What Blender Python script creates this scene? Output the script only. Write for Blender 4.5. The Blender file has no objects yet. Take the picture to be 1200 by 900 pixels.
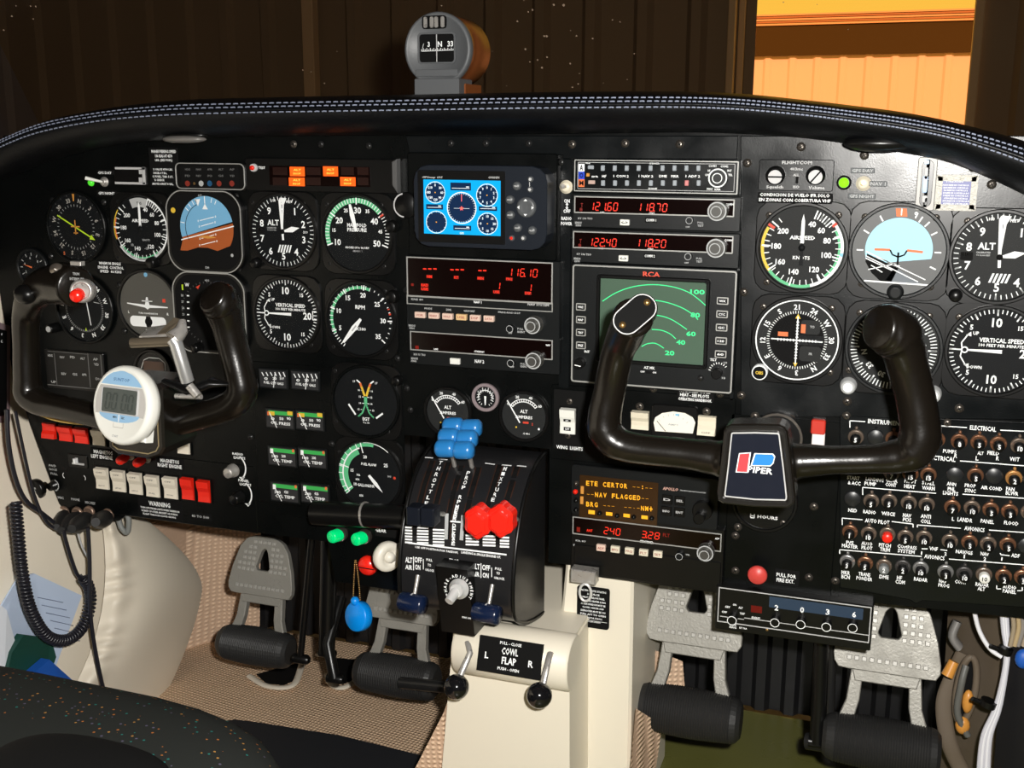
import bpy, math, random
from mathutils import Vector, Matrix
random.seed(7)
SC = bpy.context.scene
COL = SC.collection
# ------------------------------------------------------------------ camera
CP = Vector((315.2, -1030.6, 751.2)); YAW, PITCH, ROLL, FPX = 0.33392886, 0.22270264, 0.00301654, 1300.0
_cy, _sy, _cp, _sp, _cr, _sr = math.cos(YAW), math.sin(YAW), math.cos(PITCH), math.sin(PITCH), math.cos(ROLL), math.sin(ROLL)
CF = Vector((-_sy*_cp, _cy*_cp, -_sp)); _r = Vector((_cy, _sy, 0)); _u = _r.cross(CF)
CR = _r*_cr + _u*_sr; CU = -_r*_sr + _u*_cr

def U(x, y, Y=0.0, X=None, Z=None):
    """point of a real plane (mm) seen at photo position x, y"""
    d = CF + CR*((x-600)/FPX) + CU*((450-y)/FPX)
    if X is not None: t = (X-CP.x)/d.x
    elif Z is not None: t = (Z-CP.z)/d.z
    else: t = (Y-CP.y)/d.y
    return CP + d*t

# ------------------------------------------------------------------ materials
MATS = {}
def mat(name, col, rough=0.5, metal=0.0, emit=None, es=1.0, noise=0.0, nscale=60, bump=0.0, bscale=200, coat=0.0, spec=0.5):
    if name in MATS: return MATS[name]
    m = bpy.data.materials.new(name); m.use_nodes = True
    nt = m.node_tree; b = nt.nodes['Principled BSDF']
    c = tuple(col)+(1,) if len(col) == 3 else col
    b.inputs['Base Color'].default_value = c
    b.inputs['Roughness'].default_value = rough
    b.inputs['Metallic'].default_value = metal
    b.inputs['Specular IOR Level'].default_value = spec
    if coat: b.inputs['Coat Weight'].default_value = coat; b.inputs['Coat Roughness'].default_value = .08
    if emit:
        b.inputs['Emission Color'].default_value = tuple(emit)+(1,); b.inputs['Emission Strength'].default_value = es
    if noise or bump:
        tc = nt.nodes.new('ShaderNodeTexCoord')
    if noise:
        n = nt.nodes.new('ShaderNodeTexNoise'); n.inputs['Scale'].default_value = nscale; n.inputs['Detail'].default_value = 5
        nt.links.new(tc.outputs['Object'], n.inputs['Vector'])
        r = nt.nodes.new('ShaderNodeMapRange'); r.inputs['From Min'].default_value = .3; r.inputs['From Max'].default_value = .7
        r.inputs['To Min'].default_value = max(.03, rough-noise); r.inputs['To Max'].default_value = min(1, rough+noise)
        nt.links.new(n.outputs['Fac'], r.inputs['Value']); nt.links.new(r.outputs['Result'], b.inputs['Roughness'])
        mx = nt.nodes.new('ShaderNodeMix'); mx.data_type = 'RGBA'
        mx.inputs['A'].default_value = tuple(max(0, v*(1-.5*noise)) for v in c[:3])+(1,)
        mx.inputs['B'].default_value = tuple(min(1, v*(1+.5*noise)) for v in c[:3])+(1,)
        nt.links.new(n.outputs['Fac'], mx.inputs['Factor']); nt.links.new(mx.outputs['Result'], b.inputs['Base Color'])
    if bump:
        n2 = nt.nodes.new('ShaderNodeTexNoise'); n2.inputs['Scale'].default_value = bscale; n2.inputs['Detail'].default_value = 3
        nt.links.new(tc.outputs['Object'], n2.inputs['Vector'])
        bp = nt.nodes.new('ShaderNodeBump'); bp.inputs['Strength'].default_value = bump; bp.inputs['Distance'].default_value = .001
        nt.links.new(n2.outputs['Fac'], bp.inputs['Height']); nt.links.new(bp.outputs['Normal'], b.inputs['Normal'])
    MATS[name] = m; return m

def lin(r, g, b): return tuple(((v/255)/12.92 if v/255 <= .04045 else ((v/255+.055)/1.055)**2.4) for v in (r, g, b))
K = mat('panel_black', (.0025,.003,.003), .30, noise=.08, nscale=25, bump=.06, bscale=900, spec=.18)
KG = mat('plate_black', (.0035,.0045,.005), .26, noise=.09, nscale=18, bump=.05, bscale=700, spec=.38)
K2 = mat('radio_face', (.006,.007,.0075), .36, spec=.28, bump=.15, bscale=1500)
KS = mat('satin_black', (.004,.004,.004), .3, spec=.35)
KD = mat('dull_black', (.004,.004,.004), .8, spec=.15)
DF = mat('dial_black', (.006,.0068,.0075), .6, spec=.12)
DG = mat('dial_charcoal', (.018,.019,.019), .6, spec=.15)
W = mat('marking_white', (.88,.90,.90), .6)
WG = mat('marking_grey', (.42,.43,.43), .6)
WD = mat('marking_faint', (.12,.12,.12), .6)
GR = mat('marking_green', (.10,.48,.22), .6)
GR2 = mat('marking_bright_green', (.04,.42,.08), .6)
YE = mat('marking_yellow', (.75,.50,.04), .6)
RE = mat('marking_red', (.65,.05,.02), .6)
OR = mat('marking_orange', (.75,.16,.04), .6)
BL = mat('sky_blue', (.22,.52,.72), .6)
BL2 = mat('instrument_blue', (.17,.42,.65), .6)
BR = mat('earth_brown', (.38,.085,.015), .6)
CH = mat('chrome', (.85,.85,.84), .3, .45)
ST = mat('steel', (.50,.48,.45), .36, .6, noise=.15, nscale=200)
SCREW = mat('screw_metal', (.13,.115,.10), .35, .8)
SCREWD = mat('screw_dark', (.02,.02,.02), .3, .3)
BRASS = mat('brass', (.42,.26,.10), .35, .9)
EDGE = mat('worn_edge', (.40,.40,.38), .4, .3)
LT = mat('printed_silver', (.5,.5,.5), .5)
REDD = mat('lit_red', (.1,.005,.0), .4, emit=(1,.03,.012), es=1.1)
REDD2 = mat('lit_red_dim', (.05,.002,.0), .4, emit=(.30,.008,.003), es=.6)
DISP = mat('display_glass_red', (.004,.0012,.001), .15, spec=.3)
AMB = mat('lit_amber', (.2,.1,.0), .4, emit=(1,.42,.02), es=1.2)
AMBB = mat('display_glass_amber', (.035,.016,.005), .2)
LORG = mat('lit_orange', (.4,.05,.0), .4, emit=(1,.10,.008), es=1.1)
LORG2 = mat('lit_orange_text', (.8,.3,.0), .4, emit=(1,.45,.08), es=1.2)
GRN = mat('radar_trace', (.0,.3,.1), .4, emit=(.07,.85,.28), es=1.0)
RSC = mat('radar_screen', (.075,.125,.088), .22, noise=.05, nscale=6)
CYAN = mat('lit_cyan', (0,.1,.2), .3, emit=(.0,.40,.88), es=.95)
NAVY = mat('lit_navy', (0,.01,.03), .3, emit=(.003,.014,.055), es=.8)
LWH = mat('lit_white', (.3,.3,.3), .3, emit=(.75,.85,.9), es=1.0)
LRED = mat('lit_pink', (.3,.1,.1), .3, emit=(.9,.08,.10), es=1.0)
LGRN = mat('lit_led_green', (.1,.4,.0), .3, emit=(.30,1,.02), es=1.0)
CREAM = mat('cream_plastic', (.72,.66,.52), .4)
IVORY = mat('ivory_rocker', (.80,.74,.62), .35)
REDP = mat('red_plastic', (.85,.02,.008), .32)
REDB = mat('red_knob', (.95,.02,.01), .25, spec=.6)
BLUEP = mat('blue_knob', (.02,.19,.50), .28, spec=.6)
BLUET = mat('blue_tag', (.0,.27,.85), .35)
NAVYK = mat('navy_knob', (.005,.012,.04), .25, spec=.6)
GREENL = mat('green_lens', (.0,.60,.17), .25, emit=(.0,.6,.16), es=.5)
YOKE = mat('yoke_black', (.0065,.005,.0035), .27, bump=.1, bscale=400, spec=.5)
GPSB = mat('gps_case', (.009,.012,.018), .34, spec=.35)
ALU = mat('cast_aluminium', (.30,.29,.26), .5, .35, noise=.12, nscale=40, bump=.3, bscale=400)
RUB = mat('black_rubber', (.018,.018,.018), .5, bump=.2, bscale=300)
BEIGE = mat('beige_vinyl', (.86,.78,.64), .5, bump=.08, bscale=300)
BEIGEP = mat('beige_plastic', (.80,.74,.61), .45)
PAPER = mat('paper_blue', (.55,.66,.85), .7)
DGREEN = mat('dark_green_cover', (.004,.05,.035), .6)
CBLUE = mat('blue_cover', (.01,.09,.42), .5)
CABLE = mat('black_cable', (.014,.014,.02), .35)
WCABLE = mat('white_cable', (.75,.75,.78), .45)
LEATHER = mat('glareshield_leather', (.0022,.0026,.0036), .40, noise=.06, nscale=30, bump=.3, bscale=420, spec=.26)
THREAD = mat('stitching_thread', (.24,.27,.36), .5)
TAN = mat('oily_tan', (.13,.10,.07), .6, noise=.2, nscale=30)
AMBL = mat('amber_plastic', (.62,.27,.05), .35)
GREY = mat('grey_paint', (.105,.11,.115), .45, bump=.1, bscale=600)
LCD = mat('lcd_grey', (.06,.075,.07), .3)
LCDD = mat('lcd_digits', (.035,.045,.042), .4)
LBLUE = mat('pale_blue_print', (.30,.52,.75), .5)
TGREY = mat('timer_grey', (.52,.50,.47), .5)
WHP = mat('white_plastic', (.82,.82,.76), .3)

def glass_mat(name, gl=.05, tint=(1,1,1), rough=.03):
    m = bpy.data.materials.new(name); m.use_nodes = True; nt = m.node_tree
    for n in list(nt.nodes): nt.nodes.remove(n)
    o = nt.nodes.new('ShaderNodeOutputMaterial'); t = nt.nodes.new('ShaderNodeBsdfTransparent'); t.inputs[0].default_value = tuple(tint)+(1,)
    g = nt.nodes.new('ShaderNodeBsdfGlossy'); g.inputs['Roughness'].default_value = rough
    x = nt.nodes.new('ShaderNodeMixShader'); x.inputs[0].default_value = gl
    nt.links.new(t.outputs[0], x.inputs[1]); nt.links.new(g.outputs[0], x.inputs[2]); nt.links.new(x.outputs[0], o.inputs[0])
    return m
GLASS = glass_mat('dial_glass', .003, (1,1,1), .15)

# ------------------------------------------------------------------ text cache
_tc = {}
def tmesh(s):
    if s not in _tc:
        cu = bpy.data.curves.new('lettering', 'FONT'); cu.body = s; cu.resolution_u = 1 if len(s) > 3 else 2; cu.offset = .026
        o = bpy.data.objects.new('lettering', cu); me = bpy.data.meshes.new_from_object(o)
        vs = [(v.co.x, v.co.y) for v in me.vertices]; fs = [tuple(p.vertices) for p in me.polygons]
        x0, x1 = min(v[0] for v in vs), max(v[0] for v in vs); y0, y1 = min(v[1] for v in vs), max(v[1] for v in vs)
        if s.strip('-. ') == '': y0, y1 = 0, .7
        if y1-y0 < .3 and len(s) == 1: y0, y1 = 0, .7
        up = all(fs) and True
        vs = [((x-(x0+x1)/2), (y-(y0+y1)/2)) for x, y in vs]
        _tc[s] = (vs, fs, x1-x0, y1-y0)
        bpy.data.objects.remove(o); bpy.data.curves.remove(cu); bpy.data.meshes.remove(me)
    return _tc[s]

SEG = {'0':'abcdef','1':'bc','2':'abged','3':'abgcd','4':'fgbc','5':'afgcd','6':'afgecd','7':'abc','8':'abcdefg','9':'abcfgd','-':'g'}
SEGP = {'a':((-.5,1),(.5,1)),'b':((.5,1),(.5,0)),'c':((.5,0),(.5,-1)),'d':((-.5,-1),(.5,-1)),'e':((-.5,0),(-.5,-1)),'f':((-.5,1),(-.5,0)),'g':((-.5,0),(.5,0))}

# ------------------------------------------------------------------ mesh builder (mm, local to the thing)
def circ(cx, cz, r, n=32, rz=None):
    rz = rz or r
    return [(cx+r*math.sin(2*math.pi*i/n), cz+rz*math.cos(2*math.pi*i/n)) for i in range(n)]
def rr(x0, x1, z0, z1, r, n=4):
    o = []
    for cx, cz, a0 in ((x1-r, z1-r, 0), (x0+r, z1-r, 90), (x0+r, z0+r, 180), (x1-r, z0+r, 270)):
        for i in range(n+1):
            a = math.radians(a0+90*i/n); o.append((cx+r*math.cos(a), cz+r*math.sin(a)))
    return o
def sq(x0, x1, z0, z1): return [(x1, z1), (x0, z1), (x0, z0), (x1, z0)]
def offs(o, d):
    n = len(o); A = sum(o[i][0]*o[(i+1) % n][1]-o[(i+1) % n][0]*o[i][1] for i in range(n)); s = 1 if A > 0 else -1
    res = []
    for i in range(n):
        p, q, r = Vector(o[i-1]), Vector(o[i]), Vector(o[(i+1) % n])
        e1, e2 = (q-p), (r-q)
        if e1.length < 1e-9 or e2.length < 1e-9: res.append(tuple(q)); continue
        e1.normalize(); e2.normalize()
        n1, n2 = Vector((-e1.y, e1.x))*s, Vector((-e2.y, e2.x))*s
        m = n1+n2; k = m.length_squared
        m = n1 if k < 1e-6 else m*(2/k)
        if m.length > 2.5: m = m.normalized()*2.5
        res.append((q.x+m.x*d, q.y+m.y*d))
    return res
def cr(pts, n=6):
    P = [Vector(p) for p in pts]; out = []
    for i in range(len(P)-1):
        a, b, c, d = P[max(i-1, 0)], P[i], P[i+1], P[min(i+2, len(P)-1)]
        for k in range(n):
            t = k/n; out.append(.5*((2*b)+(c-a)*t+(2*a-5*b+4*c-d)*t*t+(3*b-a-3*c+d)*t**3))
    out.append(P[-1]); return out

class MB:
    def __init__(s): s.v = []; s.f = []; s.fm = []; s.fs = []; s.mats = []; s.M = None
    def add(s, vs, fs, m, smooth=False):
        if m not in s.mats: s.mats.append(m)
        k = s.mats.index(m); b = len(s.v)
        for p in vs:
            p = Vector(p)
            if s.M is not None: p = s.M @ p
            s.v.append(p)
        for f in fs: s.f.append([b+i for i in f]); s.fm.append(k); s.fs.append(smooth)
        return s
    def poly(s, o, y, m):                     # flat face towards the viewer
        A = sum(o[i][0]*o[(i+1) % len(o)][1]-o[(i+1) % len(o)][0]*o[i][1] for i in range(len(o)))
        if A < 0: o = o[::-1]
        return s.add([(x, y, z) for x, z in o], [list(range(len(o)))], m)
    def prism(s, o, yf, yb, m, bev=0, fm=None, back=True):
        A = sum(o[i][0]*o[(i+1) % len(o)][1]-o[(i+1) % len(o)][0]*o[i][1] for i in range(len(o)))
        if A < 0: o = o[::-1]
        n = len(o); sg = 1 if yb > yf else -1
        rings = []
        if bev: rings.append((offs(o, bev), yf)); rings.append((o, yf+sg*bev))
        else: rings.append((o, yf))
        rings.append((o, yb))
        vs = []; fs = []
        for r, y in rings: vs += [(x, y, z) for x, z in r]
        for k in range(len(rings)-1):
            for i in range(n):
                j = (i+1) % n; fs.append([k*n+i, (k+1)*n+i, (k+1)*n+j, k*n+j])
        s.add(vs, fs, m)
        s.add([(x, yf, z) for x, z in rings[0][0]], [list(range(n))], fm or m)
        if back: s.add([(x, yb, z) for x, z in o], [list(range(n))[::-1]], m)
        return s
    def ring(s, oo, oi, yf, yb, m, bev=0):
        n = len(oo); R = [(oo, yb), (oo, yf+bev), (offs(oo, bev) if bev else oo, yf), (offs(oi, -bev) if bev else oi, yf), (oi, yf+bev), (oi, yb)]
        vs = []; fs = []
        for r, y in R: vs += [(x, y, z) for x, z in r]
        for k in range(5):
            for i in range(n):
                j = (i+1) % n; fs.append([k*n+i, k*n+j, (k+1)*n+j, (k+1)*n+i])
        return s.add(vs, fs, m)
    def box(s, x0, x1, y0, y1, z0, z1, m, bev=0, fm=None): return s.prism(sq(x0, x1, z0, z1), y0, y1, m, bev, fm)
    def lathe(s, c, prof, m, n=28, ax=(0, -1, 0), smooth=True, sx=1):
        """prof: (radius, distance along ax)"""
        ax = Vector(ax).normalized(); h = Vector((0, 0, 1)) if abs(ax.z) < .9 else Vector((1, 0, 0))
        a = h.cross(ax).normalized(); b = ax.cross(a); c = Vector(c); vs = []; fs = []
        for r, t in prof:
            for i in range(n):
                g = 2*math.pi*i/n; vs.append(c+ax*t+a*(r*math.cos(g)*sx)+b*(r*math.sin(g)))
        for k in range(len(prof)-1):
            for i in range(n):
                j = (i+1) % n; fs.append([k*n+i, k*n+j, (k+1)*n+j, (k+1)*n+i])
        s.add(vs, fs, m, smooth)
        e = (len(prof)-1)*n
        if prof[-1][0] > .01: s.add(vs[e:e+n], [list(range(n))], m)
        if prof[0][0] > .01: s.add(vs[:n], [list(range(n))[::-1]], m)
        return s
    def tube(s, pts, r, m, n=8, flat=1.0, ref=None, cap=True):
        P = [Vector(p) for p in pts]; k = len(P); R = r if isinstance(r, (list, tuple)) else [r]*k
        Fl = flat if isinstance(flat, (list, tuple)) else [flat]*k
        vs = []; up = None
        for i in range(k):
            t = (P[min(i+1, k-1)]-P[max(i-1, 0)])
            if t.length < 1e-9: t = Vector((0, 0, 1))
            t.normalize()
            if ref is not None: b = Vector(ref); b = (b-t*b.dot(t)).normalized()
            else:
                if up is None: up = Vector((0, 0, 1)) if abs(t.z) < .8 else Vector((1, 0, 0))
                b = (up-t*up.dot(t)).normalized(); up = b
            a = b.cross(t)
            for j in range(n):
                g = 2*math.pi*j/n; vs.append(P[i]+a*(R[i]*math.cos(g))+b*(R[i]*Fl[i]*math.sin(g)))
        fs = [[i*n+j, i*n+(j+1) % n, (i+1)*n+(j+1) % n, (i+1)*n+j] for i in range(k-1) for j in range(n)]
        s.add(vs, [f[::-1] for f in fs], m, True)
        if cap: s.add(vs[:n], [list(range(n))], m); s.add(vs[-n:], [list(range(n))[::-1]], m)
        return s
    def ball(s, c, r, m, n=20, q=(1, 1, 1)):
        c = Vector(c); vs = []; fs = []; h = n//2
        for i in range(h+1):
            p = math.pi*i/h
            for j in range(n):
                g = 2*math.pi*j/n; vs.append((c.x+r*q[0]*math.sin(p)*math.cos(g), c.y+r*q[1]*math.sin(p)*math.sin(g), c.z+r*q[2]*math.cos(p)))
        for i in range(h):
            for j in range(n): fs.append([i*n+j, (i+1)*n+j, (i+1)*n+(j+1) % n, i*n+(j+1) % n])
        return s.add(vs, fs, m, True)
    def hexa(s, P, m, smooth=False):          # eight corners: bottom four, top four
        return s.add(P, [[0,3,2,1],[4,5,6,7],[0,1,5,4],[1,2,6,5],[2,3,7,6],[3,0,4,7]], m, smooth)
    def line(s, x0, z0, x1, z1, w, y, m):
        d = Vector((x1-x0, z1-z0)); L = d.length
        if L < 1e-6: return s
        p = Vector((-d.y, d.x))/L*w/2
        return s.poly([(x0+p.x, z0+p.y), (x0-p.x, z0-p.y), (x1-p.x, z1-p.y), (x1+p.x, z1+p.y)], y, m)
    def pline(s, pts, w, y, m, closed=False):
        q = list(pts)+([pts[0]] if closed else [])
        for a, b in zip(q, q[1:]): s.line(a[0], a[1], b[0], b[1], w, y, m)
        return s
    def arc(s, r0, r1, a0, a1, y, m, n=None, cx=0, cz=0):
        n = n or max(2, int(abs(a1-a0)/6)); vs = []; fs = []
        for i in range(n+1):
            a = math.radians(a0+(a1-a0)*i/n)
            for r in (r0, r1): vs.append((cx+r*math.sin(a), y, cz+r*math.cos(a)))
        for i in range(n): fs.append([2*i, 2*i+2, 2*i+3, 2*i+1])
        return s.add(vs, fs, m)
    def ticks(s, a0, a1, n, r0, r1, w, y, m, cx=0, cz=0):
        for i in range(n+1):
            a = math.radians(a0+(a1-a0)*i/max(n, 1)); S, Cc = math.sin(a), math.cos(a)
            s.line(cx+r0*S, cz+r0*Cc, cx+r1*S, cz+r1*Cc, w, y, m)
        return s
    def text(s, t, x, z, h, y, m, w=None, rot=0, sk=0):
        """centred text, capital height h; w squeezes it to a width"""
        vs, fs, tw, th = tmesh(t); k = h/th if th > .01 else h/.7
        kx = w/tw if w else k*.95
        ca, sa = math.cos(rot), math.sin(rot); o = []
        for a, b in vs:
            a = a*kx+sk*b*k; b = b*k; o.append((x+a*ca+b*sa, y, z-a*sa+b*ca))
        return s.add(o, fs, m)
    def seg(s, t, x, z, w, h, y, m, lw, sk=.12):
        """seven-segment figures in a field of width w from the left edge x"""
        n = sum(1 for c in t if c not in '.:'); p = w/n; i = 0
        for c in t:
            if c in '.:':
                xx = x+p*i-p*.12
                s.box(xx-lw*.6, xx+lw*.6, y, y+.05, z-h/2-lw*.4, z-h/2+lw, m)
                if c == ':': s.box(xx-lw*.6, xx+lw*.6, y, y+.05, z+h/4-lw*.4, z+h/4+lw, m)
                continue
            cx = x+p*(i+.5); i += 1
            for g in SEG.get(c, ''):
                (a, b), (c2, d) = SEGP[g]
                q = [(cx+a*p*.62+b*h/2*sk, z+b*h/2), (cx+c2*p*.62+d*h/2*sk, z+d*h/2)]
                v = Vector(q[1])-Vector(q[0]); v = v*.1
                s.line(q[0][0]+v.x, q[0][1]+v.y, q[1][0]-v.x, q[1][1]-v.y, lw, y, m)
        return s

def mk(name, mb, parent=None, loc=(0, 0, 0), label=None, smooth_angle=None):
    me = bpy.data.meshes.new(name); me.from_pydata([v*.001 for v in mb.v], [], mb.f)
    for m in mb.mats: me.materials.append(m)
    me.polygons.foreach_set('material_index', mb.fm); me.polygons.foreach_set('use_smooth', mb.fs)
    me.update(); o = bpy.data.objects.new(name, me); COL.objects.link(o)
    o.location = Vector(loc)*.001
    if parent is not None: o.parent = parent
    if label: o['label'] = label
    return o
def tag(o, label, cat, group=None, kind=None):
    o['label'] = label; o['category'] = cat
    if group: o['group'] = group
    if kind: o['kind'] = kind
    return o

class T:
    """a thing: an Empty at its place on the panel plane (or anywhere), parts in mm around it"""
    def __init__(s, name, label, cat, px=None, Y=0.0, loc=None, group=None, kind=None):
        s.o = bpy.data.objects.new(name, None); COL.objects.link(s.o); s.o.empty_display_size = .01
        p = U(px[0], px[1], Y) if px else Vector(loc)
        s.c = p; s.o.location = p*.001; s.Y = p.y; tag(s.o, label, cat, group, kind)
    def l(s, x, y, Y=0.0):                    # photo position on plane Y -> local x, z
        p = U(x, y, Y+s.Y)-s.c; return p.x, p.z
    def r(s, x0, y0, x1, y1, Y=0.0):          # rectangle seen in the photo -> local x0,x1,z0,z1
        ym, xm = (y0+y1)/2, (x0+x1)/2
        return s.l(x0, ym, Y)[0], s.l(x1, ym, Y)[0], s.l(xm, y1, Y)[1], s.l(xm, y0, Y)[1]
    def part(s, name, mb, label=None, parent=None): return mk(name, mb, parent or s.o, label=label)
    def pt(s, mb, t, x, y, w, h, m, Y=-.3, face=None, sk=0):   # printed text of photo size w x h centred at x, y
        F = s.Y0 if face is None else face
        a, b, c, d = s.r(x-w/2, y-h/2, x+w/2, y+h/2, F)
        mb.text(t, (a+b)/2, (c+d)/2, d-c, F+Y, m, w=b-a, sk=sk)
    Y0 = 0.0
def single(name, mb, loc, label, cat, group=None, kind=None): return tag(mk(name, mb, None, loc), label, cat, group, kind)
def dup(o, loc, label=None, group=None):
    c = o.copy(); COL.objects.link(c); c.location = Vector(loc)*.001
    if label: c['label'] = label
    if group: c['group'] = group
    for ch in list(o.children):
        d = ch.copy(); COL.objects.link(d); d.parent = c
        for g in list(ch.children):
            e = g.copy(); COL.objects.link(e); e.parent = d
    return c
# ================================================================== instrument panel
PAN = T('instrument_panel', 'black metal instrument panel carrying every dial and radio under the stitched glareshield', 'instrument panel', loc=(-110, 0, 315))
b = MB()
ol = [(-655, 746), (-560, 752), (-400, 757), (-110, 762), (180, 757), (330, 752), (440, 735), (470, 700), (470, 320), (446, 325), (286, 320), (180, 313), (178, 322), (-2, 318), (-2, 440), (-168, 440), (-170, 262), (-250, 262), (-258, 308)]+[(U(x, y).x, U(x, y).z) for x, y in ((370, 633), (300, 624), (250, 615), (200, 606), (152, 600), (140, 610), (100, 614), (75, 606), (58, 560), (40, 510))]+[(-676, 470), (-684, 600), (-684, 700)]
ol = ol
ol = [(x+110, z-315) for x, z in ol]
b.prism(ol, 0, 6, K)
PAN.part('panel_sheet', b)
def plate(name, x0, y0, x1, y1, th, m, r=2, bev=.7):
    q = MB(); a, c, d, e = PAN.r(x0, y0, x1, y1); q.prism(rr(a, c, d, e, r, 3), -th, .2, m, bev); PAN.part(name, q)
q = MB(); P = [PAN.l(*p) for p in ((868, 159), (1215, 159), (1215, 492), (868, 487))]; q.prism(P, -1.6, .2, KG, .8); PAN.part('right_instrument_plate', q)
q = MB(); P = [PAN.l(*p) for p in ((476, 159), (866, 159), (864, 187), (660, 186), (660, 182), (481, 182))]; q.prism(P, -1.6, .2, KG, .8); PAN.part('centre_top_plate', q)
q = MB(); P = [PAN.l(*p) for p in ((656, 182), (670, 182), (667, 452), (860, 462), (861, 160), (867, 160), (861, 480), (853, 548), (640, 538), (654, 420))]; 
plate('radio_rail', 656, 186, 669, 455, 1.2, KG)
plate('radio_rail', 861, 186, 867, 470, 1.0, KG)
plate('middle_plate', 646, 458, 861, 548, 1.0, K)
plate('lower_right_plate', 852, 489, 981, 700, 1.0, K)
plate('left_subplate', 300, 430, 474, 598, .8, K)
plate('switch_subplate', 112, 536, 300, 612, .8, K)
# circuit breaker plate with its printed bracket lines and lettering
CB = T('fuse_panel', 'black panel of circuit breakers with white lettering on the lower right', 'circuit breaker panel', px=(1090, 600), group=None)
b = MB(); P = [CB.l(*p) for p in ((984, 486), (1216, 496), (1216, 712), (1080, 703), (1074, 707), (1066, 702), (1000, 690), (984, 688))]
b.prism(P, -2.2, -.2, KG, .8); CB.part('breaker_plate', b)
b = MB(); CB.Y0 = -2.3
def pln(T_, mb, pts, w, m, Y=-2.6): mb.pline([T_.l(x, y, -2.3) for x, y in pts], w, Y, m)
for pts in ([(996, 501), (996, 493), (1014, 494)], [(1060, 496), (1133, 501)], [(1172, 504), (1216, 506)], [(1125, 540), (1216, 547)], [(1011, 580), (1011, 571), (1097, 578)], [(1128, 579), (1216, 585)],
            [(987, 615), (987, 607), (1011, 609)], [(1045, 611), (1070, 614), (1070, 618)], [(1075, 618), (1075, 615), (1126, 619)], [(1159, 621), (1216, 625)], [(984, 649), (984, 644), (1080, 652)], [(1112, 655), (1216, 663)],
            [(1080, 643), (1087, 643)], [(1102, 644), (1110, 645)], [(1172, 648), (1173, 650), (1183, 651)], [(1168, 686), (1168, 690), (1173, 690)], [(1192, 692), (1198, 692), (1198, 688)]):
    pln(CB, b, pts, .9, W)
for t, x, y, w, h in (('INSTRUMENT', 1038, 495, 42, 5.5), ('ELECTRICAL', 1152, 502, 31, 5.5), ('PUMPS', 1113, 529, 16, 4.5), ('R', 1120, 534, 3.5, 5), ('L', 1145, 537, 3.5, 5), ('ALT', 1149, 531, 7, 4), ('FIELD', 1164, 531, 14, 4.5), ('R', 1169, 537, 3.5, 5), ('W/T', 1189, 538, 12, 5),
        ('ELECTRICAL', 1102, 537, 36, 5.5), ('START', 1000, 560, 15, 4.5), ('& ACC', 1001, 566, 15, 4.5), ('LANDING', 1025, 562, 21, 4.5), ('PUMP', 1020, 567, 14, 4.5), ('GEAR', 1045, 563, 14, 4.5), ('CONT', 1044, 568, 13, 4.5), ('PITOT', 1067, 564, 14, 4.5), ('HEAT', 1066, 570, 13, 4.5), ('STALL', 1088, 566, 15, 4.5), ('WARN', 1088, 572, 15, 4.5),
        ('ANN', 1115, 567, 11, 4.5), ('PNL', 1115, 573, 9, 4.5), ('LIGHTS', 1114, 578, 18, 4.5), ('PROP', 1137, 569, 13, 4.5), ('SYNC', 1137, 575, 13, 4.5), ('AIR COND', 1162, 572, 25, 4.5), ('FAN', 1184, 573, 10, 4.5), ('BLWR', 1186, 578, 15, 4.5),
        ('NSD', 999, 598, 10, 4.5), ('RADIO', 1019, 600, 15, 4.5), ('W/ICE', 1041, 602, 16, 4.5), ('NAV', 1063, 604, 10, 4.5), ('POS', 1063, 609, 10, 4.5), ('ANTI', 1085, 605, 12, 4.5), ('COLL', 1085, 611, 12, 4.5), ('L', 1117, 608, 3, 4.5), ('LAND', 1129, 609, 14, 5), ('R', 1138, 610, 3, 4.5), ('PANEL', 1157, 611, 16, 4.5), ('FLOOD', 1185, 613, 17, 4.5),
        ('AUTO PILOT', 1028, 611, 29, 5), ('AVIONICS', 1142, 620, 24, 5), ('P/S', 996, 636, 9, 4.5), ('MASTER', 996, 640, 19, 4.5), ('AUTO', 1016, 637, 13, 4.5), ('PILOT', 1016, 642, 13, 4.5), ('PITCH', 1037, 639, 14, 4.5), ('TRIM', 1037, 644, 12, 4.5), ('COMPASS', 1063, 641, 23, 4.5), ('SYSTEM', 1062, 646, 20, 4.5),
        ('VHF', 1094, 643, 10, 4.5), ('1', 1080, 648, 1.5, 4), ('2', 1108, 649, 3, 4), ('NAV/GS', 1130, 647, 20, 4.5), ('1', 1130, 652, 1.5, 4.5), ('NAV', 1154, 649, 10, 4.5), ('2', 1154, 655, 3, 4.5), ('1', 1174, 655, 1.5, 4), ('ADF', 1190, 651, 10, 4.5),
        ('AVIONICS', 1095, 653, 24, 5), ('MKR', 991, 671, 10, 4.5), ('BCN', 991, 676, 10, 4.5), ('TRANS', 1013, 673, 14, 4.5), ('PONDER', 1013, 678, 19, 4.5), ('DME', 1036, 676, 11, 4.5), ('HF', 1054, 677, 6, 4.5), ('COM', 1055, 682, 11, 4.5), ('RADAR', 1079, 679, 16, 4.5), ('NAV', 1105, 681, 9, 4.5), ('PROG', 1106, 686, 13, 4.5), ('CONV', 1126, 682, 14, 4.5), ('RADAR', 1151, 685, 16, 4.5), ('ALT', 1150, 690, 9, 4.5), ('AUDIO', 1183, 688, 16, 4.5), ('PANEL', 1183, 693, 16, 4.5)):
    CB.pt(b, t, x, y, w, h, W)
CB.part('lettering', b, 'white printed lettering and bracket lines')

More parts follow.
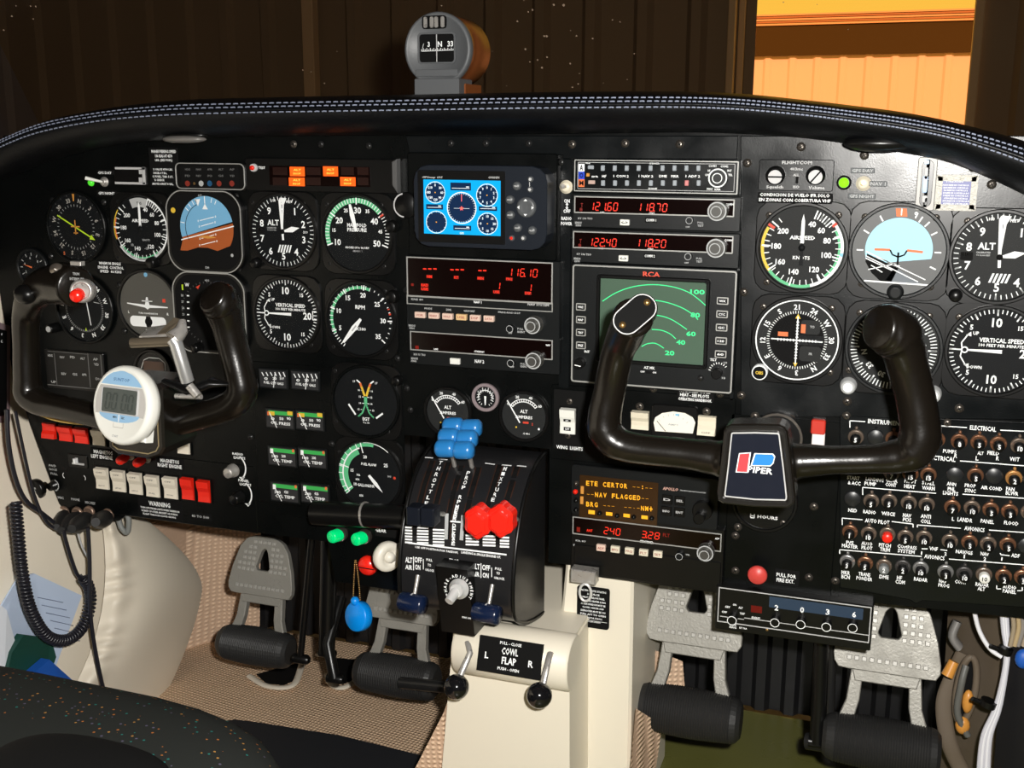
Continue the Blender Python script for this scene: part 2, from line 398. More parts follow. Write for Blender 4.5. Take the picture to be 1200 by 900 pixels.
# screws on the panel
def screw_mb(r=3.2, m=SCREW):
    q = MB(); q.lathe((0, 0, 0), [(r*1.25, 0), (r*1.25, .5), (r, .6), (r*.95, 1.5), (r*.6, 2.0), (.01, 2.05)], m, 14)
    for a in (.5, .5+math.pi/2):
        c, s_ = math.cos(a)*r*.6, math.sin(a)*r*.6; q.line(-c, -s_, c, s_, .8, -2.15, KD)
    return q
s0 = None
scr = [(345,169),(377,169),(433,171),(529,168),(570,168),(620,168),(671,169),(733,168),(797,169),(939,172),(1013,182),(1162,216),(1140,196),
 (876,191),(902,252),(983,252),(1014,254),(1097,255),(1134,259),(899,330),(1010,332),(1090,336),(872,342),(895,359),(975,361),(1008,366),(1089,370),(973,436),(995,433),(1124,371),(869,463),(993,470),(1124,478),(885,487),(927,490),(992,487),(1110,495),(1196,560),
 (297,237),(357,238),(384,239),(448,240),(361,307),(387,309),(451,312),(362,337),(388,339),(452,341),(366,404),(392,406),(454,411),(394,434),(395,493),(456,506),(399,529),(458,535),(389,520),(450,522),
 (62,235),(122,237),(140,236),(189,237),(60,300),(80,295),(140,302),(140,334),(196,334),(146,388),(208,311),(277,230),(280,315),(277,328),(280,237),(294,512),(237,497),
 (668,470),(766,455),(844,461),(750,476),(828,482),(666,510),(865,617),(862,627),(862,668),(918,612),(948,676),(979,680),(954,593),(636,534),(476,340),(477,455),(658,190),(481,480),(466,420)]
for x, y in scr:
    px = PAN.l(x, y)
    big = x > 860
    if s0 is None:
        s0 = mk('screw', screw_mb(), PAN.o); o = s0; s1 = None
    elif x < 660 and s1 is None:
        s1 = mk('screw', screw_mb(2.8, SCREWD), PAN.o); o = s1
    else:
        o = (s1 if x < 660 else s0).copy(); COL.objects.link(o); o.parent = PAN.o
    o.location = Vector((px[0], -1.5 if (x > 860 or y < 175) else -.6, px[1]))*.001

# ================================================================== round dials
def numring(mb, items, r, h, y, m, up=True, head=0):
    for t, a in items:
        A = math.radians(a); mb.text(t, r*math.sin(A), r*math.cos(A), h, y, m, rot=0 if up else A)
def dial(name, label, px, R=37, face=DF, rimc=None, cat='gauge', group=None, flange=True, Y=-1.6, lip=5):
    t = T(name, label, cat, px, group=group); t.R = R
    b = MB()
    if flange:                                # square corner lugs of the case
        F = R+4; o = []
        for cx, cz, a0 in ((1, 1, 0), (-1, 1, 90), (-1, -1, 180), (1, -1, 270)):
            for i in range(4):
                a = math.radians(a0+30*i); o.append((cx*(F-15)+15*math.cos(a), cz*(F-15)+15*math.sin(a)))
        b.prism(o, -2.4, -.2, KS, .8)
    b.lathe((0, 0, 0), [(R+3.2, 1.2), (R+3.2, lip-.8), (R+2.4, lip), (R+.6, lip), (R-.3, lip-1.2), (R-.3, .8)], rimc or KS, 48, smooth=False)
    t.part('bezel', b)
    f = MB(); f.poly(circ(0, 0, R, 48), -2.9, face); t.f = f; t.y = -3.05
    return t
def fin(t, needle=None, glass=True):
    t.part('dial_face', t.f)
    if needle: t.part('needle', needle)
    if glass:
        g = MB(); g.poly(circ(0, 0, t.R-.2, 40), -4.2, GLASS); t.part('glass', g)
def knob(t, x, z, r, d, m, y=-2, name='knob', top=None, n=20):
    q = MB(); q.lathe((x, y, z), [(r*1.1, 0), (r*1.1, d*.2), (r, d*.3), (r*.95, d*.9), (r*.8, d), (.01, d)], m, n)
    if top: q.poly(circ(x, z, r*.62, 16), y-d-.1, top)
    t.part(name, q)
def hand(pts, y, m, b=None):
    b = b or MB(); b.poly(pts, y, m); return b
def rotp(pts, a):
    a = math.radians(a); c, s = math.cos(a), math.sin(a); return [(x*c+z*s, -x*s+z*c) for x, z in pts]

# altimeters
def altimeter(label, px, s=1.0, kn=(-32, -34)):
    t = dial('altimeter', label, px, 37.5, DG if s > 1 else DF); f = t.f; y = t.y
    f.ticks(0, 352.8, 49, 32.5, 36.5, .7, y, W); f.ticks(0, 324, 9, 31, 36.5, 1.1, y, W)
    numring(f, [(str(i), 36*i) for i in range(10)], 26, 7.5, y, W)
    f.text('ALT', -11, 9, 6, y, W); f.text('CALIBRATED', -13, 3.5, 1.6, y, WG); f.text('TO 20,000 FEET', -13, 1, 1.6, y, WG)
    f.text('100', -9, 32, 2.6, y, W); f.text('FEET', 9, 31, 2.6, y, W)
    f.poly(rr(-31, -21, -3.5, 3.5, 1), y, KD); f.text('29.9', 27, 0, 2.6, y, W); f.text('1013', -27, 1.5, 2.6, y, W)
    for i in range(5): f.poly(rotp([(-7+3.2*i, -22), (-5.2+3.2*i, -22), (-2.5+3.2*i, -14), (-4.3+3.2*i, -14)], 0), y, W)
    n = MB(); n.poly(rotp([(-1.2, -9), (1.2, -9), (1.6, 32), (0, 35), (-1.6, 32)], -3), y-.5, W)
    n.poly(rotp([(-.5, 0), (.5, 0), (1.0, 28), (4, 35), (-4, 35), (-1.0, 28)], 4), y-.35, W)
    n.poly(rotp([(-1, 2), (1, 2), (3, 12), (0, 21), (-3, 12)], 78), y-.7, W)
    n.lathe((0, y-.5, 0), [(2.6, 0), (2.6, .8), (.01, .9)], KD, 14)
    fin(t, n); knob(t, kn[0], kn[1], 5.2, 10, KS)
    return t
altimeter('left-hand altimeter, black dial with numerals 0 to 9, left of the manifold pressure gauge', (333, 271))
altimeter('right-hand altimeter at the right edge, beside the blue attitude indicator', (1171, 301), 1.1)
# vertical speed
def vsi(label, px, kn=None):
    t = dial('vertical_speed_indicator', label, px, 37.5, DF); f = t.f; y = t.y
    f.ticks(0, 354, 59, 33, 36.5, .8, y, W); f.ticks(0, 330, 11, 31, 36.5, 1.3, y, W)
    for s in (1, -1):
        f.text('10', 0, 25*s, 8, y, W); f.text('15', 19, 21*s, 4, y, W); f.text('5', -20, 20*s, 4.5, y, W)
        f.pline([(-26, 0), (-27, 6*s), (-22, 14*s)], 1.1, y, W); f.poly([(-24, 13*s), (-20, 16*s), (-19.5, 12*s)], y, W)
    f.text('UP', -16, 15, 3, y, W); f.text('DOWN', -15, -15, 3, y, W)
    f.text('20', 25, -1, 8, y, W); f.poly([(31, 5), (36, 5), (36, 4), (32, 4), (32, -4), (36, -4), (36, -5), (31, -5)], y, W)
    f.text('VERTICAL SPEED', 5, 9.5, 4, y, W, w=36); f.text('100 FEET PER MINUTE', 5, 5, 2.8, y, W, w=36)
    n = MB(); n.poly([(6, -1.6), (6, 1.6), (-20, .8), (-34, .5), (-34, -.5), (-20, -.8)], y-.6, W); n.poly(circ(-24, 0, 3, 14), y-.5, W); n.poly(circ(-24, 0, 1.8, 14), y-.65, DF)
    fin(t, n)
    return t
vsi('left-hand vertical speed indicator, directly below the left-hand altimeter', (337.5, 367.5))
vsi('right-hand vertical speed indicator at the right edge, below the right-hand altimeter', (1165, 411))
# airspeed
def airspeed(label, px, left):
    t = dial('airspeed_indicator', label, px, 37.5 if not left else 36, DG if not left else DF); f = t.f; y = t.y
    A = {40: 20, 60: 45, 80: 72, 100: 105, 120: 148, 140: 195, 160: 234, 180: 272, 200: 310}
    if left:
        f.arc(33.5, 36, 20, 250, y, W); f.arc(32.5, 34.5, 130, 250, y, W); f.arc(31, 33, 140, 235, y, GR); f.arc(34.5, 36, 235, 305, y, YE); f.arc(33, 34.3, 240, 290, y, OR)
        f.arc(24, 34, -22, 20, y, mat('bright_grey', (.45, .46, .46), .5)); f.text('TAS', 0, 28, 3, y-.1, KD); numring(f, [('-10', 165), ('0', 190), ('10', 215)], 22, 3, y, WG)
    else:
        f.arc(33.5, 36.2, 45, 165, y, W); f.arc(31.5, 33.4, 60, 140, y, GR); f.arc(33.5, 36.2, 165, 232, y, GR); f.arc(33.5, 36.2, 232, 300, y, YE)
        f.poly(rotp([(-1.2, 30), (1.2, 30), (1.2, 36.5), (-1.2, 36.5)], 304), y-.05, RE); f.poly(rotp([(-1.2, 32), (1.2, 32), (1.2, 36.5), (-1.2, 36.5)], 52), y-.05, RE); f.arc(33.5, 36.2, 96, 101, y-.1, BL)
    f.ticks(20, 320, 30, 29, 33.5, .8, y-.05, W); f.ticks(20, 45, 5, 28, 35, 1.2, y-.05, W)
    for k, a in A.items(): f.ticks(a, a, 0, 27.5, 35.5, 1.3, y-.1, W)
    numring(f, [(str(k), a) for k, a in A.items()], 22.5, 5.2 if not left else 4.6, y, W)
    f.text('AIRSPEED', 0, 9, 3.6, y, W, w=22)
    f.text('KNOTS', 0, -9, 3.4, y, W, w=15) if not left else f.text('KNOTS', 6, -12, 2.4, y, WG)
    n = MB(); n.poly([(-1.6, 4 if not left else 2), (1.6, 4 if not left else 2), (1.4, 24), (0, 30), (-1.4, 24)], y-.6, W); n.poly([(-1.8, -16), (1.8, -16), (1.2, 4), (-1.2, 4)], y-.6, DF); n.lathe((0, y-.6, 0), [(3, 0), (3, .6), (.01, .7)], DF, 14)
    fin(t, n)
    if left: knob(t, 14, -36, 6, 9, KS)
    return t
airspeed('left-hand airspeed indicator with bright white arc round its black dial', (167, 268), True)
airspeed('right-hand airspeed indicator, charcoal dial numbered 40 to 200 knots', (940, 290), False)
# manifold pressure
t = dial('manifold_pressure_gauge', 'manifold pressure gauge with green arc and needle near 30, right of the left-hand altimeter', (420, 274), 38, DF); f = t.f; y = t.y
f.arc(31.5, 36.5, -110, 50, y, GR); f.ticks(-110, 110, 40, 32, 36.5, .8, y-.05, W)
for a in (-110, -55, 0, 55, 110): f.ticks(a, a, 0, 30, 36.8, 1.4, y-.1, W)
f.arc(32, 36.6, 54, 57, y-.15, RE)
numring(f, [('10', -112), ('20', -56), ('30', 3), ('40', 56), ('50', 112)], 24, 6.6, y, W); numring(f, [('15', -83), ('25', -27), ('35', 28), ('45', 83)], 26.5, 3.8, y, W)
f.text('MANIFOLD', 0, 9, 4, y, W, w=22); f.text('PRESSURE', 0, 4.3, 4, y, W, w=22); f.text('INCHES OF MERCURY', 0, -14, 2.2, y, W, w=27); f.text('ABSOLUTE', 0, -17.5, 1.8, y, WG)
n = MB(); n.poly(rotp([(-1.4, 3), (1.4, 3), (2.6, 20), (1.6, 31), (-.8, 31), (-2.6, 20)], -14), y-.6, W); n.poly(rotp([(-1, 2), (1, 2), (.6, -20), (-.6, -20)], -14), y-.5, KD); fin(t, n); knob(t, 40, 9, 6, 7, KS)
# rpm
t = dial('tachometer', 'RPM gauge with green arc and white needle at lower left, below the manifold pressure gauge', (424, 374), 38, DF); f = t.f; y = t.y
f.arc(32, 35, -118, 20, y, GR); f.ticks(-118, 20, 17, 32, 36, .8, y-.05, W); f.ticks(-145, -118, 5, 32.5, 36, .9, y, W); f.ticks(20, 130, 12, 33.5, 35.5, .8, y, W); f.arc(33.5, 36, 68, 70, y, RE); f.arc(33.5, 36, 76, 79, y, RE)
for a in (-113, -72, -32, 8, 49, 90, 130): f.ticks(a, a, 0, 31, 36.3, 1.4, y-.1, W)
numring(f, [('5', -113), ('10', -72), ('15', -32), ('20', 8), ('25', 49), ('30', 90), ('35', 130)], 26, 5.2, y, W)
f.text('RPM', 0, 13, 4.2, y, W, w=11); f.text('X100', 0, -10, 3.6, y, W, w=12)
n = MB(); n.poly(rotp([(-1.4, -1), (1.4, -1), (3.0, 12), (1.3, 32), (0, 33), (-1.3, 32), (-3.0, 12)], -141), y-.6, W); n.line(-5, -6.5, -10, -12.5, 1.6, y-.7, WG); fin(t, n); knob(t, 38, 26, 6.5, 8, KS)
# magnetic heading / course dial, left
def card(f, y, r, h, head, m, minor=True):
    for i, s in enumerate('N 3 6 E 12 15 S 21 24 W 30 33'.split()):
        a = 30*i-head; A = math.radians(a); f.text(s, r*math.sin(A), r*math.cos(A), h, y, m, rot=A)
t = dial('radio_compass_indicator', 'compass dial with yellow-green diagonal arrow, leftmost dial of the top row', (91, 266), 38, DF, flange=False, rimc=K); f = t.f; y = t.y
card(f, y, 30, 5, -15, mat('marking_soft', (.38, .36, .33), .6)); f.ticks(0, 350, 35, 23, 25.5, .6, y, WG); f.ticks(0, 345, 23, 35, 36.5, .6, y, WD)
f.poly([(-1.5, 37), (1.5, 37), (.7, 29), (-.7, 29)], y-.2, AMBL); f.text('S', -19, -30, 4, y, OR)
n = MB(); YG = mat('needle_lime', (.50, .72, .02), .5)
n.poly(rotp([(-.8, -27), (.8, -27), (.8, 22), (3, 22), (0, 29), (-3, 22), (-.8, 22)], 118), y-.6, YG)
n.poly([(-.7, -8), (.7, -8), (.7, 8), (-.7, 8)], y-.8, AMBL); n.poly([(-6, 0), (6, 0), (6, 1.4), (-6, 1.4)], y-.8, AMBL); n.poly([(-3, -7), (3, -7), (3, -5.8), (-3, -5.8)], y-.8, AMBL)
fin(t, n)
t = dial('course_deviation_indicator', 'left-hand course deviation dial half hidden by the left control wheel grip', (101, 362), 37, DF, flange=False, rimc=K); f = t.f; y = t.y
card(f, y, 31, 5, 200, W); f.ticks(0, 355, 71, 24, 26.5, .5, y, WG); f.poly([(-1.2, -25), (1.2, -25), (0, -21)], y, YG)
n = MB(); n.line(3, 18, 8, -18, 1.3, y-.6, W); n.line(14, 9, 22, 8, .8, y-.5, WG); fin(t, n); knob(t, -44, -24, 5.5, 12, KS, top=WG)
# right-hand course deviation
t = dial('course_deviation_indicator', 'right-hand course deviation dial with crossed white needles and orange flags, white rim', (934, 398), 37.5, DG); f = t.f; y = t.y
f.arc(36, 37.3, 0, 360, y-.1, W, 60); card(f, y, 30.5, 5, 213, W); f.ticks(0, 355, 71, 24.6, 27, .6, y, W)
f.poly(circ(0, 0, 24, 40), y, KD); f.poly([(1, -4), (23.5, -4), (23.5, 5), (1, 5)], y-.1, KG); f.poly(rr(3, 22, -19, -5, 3), y-.1, DG); f.poly(rr(3, 20, 6, 19, 3), y-.1, DG)
for i in range(-6, 7):
    if i: f.line(i*2.8, -1.3, i*2.8, 1.0, .9, y-.2, W); f.line(-1.2, i*2.8, 1.2, i*2.8, .9, y-.2, W)
f.poly([(-2.4, 20), (2.4, 20), (0, 24.5)], y-.3, YE); f.poly([(-2, -21), (2, -21), (0, -25)], y-.3, YE)
f.poly([(-17, 3), (-8, 3), (-8, 7), (-17, 7)], y-.3, OR); f.poly([(3.2, 7), (7.2, 7), (7.2, 15), (3.2, 15)], y-.3, OR)
f.text('TO', 13, 13, 2.2, y-.2, WG); f.text('FR', 13, -12, 2.2, y-.2, WG); f.text('BENDIX/KING', 0, -36.5, 1.4, y-.2, W)
n = MB(); n.line(0, -22, 0, 22, 1.1, y-.6, W); n.line(-23, .3, 23, -.3, 1.1, y-.7, W); fin(t, n)
b = MB(); b.lathe((-31, -2, -31), [(7.2, 0), (7.2, 9), (6.4, 10), (5.8, 9.6), (.01, 9.6)], W, 24); b.poly(circ(-31, -31, 6, 20), -11.8, KD); b.text('OBS', -31, -31, 3, -12, YE, w=7); t.part('knob', b, 'white-rimmed OBS knob')
# directional gyro behind the right yoke
t = dial('directional_gyro', 'directional gyro dial mostly hidden behind the right control wheel grip', (1047, 408), 38.5, DG, rimc=K2); f = t.f; y = t.y
f.ticks(0, 355, 71, 31, 36.5, .9, y, W); f.ticks(0, 330, 11, 29, 36.5, 1.3, y, W); card(f, y, 25, 5, 100, W); f.arc(37, 38.4, 0, 360, y-.1, KS, 48)
n = MB(); n.pline([(-1, 14), (0, 2), (-12, -2), (12, -2), (0, 2), (0, -12)], 1.6, y-.5, OR); fin(t, n)
knob(t, -36, -36, 6.8, 12, WG, top=W, n=24); knob(t, 36, -38, 6.8, 12, WG, top=W, n=24)
# right attitude indicator
t = dial('attitude_indicator', 'right-hand attitude indicator with pale blue sky and orange horizon bars', (1053, 294), 39, mat('attitude_ring', (.065, .068, .068), .5), rimc=K2); f = t.f; y = t.y
SKY = mat('pale_sky', (.36, .66, .80), .6)
f.poly([(28*math.sin(math.radians(a)), 1+28*math.cos(math.radians(a))) for a in range(-118, 110, 6)], y, SKY)
f.poly([(-26, -3), (1, -15), (-4, -27), (-13, -27), (-21, -20), (-27, -10)], y-.1, KD); f.poly([(-10, -28), (22, -28), (8, -20), (-2, -14)], y-.1, mat('instrument_smoke', (.10, .12, .14), .5))
for a_, b_, c_, d_ in ((-27, -1, 24, -24), (-27, -5, 18, -26), (-27, -7, -4, -17), (-24, -17, -2, -11), (-18, -6, 2, -13), (-12, -19, -22, -13)): f.line(a_, b_, c_, d_, .9, y-.3, W)
f.line(-27, -27, 27, -28.5, 1.4, y-.3, W)
f.poly([(-4, 30), (5, 30), (4, 37), (-5, 37)], y-.2, OR); f.line(0, 31, 0, 37, 1, y-.3, W); f.text('9', 12, 32, 5, y-.3, W)
for a in (-60, -30, 30, 42, 60, 90, 115, -90): f.ticks(a, a, 0, 29.5, 35, 1.3, y-.2, W)
f.ticks(22, 22, 0, 31, 36, 1, y-.2, W)
n = MB(); n.line(-20, 1, -7, 1, 2, y-.8, OR); n.line(7, 1, 20, 0, 2, y-.8, OR); n.pline([(-7, 1), (-5, -3), (0, -5), (5, -3), (7, 1)], 1.3, y-.8, KD); n.line(0, -1, 0, -12, 1.6, y-.8, KD)
t.part('dial_face', f); t.part('horizon_bar', n); g = MB(); g.poly(circ(0, 0, 38.5, 40), -4.6, GLASS); t.part('glass', g)
knob(t, 0, -36, 6.6, 8, K2, top=DG)
# turn coordinator
t = dial('turn_coordinator', 'grey-faced turn coordinator with white aeroplane symbol and ball tube', (175, 357), 37, mat('turn_face', (.07, .068, .06), .4), flange=False); f = t.f; y = t.y
t.f.poly(circ(0, 34, 2.5, 12), y, BL2); f.poly(rr(-25, 23, -25, -13, 5), y, W); f.poly(rr(-3.5, 3, -25, -13, 1), y-.1, KD); f.poly(circ(0, -19, 5, 18), y-.2, KD)
f.text('TURN COORDINATOR', 0, -9.5, 2, y, W, w=26); f.text('L', -26, -9, 3, y, W); f.text('R', 26, -9, 3, y, W); f.text('2 MIN', 0, -29, 3, y, W); f.poly([(20, 4), (24, 4), (24, 8), (20, 8)], y, RE)
n = MB(); n.poly([(-27, 1.6), (-3, .3), (-1, 9), (1, 9), (3, .3), (27, -.8), (27, -2), (3, -3), (0, -5), (-3, -3), (-27, .4)], y-.6, W); n.line(-7, 4.5, 7, 4.5, 1, y-.6, W); t.part('dial_face', f); t.part('aeroplane_symbol', n)
g = MB(); g.poly(circ(0, 0, 36.5, 40), -4.6, GLASS); t.part('glass', g)
# EGT
t = dial('exhaust_temperature_gauge', 'exhaust temperature gauge with forked yellow and green scale, below the RPM gauge', (430, 470), 37, DF, rimc=K); f = t.f; y = t.y
for s in (-1, 1):
    pts = [(0, 0), (s*1.5, -6), (s*5, -13), (s*10, -17)]
    f.pline([(s*.9, 5), (s*.9, -4), (s*4, -12), (s*9, -17)], 1.8, y, GR)
    for k in range(8): f.line(s*(.2+k*.9), -3-k*1.9, s*(2.6+k*.9), -3.6-k*1.9, .5, y-.1, DF)
    f.pline([(s*.9, 6), (s*4.5, 16)], 2.4, y, YE); f.pline([(s*4.5, 16), (s*6, 20)], 2.4, y, OR); f.line(s*6, 20, s*10, 23, 1.6, y, W); f.text('17', s*13, 21, 2.4, y, W)
    for k, (xx, zz) in enumerate(((6, 12), (5, 5), (5, -2), (7, -9))): f.line(s*(xx-3), zz, s*(xx-1), zz, .8, y, W); f.text(str(16-k), s*(xx+1.6), zz, 2.2, y, W)
f.text('EGT', 0, -19, 3.6, y, W); f.text('°F x 100', 0, -23, 2, y, W)
n = MB(); n.line(-20, -4, -12, -15, 2, y-.6, W); n.line(20, -11, 12, -17, 2, y-.6, W); fin(t, n); knob(t, 38, 26, 5, 8, KS)
# fuel flow
t = dial('fuel_flow_gauge', 'fuel flow gauge with broad green double arc, lowest dial of the left column', (434, 556), 37, DF); f = t.f; y = t.y
f.arc(32, 36, -130, 10, y, GR); f.arc(25, 30.5, -130, -25, y, GR); f.ticks(-130, -25, 8, 31, 36.5, .8, y-.05, W); f.arc(30.5, 32, -130, -20, y, W); f.arc(35.5, 36.5, -10, 40, y, W)
for a in (-125, -75, -15): f.ticks(a, a, 0, 25, 36.5, 1.2, y-.1, W)
numring(f, [('10', -125), ('15', -80), ('20', -12)], 20.5, 3.4, y, W); f.text('25', 20, 13, 4, y, W); f.text('FUEL FLOW', 0, 12, 3, y, W, w=18); f.text('GALLONS/HR', -4, -12, 3.4, y, W, w=20)
f.text('75%', -13, -1, 2.2, y, W); f.text('65%', -14, -6, 2.2, y, W); f.text('55%', -10, -24, 2.2, y, W); f.text('39.5', 24, 1, 2.2, y, WG); f.poly(circ(30, 0, 1.6, 10), y, RE)
n = MB(); n.poly(rotp([(-1.5, 0), (1.5, 0), (2.2, 12), (0, 24), (-2.2, 12)], 138), y-.6, W); fin(t, n)
# ammeters
for lab, px in (('left-hand alternator ammeter behind the blue lever knobs', (526, 482)), ('right-hand alternator ammeter between the vacuum gauge and the wing light switch', (615, 487))):
    t = dial('ammeter', lab, px, 23.5, DG, flange=False); f = t.f; y = t.y
    f.arc(14.5, 18, -52, 52, y, W); f.arc(15.3, 17.2, -50, 50, y-.05, DG); f.ticks(-52, 52, 12, 14.5, 18, .8, y-.1, W)
    for i, s in enumerate(('0', '20', '40', '60')): a = math.radians((-55, -20, 20, 55)[i]); f.text(s, 21*math.sin(a)*.98, 20.6*math.cos(a), 3, y, W)
    f.text('ALT', 0, 5, 3.6, y, W, w=8); f.text('AMPERES', 0, -1, 3.2, y, W, w=18); f.poly([(-1, -7.5), (5, -7.5), (5, -5.5), (-1, -5.5)], y, RE); f.text('2', 9, -7.5, 2.6, y, RE); f.poly(circ(-8, -12, 1, 8), y, YE); f.poly(circ(16, -12, 1.2, 8), y, W); f.text('12 VDC', 3, -18, 1.8, y, W)
    n = MB(); n.line(-18, 16, -4, -7, 1.3, y-.6, W); fin(t, n)
t = dial('vacuum_gauge', 'tiny round vacuum gauge in a pinkish rim between the two ammeters', (570, 465), 11.5, DF, rimc=mat('pinkish_rim', (.26, .21, .22), .4), flange=False); f = t.f; y = t.y
f.arc(7, 8, -100, 100, y, W); f.ticks(-110, 110, 10, 6, 8.6, .7, y, W); f.ticks(-150, 150, 16, 7.5, 9.5, .5, y, W)
for i, s in enumerate('3456'): a = math.radians(-55+37*i); f.text(s, 9.8*math.sin(a), 9.8*math.cos(a), 1.8, y, W)
n = MB(); n.poly([(-1.2, 1.5), (1.2, 1.5), (.5, -8), (-.5, -8)], y-.4, W); fin(t, n)
# hour meter under the right yoke
t = dial('hour_meter', 'round black hour meter half hidden under the right yoke hub', (896, 586), 28, KS, flange=False); t.f.text('HOURS', 4, -16, 3.4, t.y, W, w=19); t.f.pline([(-12, -14), (-12, -18), (-8.5, -18), (-8.5, -14)], .9, t.y, W); t.f.line(-12, -16, -8.5, -16, .9, t.y, W); fin(t)
# small clock far left
t = dial('clock', 'small black clock in the dark corner above the left control wheel grip', (40, 313), 19, DF, flange=False, rimc=K2); f = t.f; y = t.y; f.ticks(-150, 150, 10, 13.5, 17, .9, y, WG); numring(f, [('2', -120), ('4', -70), ('6', -10), ('8', 50)], 11, 3, y, WG)
n = MB(); n.poly(rotp([(-1, 0), (1, 0), (0, 13)], -75), y-.6, OR); fin(t, n)

# ================================================================== square bezel instruments
def bez(name, label, px, w, h, cat):
    t = T(name, label, cat, px); o = rr(-w/2, w/2, -h/2, h/2, 20, 8)
    o = [(x*(1-.06*(abs(z)/(h/2))**2), z*(1-.07*(abs(x)/(w/2))**2)) for x, z in o]
    b = MB(); b.prism(o, -6, -.2, KS, 1); oi = offs(o, 1.2); b.ring(oi, offs(oi, 1.1), -6.6, -5.8, EDGE); t.part('bezel', b); t.o_ = o
    return t
t = bez('flight_director', 'left-hand attitude display, tilted blue and rust-brown horizon in a white-lined square bezel', (243, 271), 98, 92, 'attitude indicator')
f = MB(); y = -6.8
f.prism([(p[0]*.9, p[1]*.9) for p in t.o_], -6.4, -5, KD)
def inC(a, R=34, cx=4, cz=4): return (cx+R*.98*math.sin(math.radians(a)), cz+R*math.cos(math.radians(a)))
hz = 12
f.poly([inC(a) for a in range(-100-hz+4, 93-hz, 5)], y, BL2); f.poly([inC(a) for a in range(80, 128, 6)]+[(16, -20), (4, -17), (-8, -17), (-22, -21), (-31, -21)]+[inC(-112), inC(-108)], y-.05, BR)
f.line(-29, -9.5, 38, 7, 1.2, y-.2, W); f.pline([inC(a, 27) for a in range(-120, -20, 8)], .7, y-.2, KD)
f.poly([(-9, 34), (-2, 35), (-5, 27)], y-.2, W); f.poly([(0, 24), (7, 24), (3.5, 30)], y-.2, W); f.line(3.5, 30, 3.5, 38, 1, y-.2, W)
for a in (-80, -50, -40, -30, -22, 15, 25): f.ticks(a, a, 0, 28, 33, .8, y-.2, W, cx=4, cz=4)
for z0, L in ((14, 9), (8, 8), (-5, 8), (-12, 9)): f.line(5-L, z0-2.2, 5+L, z0+2.2, .8, y-.2, W); f.text('0', 5+L+2, z0+2.6, 2.4, y-.2, W); f.text('0', 5-L-2, z0-2.6, 2.4, y-.2, W)
f.poly(circ(-37, 22, 3, 12), y-.2, YE); f.text('ATT', -2, 38.5, 2, y-.2, WG); f.text('DH', 2, -38.5, 2.6, y-.2, WG); f.poly(circ(34, -24, 1.8, 10), y-.2, WG)
t.part('display_face', f)
n = MB(); n.poly([(-7, -6), (-1, -4.2), (5, -4), (12, -4.6), (16, -6), (5, -7)], y-.8, AMBL); t.part('aeroplane_symbol', n, 'amber aeroplane symbol')
t = bez('horizontal_situation_indicator', 'dark horizontal situation display in a white-lined square bezel behind the left control wheel', (249, 366), 96, 94, 'heading indicator')
f = MB(); f.prism([(p[0]*.9, p[1]*.9) for p in t.o_], -6.4, -5, KD)
for i in range(6): f.line(-27-.4*i, 18-7*i, -24-.4*i, 18-7*i, 1.4, y, W); f.text(str(30-3*i), -33+.0*i, 18-7*i, 2.6, y, WG)
f.text('W', -26, 30, 4, y, W); f.poly([(-15, 28), (-9, 31), (-12, 26)], y, RE); f.poly([(-33, 24), (-31, 24), (-31, 30), (-33, 30)], y, YG)
for i in range(5): f.line(30, 24-8*i, 34, 23-8*i, 1.2, y, W); f.text('NE'[i % 2], 35, 19-8*i, 3, y, WG)
f.ticks(-160, 160, 40, 33, 35, .5, y, WD); f.text('HDG', 0, 36, 2, y, WG); t.part('display_face', f)
knob(t, -14, -38, 5, 14, KS, y=-5)
KNB = mat('knob_grey', (.07,.068,.062), .35, .2)
